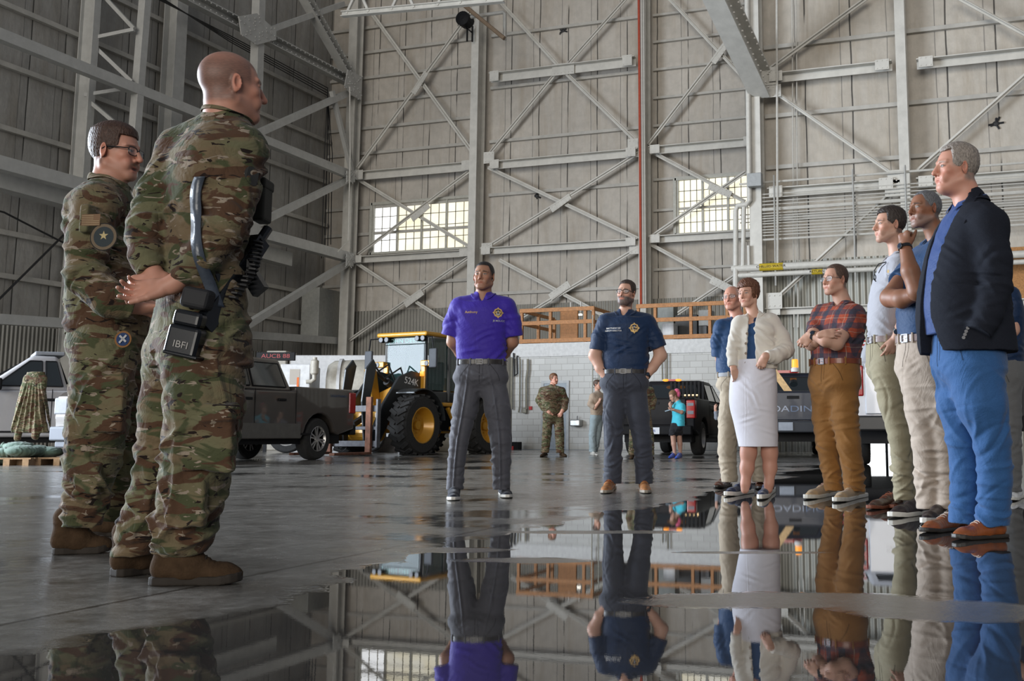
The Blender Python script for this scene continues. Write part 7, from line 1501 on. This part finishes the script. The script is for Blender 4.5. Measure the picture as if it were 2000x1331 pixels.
# ---- tank truck and clutter behind
TK = thing('tank_truck', 'pale tank vehicle with an upright exhaust between pickup and loader', 'truck', wp(622, 31)); TK.rotation_euler = (0, 0, YAW + .12); m_cr = mat('cream machinery paint', (.42, .39, .33, 1), .5, 0, .15); m_wht2 = mat('off white sheet metal', (.60, .60, .60, 1), .5)
m31 = 31 / 2168; Z = lambda py: .5 + (850 - py) * m31; X = lambda px: (px - 622) * m31
bevel(obj('cabin_box', MB().box2((X(545), 0, .7), (X(602), 1.8, Z(712))), m_wht2, TK), .03); obj('window', MB().box2((X(563), -.01, Z(752)), (X(582), 0, Z(722))), m_wing, TK); obj('orange_strip', MB().box2((X(577), -.02, Z(757)), (X(581), -.005, Z(738))), mat('orange reflector', (.7, .14, .02, 1)), TK)
autosmooth(obj('tank', MB().lathe([(X(626), .3), (X(628), .62), (X(640), .74), (X(700), .78), (X(716), .74), (X(720), .3)], (0, 1.0, Z(752)), 'x', 32), m_cr, TK)); obj('tank_band', MB().lathe([(X(650), .80), (X(656), .80)], (0, 1.0, Z(752)), 'x', 32), m_wht2, TK)
ex = obj('exhaust_stack', MB().lathe([(Z(733), .075), (Z(730), .115), (Z(706), .115), (Z(703), .06), (Z(699), .06)], (X(611), -.1, 0), 'z', 18), m_cr, TK); obj('exhaust_elbow', MB().tube([(X(611), -.1, Z(733)), (X(611), -.1, Z(742)), (X(606), -.1, Z(746)), (X(596), -.1, Z(747))], .06, 10), m_cr, ex)
bevel(obj('chassis', MB().box2((X(545), 0, .55), (X(735), 1.8, .95)), m_dark, TK), .02)
for x in (560, 600, 690, 715): wheel(TK, X(x), .25, .5, .3, rim='steel')
sb = thing('led_message_sign', 'black sign with red glowing characters behind the grey pickup cab', 'sign', wp(520, 33)); sb.rotation_euler = (0, 0, YAW); m33 = 33 / 2168; zz = .5 + (850 - 696) * m33
bevel(obj('housing', MB().box2((-.40, 0, zz - .13), (.75, .12, zz + .12)), m_dark, sb), .01); text('red_characters', 'AUCB 88', .17, emis('red led', (1, .02, .02, 1), .35), (.18, -.006, zz), (PI / 2, 0, 0), sb, sx=1.3); obj('post', MB().box2((-.1, .03, 0), (0, .09, zz)), m_dark, sb)
ct = thing('shipping_container', 'long white container wall behind tank truck and loader', 'container', wp(672, 36.5)); ct.rotation_euler = (0, 0, YAW); m36 = 36.5 / 2168
bevel(obj('shell', MB().box2((-1.9, 0, 0), (2.9, 1.0, .5 + (850 - 694) * m36)), m_wht2, ct), .03); bevel(obj('end_box', MB().box2((-2.6, -.2, 0), (-1.95, 1.0, .5 + (850 - 686) * m36)), m_cr, ct), .03)
st_ = thing('storage_crate', 'low tan crate with black letters under the loader', 'crate', wp(862, 33.5)); st_.rotation_euler = (0, 0, YAW); bevel(obj('box', MB().box2((-.5, 0, 0), (.5, .5, .42)), mat('crate tan', (.30, .26, .19, 1)), st_), .02); text('crate_letters', 'CIAD', .12, m_dark, (-.1, -.003, .28), (PI / 2, 0, 0), st_)
st_ = thing('storage_crate', 'small grey box between loader wheels and the block room', 'crate', wp(748, 32)); st_.rotation_euler = (0, 0, YAW); bevel(obj('box', MB().box2((-.3, 0, 0), (.35, .5, .45)), mat('crate grey', (.33, .34, .36, 1)), st_), .02)
# pallets with sandbags at the far left
m_pine = mat('pallet wood', (.42, .27, .15, 1), .8, 0, .25, .2, 20)
for i, (px, D, lb) in enumerate(((32, 18.6, 'wooden pallet with green bags at the far left edge'), (92, 18.9, 'wooden pallet half hidden by the glasses soldier'))):
    p = thing('pallet', lb, 'pallet', wp(px, D)); p.rotation_euler = (0, 0, YAW + .1)
    for x in (-.3, 0, .3): obj('stringer', MB().box2((x - .05, -.3, 0), (x + .05, .5, .10)), m_pine, p)
    mb = MB(); [mb.box2((-.38, -.3 + j * .17, .10), (.38, -.18 + j * .17, .125)) for j in range(5)]; obj('deck_boards', mb, m_pine, p)
m_bag = cloth('green sandbag cloth', (.09, .14, .11, 1), .8, .2, .5)
for i, (px, D, r_, z_) in enumerate(((5, 18.7, .25, .0), (24, 18.6, .22, .12), (48, 18.6, .24, .13), (72, 18.9, .25, .12), (98, 19.0, .22, .12), (38, 18.8, .2, .22))):
    F = Field(); F.ell((0, 0, r_ * .42), (r_ * 1.25, r_, r_ * .42), .01); F.cone((r_ * 1.1, 0, r_ * .5), (r_ * 1.35, -.02, r_ * .55), .03, .05, .03)
    for j in range(6): F.fold((-.3 + j * .12, -.1, r_ * .5), (1, .2, .3 * (j % 3 - 1)), (0, 1, 0), .06, .012, .04, .2)
    V_, Q_ = F.mesh(.015, noise=.006, seed=i); b_ = obj('sandbag', np_mesh('sandbag', V_, Q_), m_bag); b_.location = wp(px, D) + Vector((0, 0, z_)); b_.rotation_euler = (0, 0, i * .7)
    tag(b_, ['green sandbag cut by the left edge of the photo', 'green sandbag on the pallet, second from the left', 'green sandbag with tied neck, third from the left', 'green sandbag right of the tied one', 'green sandbag beside the soldiers knee', 'green sandbag lying on top of the others'][i], 'sandbag', 'sandbags on the pallets')
# ------------------------------------------------------------------ concrete block room with wooden railings
m_blk_w = None
t = NT('painted concrete blocks'); tc = t.coord(rot=(-PI / 2, 0, 0)); br = t.node('ShaderNodeTexBrick', Vector=tc, Color1=(.60, .60, .58, 1), Color2=(.52, .52, .50, 1), Mortar=(.36, .35, .33, 1), Scale=1.0)
br.inputs['Mortar Size'].default_value = .008; br.inputs['Brick Width'].default_value = .42; br.inputs['Row Height'].default_value = .21; br.offset = .5
sp = t.node('ShaderNodeSeparateXYZ', Vector=t.coord()); dirt = t.noise(t.coord(scale=(1, 1, .5)), 1.3, 4, .6); low = t.ramp(t.math('ADD', sp.outputs[2], t.math('MULTIPLY', dirt, 1.2)), [(.6, 1), (1.9, 0)])
c = t.mix(t.math('MULTIPLY', low, .45), br.outputs[0], (.30, .25, .17, 1)); t.set(col=c, rough=.6); t.bump(br.outputs[1], -.4, .01); m_cmu = t.m
xa, xz = atY(1000, 800, YM).x, XC - .15; zt = atY(1100, 670, YM).z; zb_ = atY(1100, 696, YM).z
wl = obj('wall_block_room', MB().box2((xa, YM, 0), (xz, YB - .1, zb_)), m_cmu); tag(wl, kind='structure')
obj('roof_slab', MB().box2((xa - .05, YM - .06, zb_), (xz, YB - .1, zt)), mat('painted slab', (.60, .60, .59, 1), .6), wl)
# door
dx0, dx1 = atY(1058, 800, YM).x, atY(1112, 800, YM).x; dz = atY(1090, 744, YM).z
dr = bpy.data.objects.new('door_1', None); C.objects.link(dr); dr.location = (dx0, YM, 0); dr['kind'] = 'structure'; W_ = dx1 - dx0
obj('door_frame', MB().box2((0, -.06, 0), (.09, .02, dz)).box2((W_ - .09, -.06, 0), (W_, .02, dz)).box2((.09, -.055, dz - .09), (W_ - .09, .015, dz)), mat('door frame grey', (.45, .47, .48, 1), .5), dr)
dl = obj('door_leaf', MB().box2((.09, -.03, .01), (W_ - .09, -.005, dz - .09)), mat('pale blue grey door', (.33, .38, .43, 1), .5), dr); obj('handle', MB().box2((.16, -.10, .98), (.30, -.06, 1.02)).box2((.17, -.06, .96), (.21, -.03, 1.04)), M_METAL, dl)
tag(obj('trim_2', MB().box2((xa, YM - .5, 0), (xz, YM, .004)), mat('blue floor stripe', (.035, .09, .16, 1), .4)), kind='structure')
# railings
m_pine2 = mat('orange stained pine', (.42, .185, .06, 1), .6, 0, .22, .1, 14)
def railing(xs, Y, z0, hts, label, ends=(0, 0), depth=1.6):
    o = thing('wooden_railing', label, 'railing', (xs[0], Y, z0)); x0 = xs[0]; L_ = xs[-1] - x0
    for x in xs: bevel(obj('post', MB().box2((x - x0 - .05, 0, 0), (x - x0 + .05, .1, hts[-1])), m_pine2, o), .006, 1)
    for h in hts: bevel(obj('rail', MB().box2((-.06, -.04, h - .07), (L_ + .06, .0, h + .07)), m_pine2, o), .006, 1)
    for k, e in enumerate(ends):
        if e:
            xx = 0 if k == 0 else L_
            for h in hts: obj('side_rail', MB().box2((xx - .02, 0, h - .06), (xx + .02, depth, h + .06)), m_pine2, o)
            for d in (depth * .5, depth): obj('side_post', MB().box2((xx - .05, d - .05, 0), (xx + .05, d + .05, hts[-1])), m_pine2, o)
    return o
pxs = lambda *a: [atY(p, 640, YM).x for p in a]
railing(pxs(1018, 1074, 1142, 1158), YM + .0, zt, (.09, .72, 1.17), 'orange wooden railing left of the bearded man, with a landing behind', (1, 1), 3.0)
railing(pxs(1246, 1279, 1349, 1386, 1420, 1455), YM + .0, zt, (.09, .68, 1.17), 'orange wooden railing right of the bearded man along the block room roof')
def bxt(name, label, cat, x0, y0, x1, y1, Y, d, m, bv=.02):
    a, b = atY(x0, y0, Y), atY(x1, y1, Y); o = obj(name, MB().box2((0, 0, 0), (b.x - a.x, d, a.z - b.z)), m); o.location = (a.x, Y, max(b.z, zt) if Y > YM and b.z < zt + .6 else b.z); bevel(o, bv); tag(o, label, cat); return o
YK = YM + 1.6
bxt('wooden_partition', 'dark wooden gate panel behind the left railing', 'panel', 1094, 607, 1128, 668, YK, .1, m_pine2)
bxt('filing_cabinet', 'grey metal cabinet behind the right railing', 'cabinet', 1284, 594, 1316, 672, YK, .5, mat('cabinet grey green', (.20, .21, .19, 1), .5))
bxt('window_air_unit', 'white air conditioner on the block room roof by the right railing', 'air conditioner', 1293, 632, 1316, 668, YM + .9, .5, m_wht2)
bxt('dark_cabinet', 'wide dark cabinet behind the right railing', 'cabinet', 1318, 616, 1362, 668, YK, .6, mat('dark cabinet', (.035, .035, .035, 1), .5))
bxt('storage_locker', 'pale locker next to the wide dark cabinet', 'cabinet', 1364, 606, 1388, 668, YK, .6, mat('pale locker', (.38, .38, .36, 1), .5))
bxt('loudspeaker', 'black loudspeaker on the block room roof', 'loudspeaker', 1364, 640, 1381, 668, YM + .5, .3, M_BLACKP)
tl = thing('tube_lamp', 'lit strip lamp under a shelf behind the left railing', 'lamp', atY(1113, 617, YK + .4)); obj('tube', MB().box2((0, 0, 0), (.45, .1, .06)), emis('strip light', (1, .95, .85, 1), 3), tl)
obj('bracket', MB().box2((0, .02, .06), (.04, .08, .5)).box2((.40, .02, .06), (.44, .08, .5)), m_steel, tl)
# pipes and fittings on the block wall
YP = YM - .12
def pipe(pts, r, label, mt=None, name='pipe', Y=YP, cat='pipe'):
    return cable([atY(p[0], p[1], p[2] if len(p) > 2 else Y) for p in pts], r, label, mt or m_pipe2, name, cat, 8)
m_gp2 = mat('dull green grey pipe', (.22, .21, .17, 1), .5, .3)
pipe([(1000, 700), (999, 760), (999, 800)], .045, 'dark pipe just right of the purple polo, leftmost on the block wall', m_gp2)
pipe([(1003, 690), (1005, 735), (1011, 730), (1010, 695)], .03, 'looped hose on the block wall beside the leftmost pipe', m_blk, 'hose', cat='hose')
pipe([(1016, 702), (1015, 795), (1013, 806)], .03, 'thin pipe between the looped hose and the bent pipe', m_gp2)
pipe([(1031, 702), (1031, 722), (1028, 742), (1028, 800)], .045, 'bent pipe left of the grey door', m_gp2)
bevel(tag(obj('valve', MB().box2((0, -.1, 0), (.16, 0, .2)), m_gp2), 'dark valve at the bottom of the bent pipe', 'valve'), .03).location = atY(1022, 808, YM - .05)
tag(obj('fire_alarm_box', MB().box2((0, -.06, 0), (.11, 0, .12)), m_rs), 'small red alarm box left of the camouflage soldier by the door', 'alarm box').location = atY(1034, 801, YM)
df = thing('drinking_fountain', 'grey wall mounted drinking fountain right of the grey door', 'drinking fountain', atY(1120, 833, YM)); bevel(obj('basin', MB().box2((0, -.35, 0), (.36, 0, .22)), mat('stainless', (.35, .35, .34, 1), .3, .7), df), .03); obj('spout', MB().tube([(.18, -.1, .2), (.18, -.1, .32), (.22, -.18, .34)], .015, 6), M_METAL, df)
ld = thing('wall_ladder', 'steel ladder fixed to the block wall behind the bearded man', 'ladder', (atY(1157, 800, YM - .25).x, YM - .25, 0)); lz = zt + .9
for x in (0, .24): obj('ladder_rail', MB().box2((x - .015, -.02, .1), (x + .015, .02, lz)), m_gp2, ld)
for i in range(13): obj('rung', MB().tube([(0, 0, .3 + i * .3), (.24, 0, .3 + i * .3)], .012, 6), m_gp2, ld)
pipe([(1303, 690), (1303, 742)], .03, 'thin pipe on the block wall above the black pickup', m_gp2); pipe([(1293, 702), (1294, 742)], .025, 'thinner pipe beside the one above the black pickup', m_gp2)
bn = thing('black_bin', 'black bin with red items on the floor by the block room corner', 'bin', atY(996, 880, YM - .7)); bn.location.z = 0; obj('bin', MB().box2((0, 0, 0), (.30, .3, .26)), m_dark, bn); obj('red_cover', MB().box2((-.02, -.03, 0), (.14, 0, .12)), m_rs, bn)
# ---- pipework near the heavy column and on the near wall
YT = YR - .95
cable([atY(1247.5, -10, YB - 1.2), atY(1250, 300, YB - 1.2), atY(1252, 600, YB - 1.2)], .05, 'red vertical pipe running down the column left of the right window', mat('red pipe paint', (.42, .07, .035, 1), .45), 'red_pipe', 'pipe')
for i, x in enumerate((1256, 1260)): cable([atY(x - 3.5, -10, YB - 1.2), atY(x + 1, 600, YB - 1.2)], .035, ['pale conduit right next to the red pipe', 'second pale conduit right of the red pipe'][i], m_pipe, 'conduit', 'conduit')
cable([atY(1459, -10, YT), atY(1464, 392, YT), atY(1458, 400, YT), atY(1441, 402, YT), atY(1437, 412, YT), atY(1437, 520, YT)], .085, 'thick vertical pipe left of the heavy column', m_pipe, 'pipe', 'pipe', 12)
cable([atY(1453, 405, YT), atY(1451, 520, YT)], .07, 'shorter vertical pipe under the bend of the thick pipe', m_pipe, 'pipe', 'pipe', 10)
cable([atY(1462, 480, YT), atY(1463, 520, YT)], .05, 'short pipe stub left of the heavy column foot', m_pipe, 'pipe', 'pipe', 10)
cable([atY(1437, 525, YT), atY(1437, 640, YT)], .09, 'thick lower pipe dropping behind the woman', m_pipe, 'pipe', 'pipe', 10)
cable([atY(1517, -10, YT), atY(1519, 520, YT)], .035, 'slim vertical conduit right of the heavy column', m_pipe, 'conduit', 'conduit')
for i, x in enumerate((1551, 1559)): cable([atY(x - 4, -10, YR - .3), atY(x, 640, YR - .3)], .022, ['slim vertical conduit, left of a pair on the near wall', 'slim vertical conduit, right of a pair on the near wall'][i], m_pipe, 'conduit', 'conduit')
eb = bevel(obj('electrical_box', MB().box2((0, -.25, 0), (.44, 0, .42)), mat('electrical box grey', (.30, .31, .31, 1), .5, .2)), .015); eb.location = atY(1463, 368, YT - .1); tag(eb, 'grey electrical box on the heavy column beside the right window', 'electrical box')
YH = YR - .8
zc = lambda px, py: atY(px, py, YH).z
xL, xR = atY(1446, 500, YH).x, 13.5
names = ['topmost', 'second', 'third', 'fourth', 'fifth', 'sixth', 'seventh', 'eighth', 'ninth', 'tenth', 'eleventh', 'twelfth', 'thirteenth', 'fourteenth', 'fifteenth', 'sixteenth', 'lowest']
ys = [356, 379, 386, 393, 400, 409, 417, 422, 427, 432, 437, 443, 449, 454, 460, 468]
for i, y in enumerate(ys):
    z = zc(1500, y); r = .055 if i == 5 else (.035 if i in (0, 15) else .018)
    cable([(xL + (.3 * (i % 3)), YH + .02 * (i % 2), z), (xR, YH + .02 * (i % 2), z)], r, names[i] + ' of the parallel conduits crossing behind the right hand group', m_pipe, 'conduit', 'conduit', 6)
for i, (y, r, x0) in enumerate(((523, .11, 1431), (537, .075, 1440))):
    z = zc(1500, y); cable([(atY(x0, y, YH).x, YH - .12, z), (xR, YH - .12, z)], r, ['thick horizontal pipe with a yellow marker above the plaid man', 'thinner horizontal pipe directly under the thick one'][i], m_pipe, 'pipe', 'pipe', 12)
m_ym = mat('yellow pipe marker', (.50, .36, .02, 1), .5)
for i, (a, b, y, r) in enumerate(((1484, 1530, 523, .118), (1586, 1607, 537, .083))):
    z = zc(1500, y); p0 = atY(a, y, YH - .12).x; p1 = atY(b, y, YH - .12).x; o = obj('pipe_marker', MB().tube([(0, 0, 0), (p1 - p0, 0, 0)], r, 14), m_ym); o.location = (p0, YH - .12, z); tag(o, ['yellow marker band on the thick horizontal pipe', 'yellow marker band on the thinner pipe near the plaid mans head'][i], 'pipe marker')
    text('marker_letters', 'CHILLED WATER' if i == 0 else 'RETURN', .10, m_dark, ((p1 - p0) / 2, -r - .004, 0), (PI / 2, 0, 0), o, sx=1.2)
for i, x in enumerate((1513, 1668, 1771)): 
    q = atY(x, 430, YH - .1); cable([(q.x, q.y, zc(1500, 345)), (q.x, q.y, zc(1500, 560))], .03, ['vertical hanger strap crossing the conduits right of the heavy column', 'vertical hanger strap crossing the conduits above the plaid man', 'vertical hanger strap crossing the conduits by the goatee mans head'][i], m_pipe2, 'pipe_hanger', 'hanger')
o = bevel(obj('plywood_panel', MB().box2((0, -.04, 0), (1.2, 0, 2.6)), mat('plywood', (.36, .17, .055, 1), .7, 0, .25, 0, 20)), .005); o.location = (atY(1966, 650, YR - .1).x, YR - .1, zc(1966, 652)); tag(o, 'plywood sheet on the near wall behind the blazer man', 'panel')
# loose insulation tears
for i, (x, y, Y, lb) in enumerate(((1945, 242, YR, 'black ragged tear in the wall panels at the upper right'), (1048, 383, YB, 'dark torn spot left of the red pipe, near the X brace'), (1100, 60, YB, 'small dark torn spot high up at the centre'))):
    rg = random.Random(i + 3); mb = MB()
    for k in range(7): a = rg.uniform(0, 6.28); mb.prof([(-.03, -.01), (.03, -.01), (.005, .01)], (0, -.03, 0), (math.cos(a) * rg.uniform(.1, .26), -.05, math.sin(a) * rg.uniform(.1, .26)), (0, -1, 0))
    mb.ball((0, -.02, 0), (.10, .03, .08)); o = obj('insulation_tear', mb, m_blk); o.location = atY(x, y, Y); tag(o, lb, 'tear')
# ---- diagonal roof girder coming down to the heavy column
G1 = atY(1487, 168, YR - .6); G0 = atY(1376, -70, YR - 6)
gd = thing('roof_girder', 'heavy diagonal roof girder meeting the top of the heavy column', 'girder', G1); mb = MB(); mb.ibeam((0, 0, 0), G0 - G1, .62, .95, .06); obj('girder_web', mb, m_steel, gd)
mb = MB(); u = (G0 - G1).normalized(); sdv = u.cross(Vector((0, 0, 1))).normalized(); upv = sdv.cross(u)
for i in range(24):
    for j in (-.3, .3): mb.box(u * (.3 + i * .28) - sdv * .33 + upv * j, (.05, .05, .05))
obj('rivet_rows', mb, m_steel, gd)['kind'] = 'stuff'
# ---- roof truss seen at the top, heater pipe
tr_ = thing('roof_truss', 'white roof truss chord with diagonals at the top centre', 'truss', atY(668, 28, 33)); q0 = atY(668, 28, 33); q1 = atY(985, -1, 33)
mb = MB(); mb.ibeam((0, 0, 0), q1 - q0, .22, .2, .03); obj('bottom_chord', mb, m_steel, tr_)
for i in range(7):
    a = (q1 - q0) * (i / 7 + .03); s_ = -1 if i % 2 else 1; mb = MB(); mb.bar(a, a + (q1 - q0).normalized() * s_ * .8 + Vector((0, 0, 1.6)), .09); obj('diagonal', mb, m_steel, tr_)
YHh = YB - 3
cable([atY(884, -8, YHh), atY(985, 75, YHh)], .09, 'brown sloping pipe under the roof near the centre', mat('brown pipe', (.20, .14, .09, 1), .5), 'pipe', 'pipe', 10)
cable([atY(920, 33, YHh + .5), atY(983, 24, YHh + .5), atY(986, 27, YHh + .5), atY(986, 78, YHh + .5)], .08, 'grey bent duct pipe beside the sloping brown pipe', m_pipe2, 'pipe', 'pipe', 10)
ht = thing('unit_heater', 'black heater fixture with two hanging bars high on the centre column', 'heater', atY(909, 40, YB - 1.3)); bevel(obj('housing', MB().lathe([(-.35, .1), (-.3, .32), (.2, .32), (.3, .2)], (0, 0, 0), 'y', 16), m_dark, ht), .01)
obj('bracket', MB().bar((-.1, 0, -.2), (.35, 0, -.6), .06).bar((.35, 0, -.3), (.35, 0, -1.0), .06).bar((.1, 0, -.3), (.1, 0, -.95), .06), m_dark, ht)
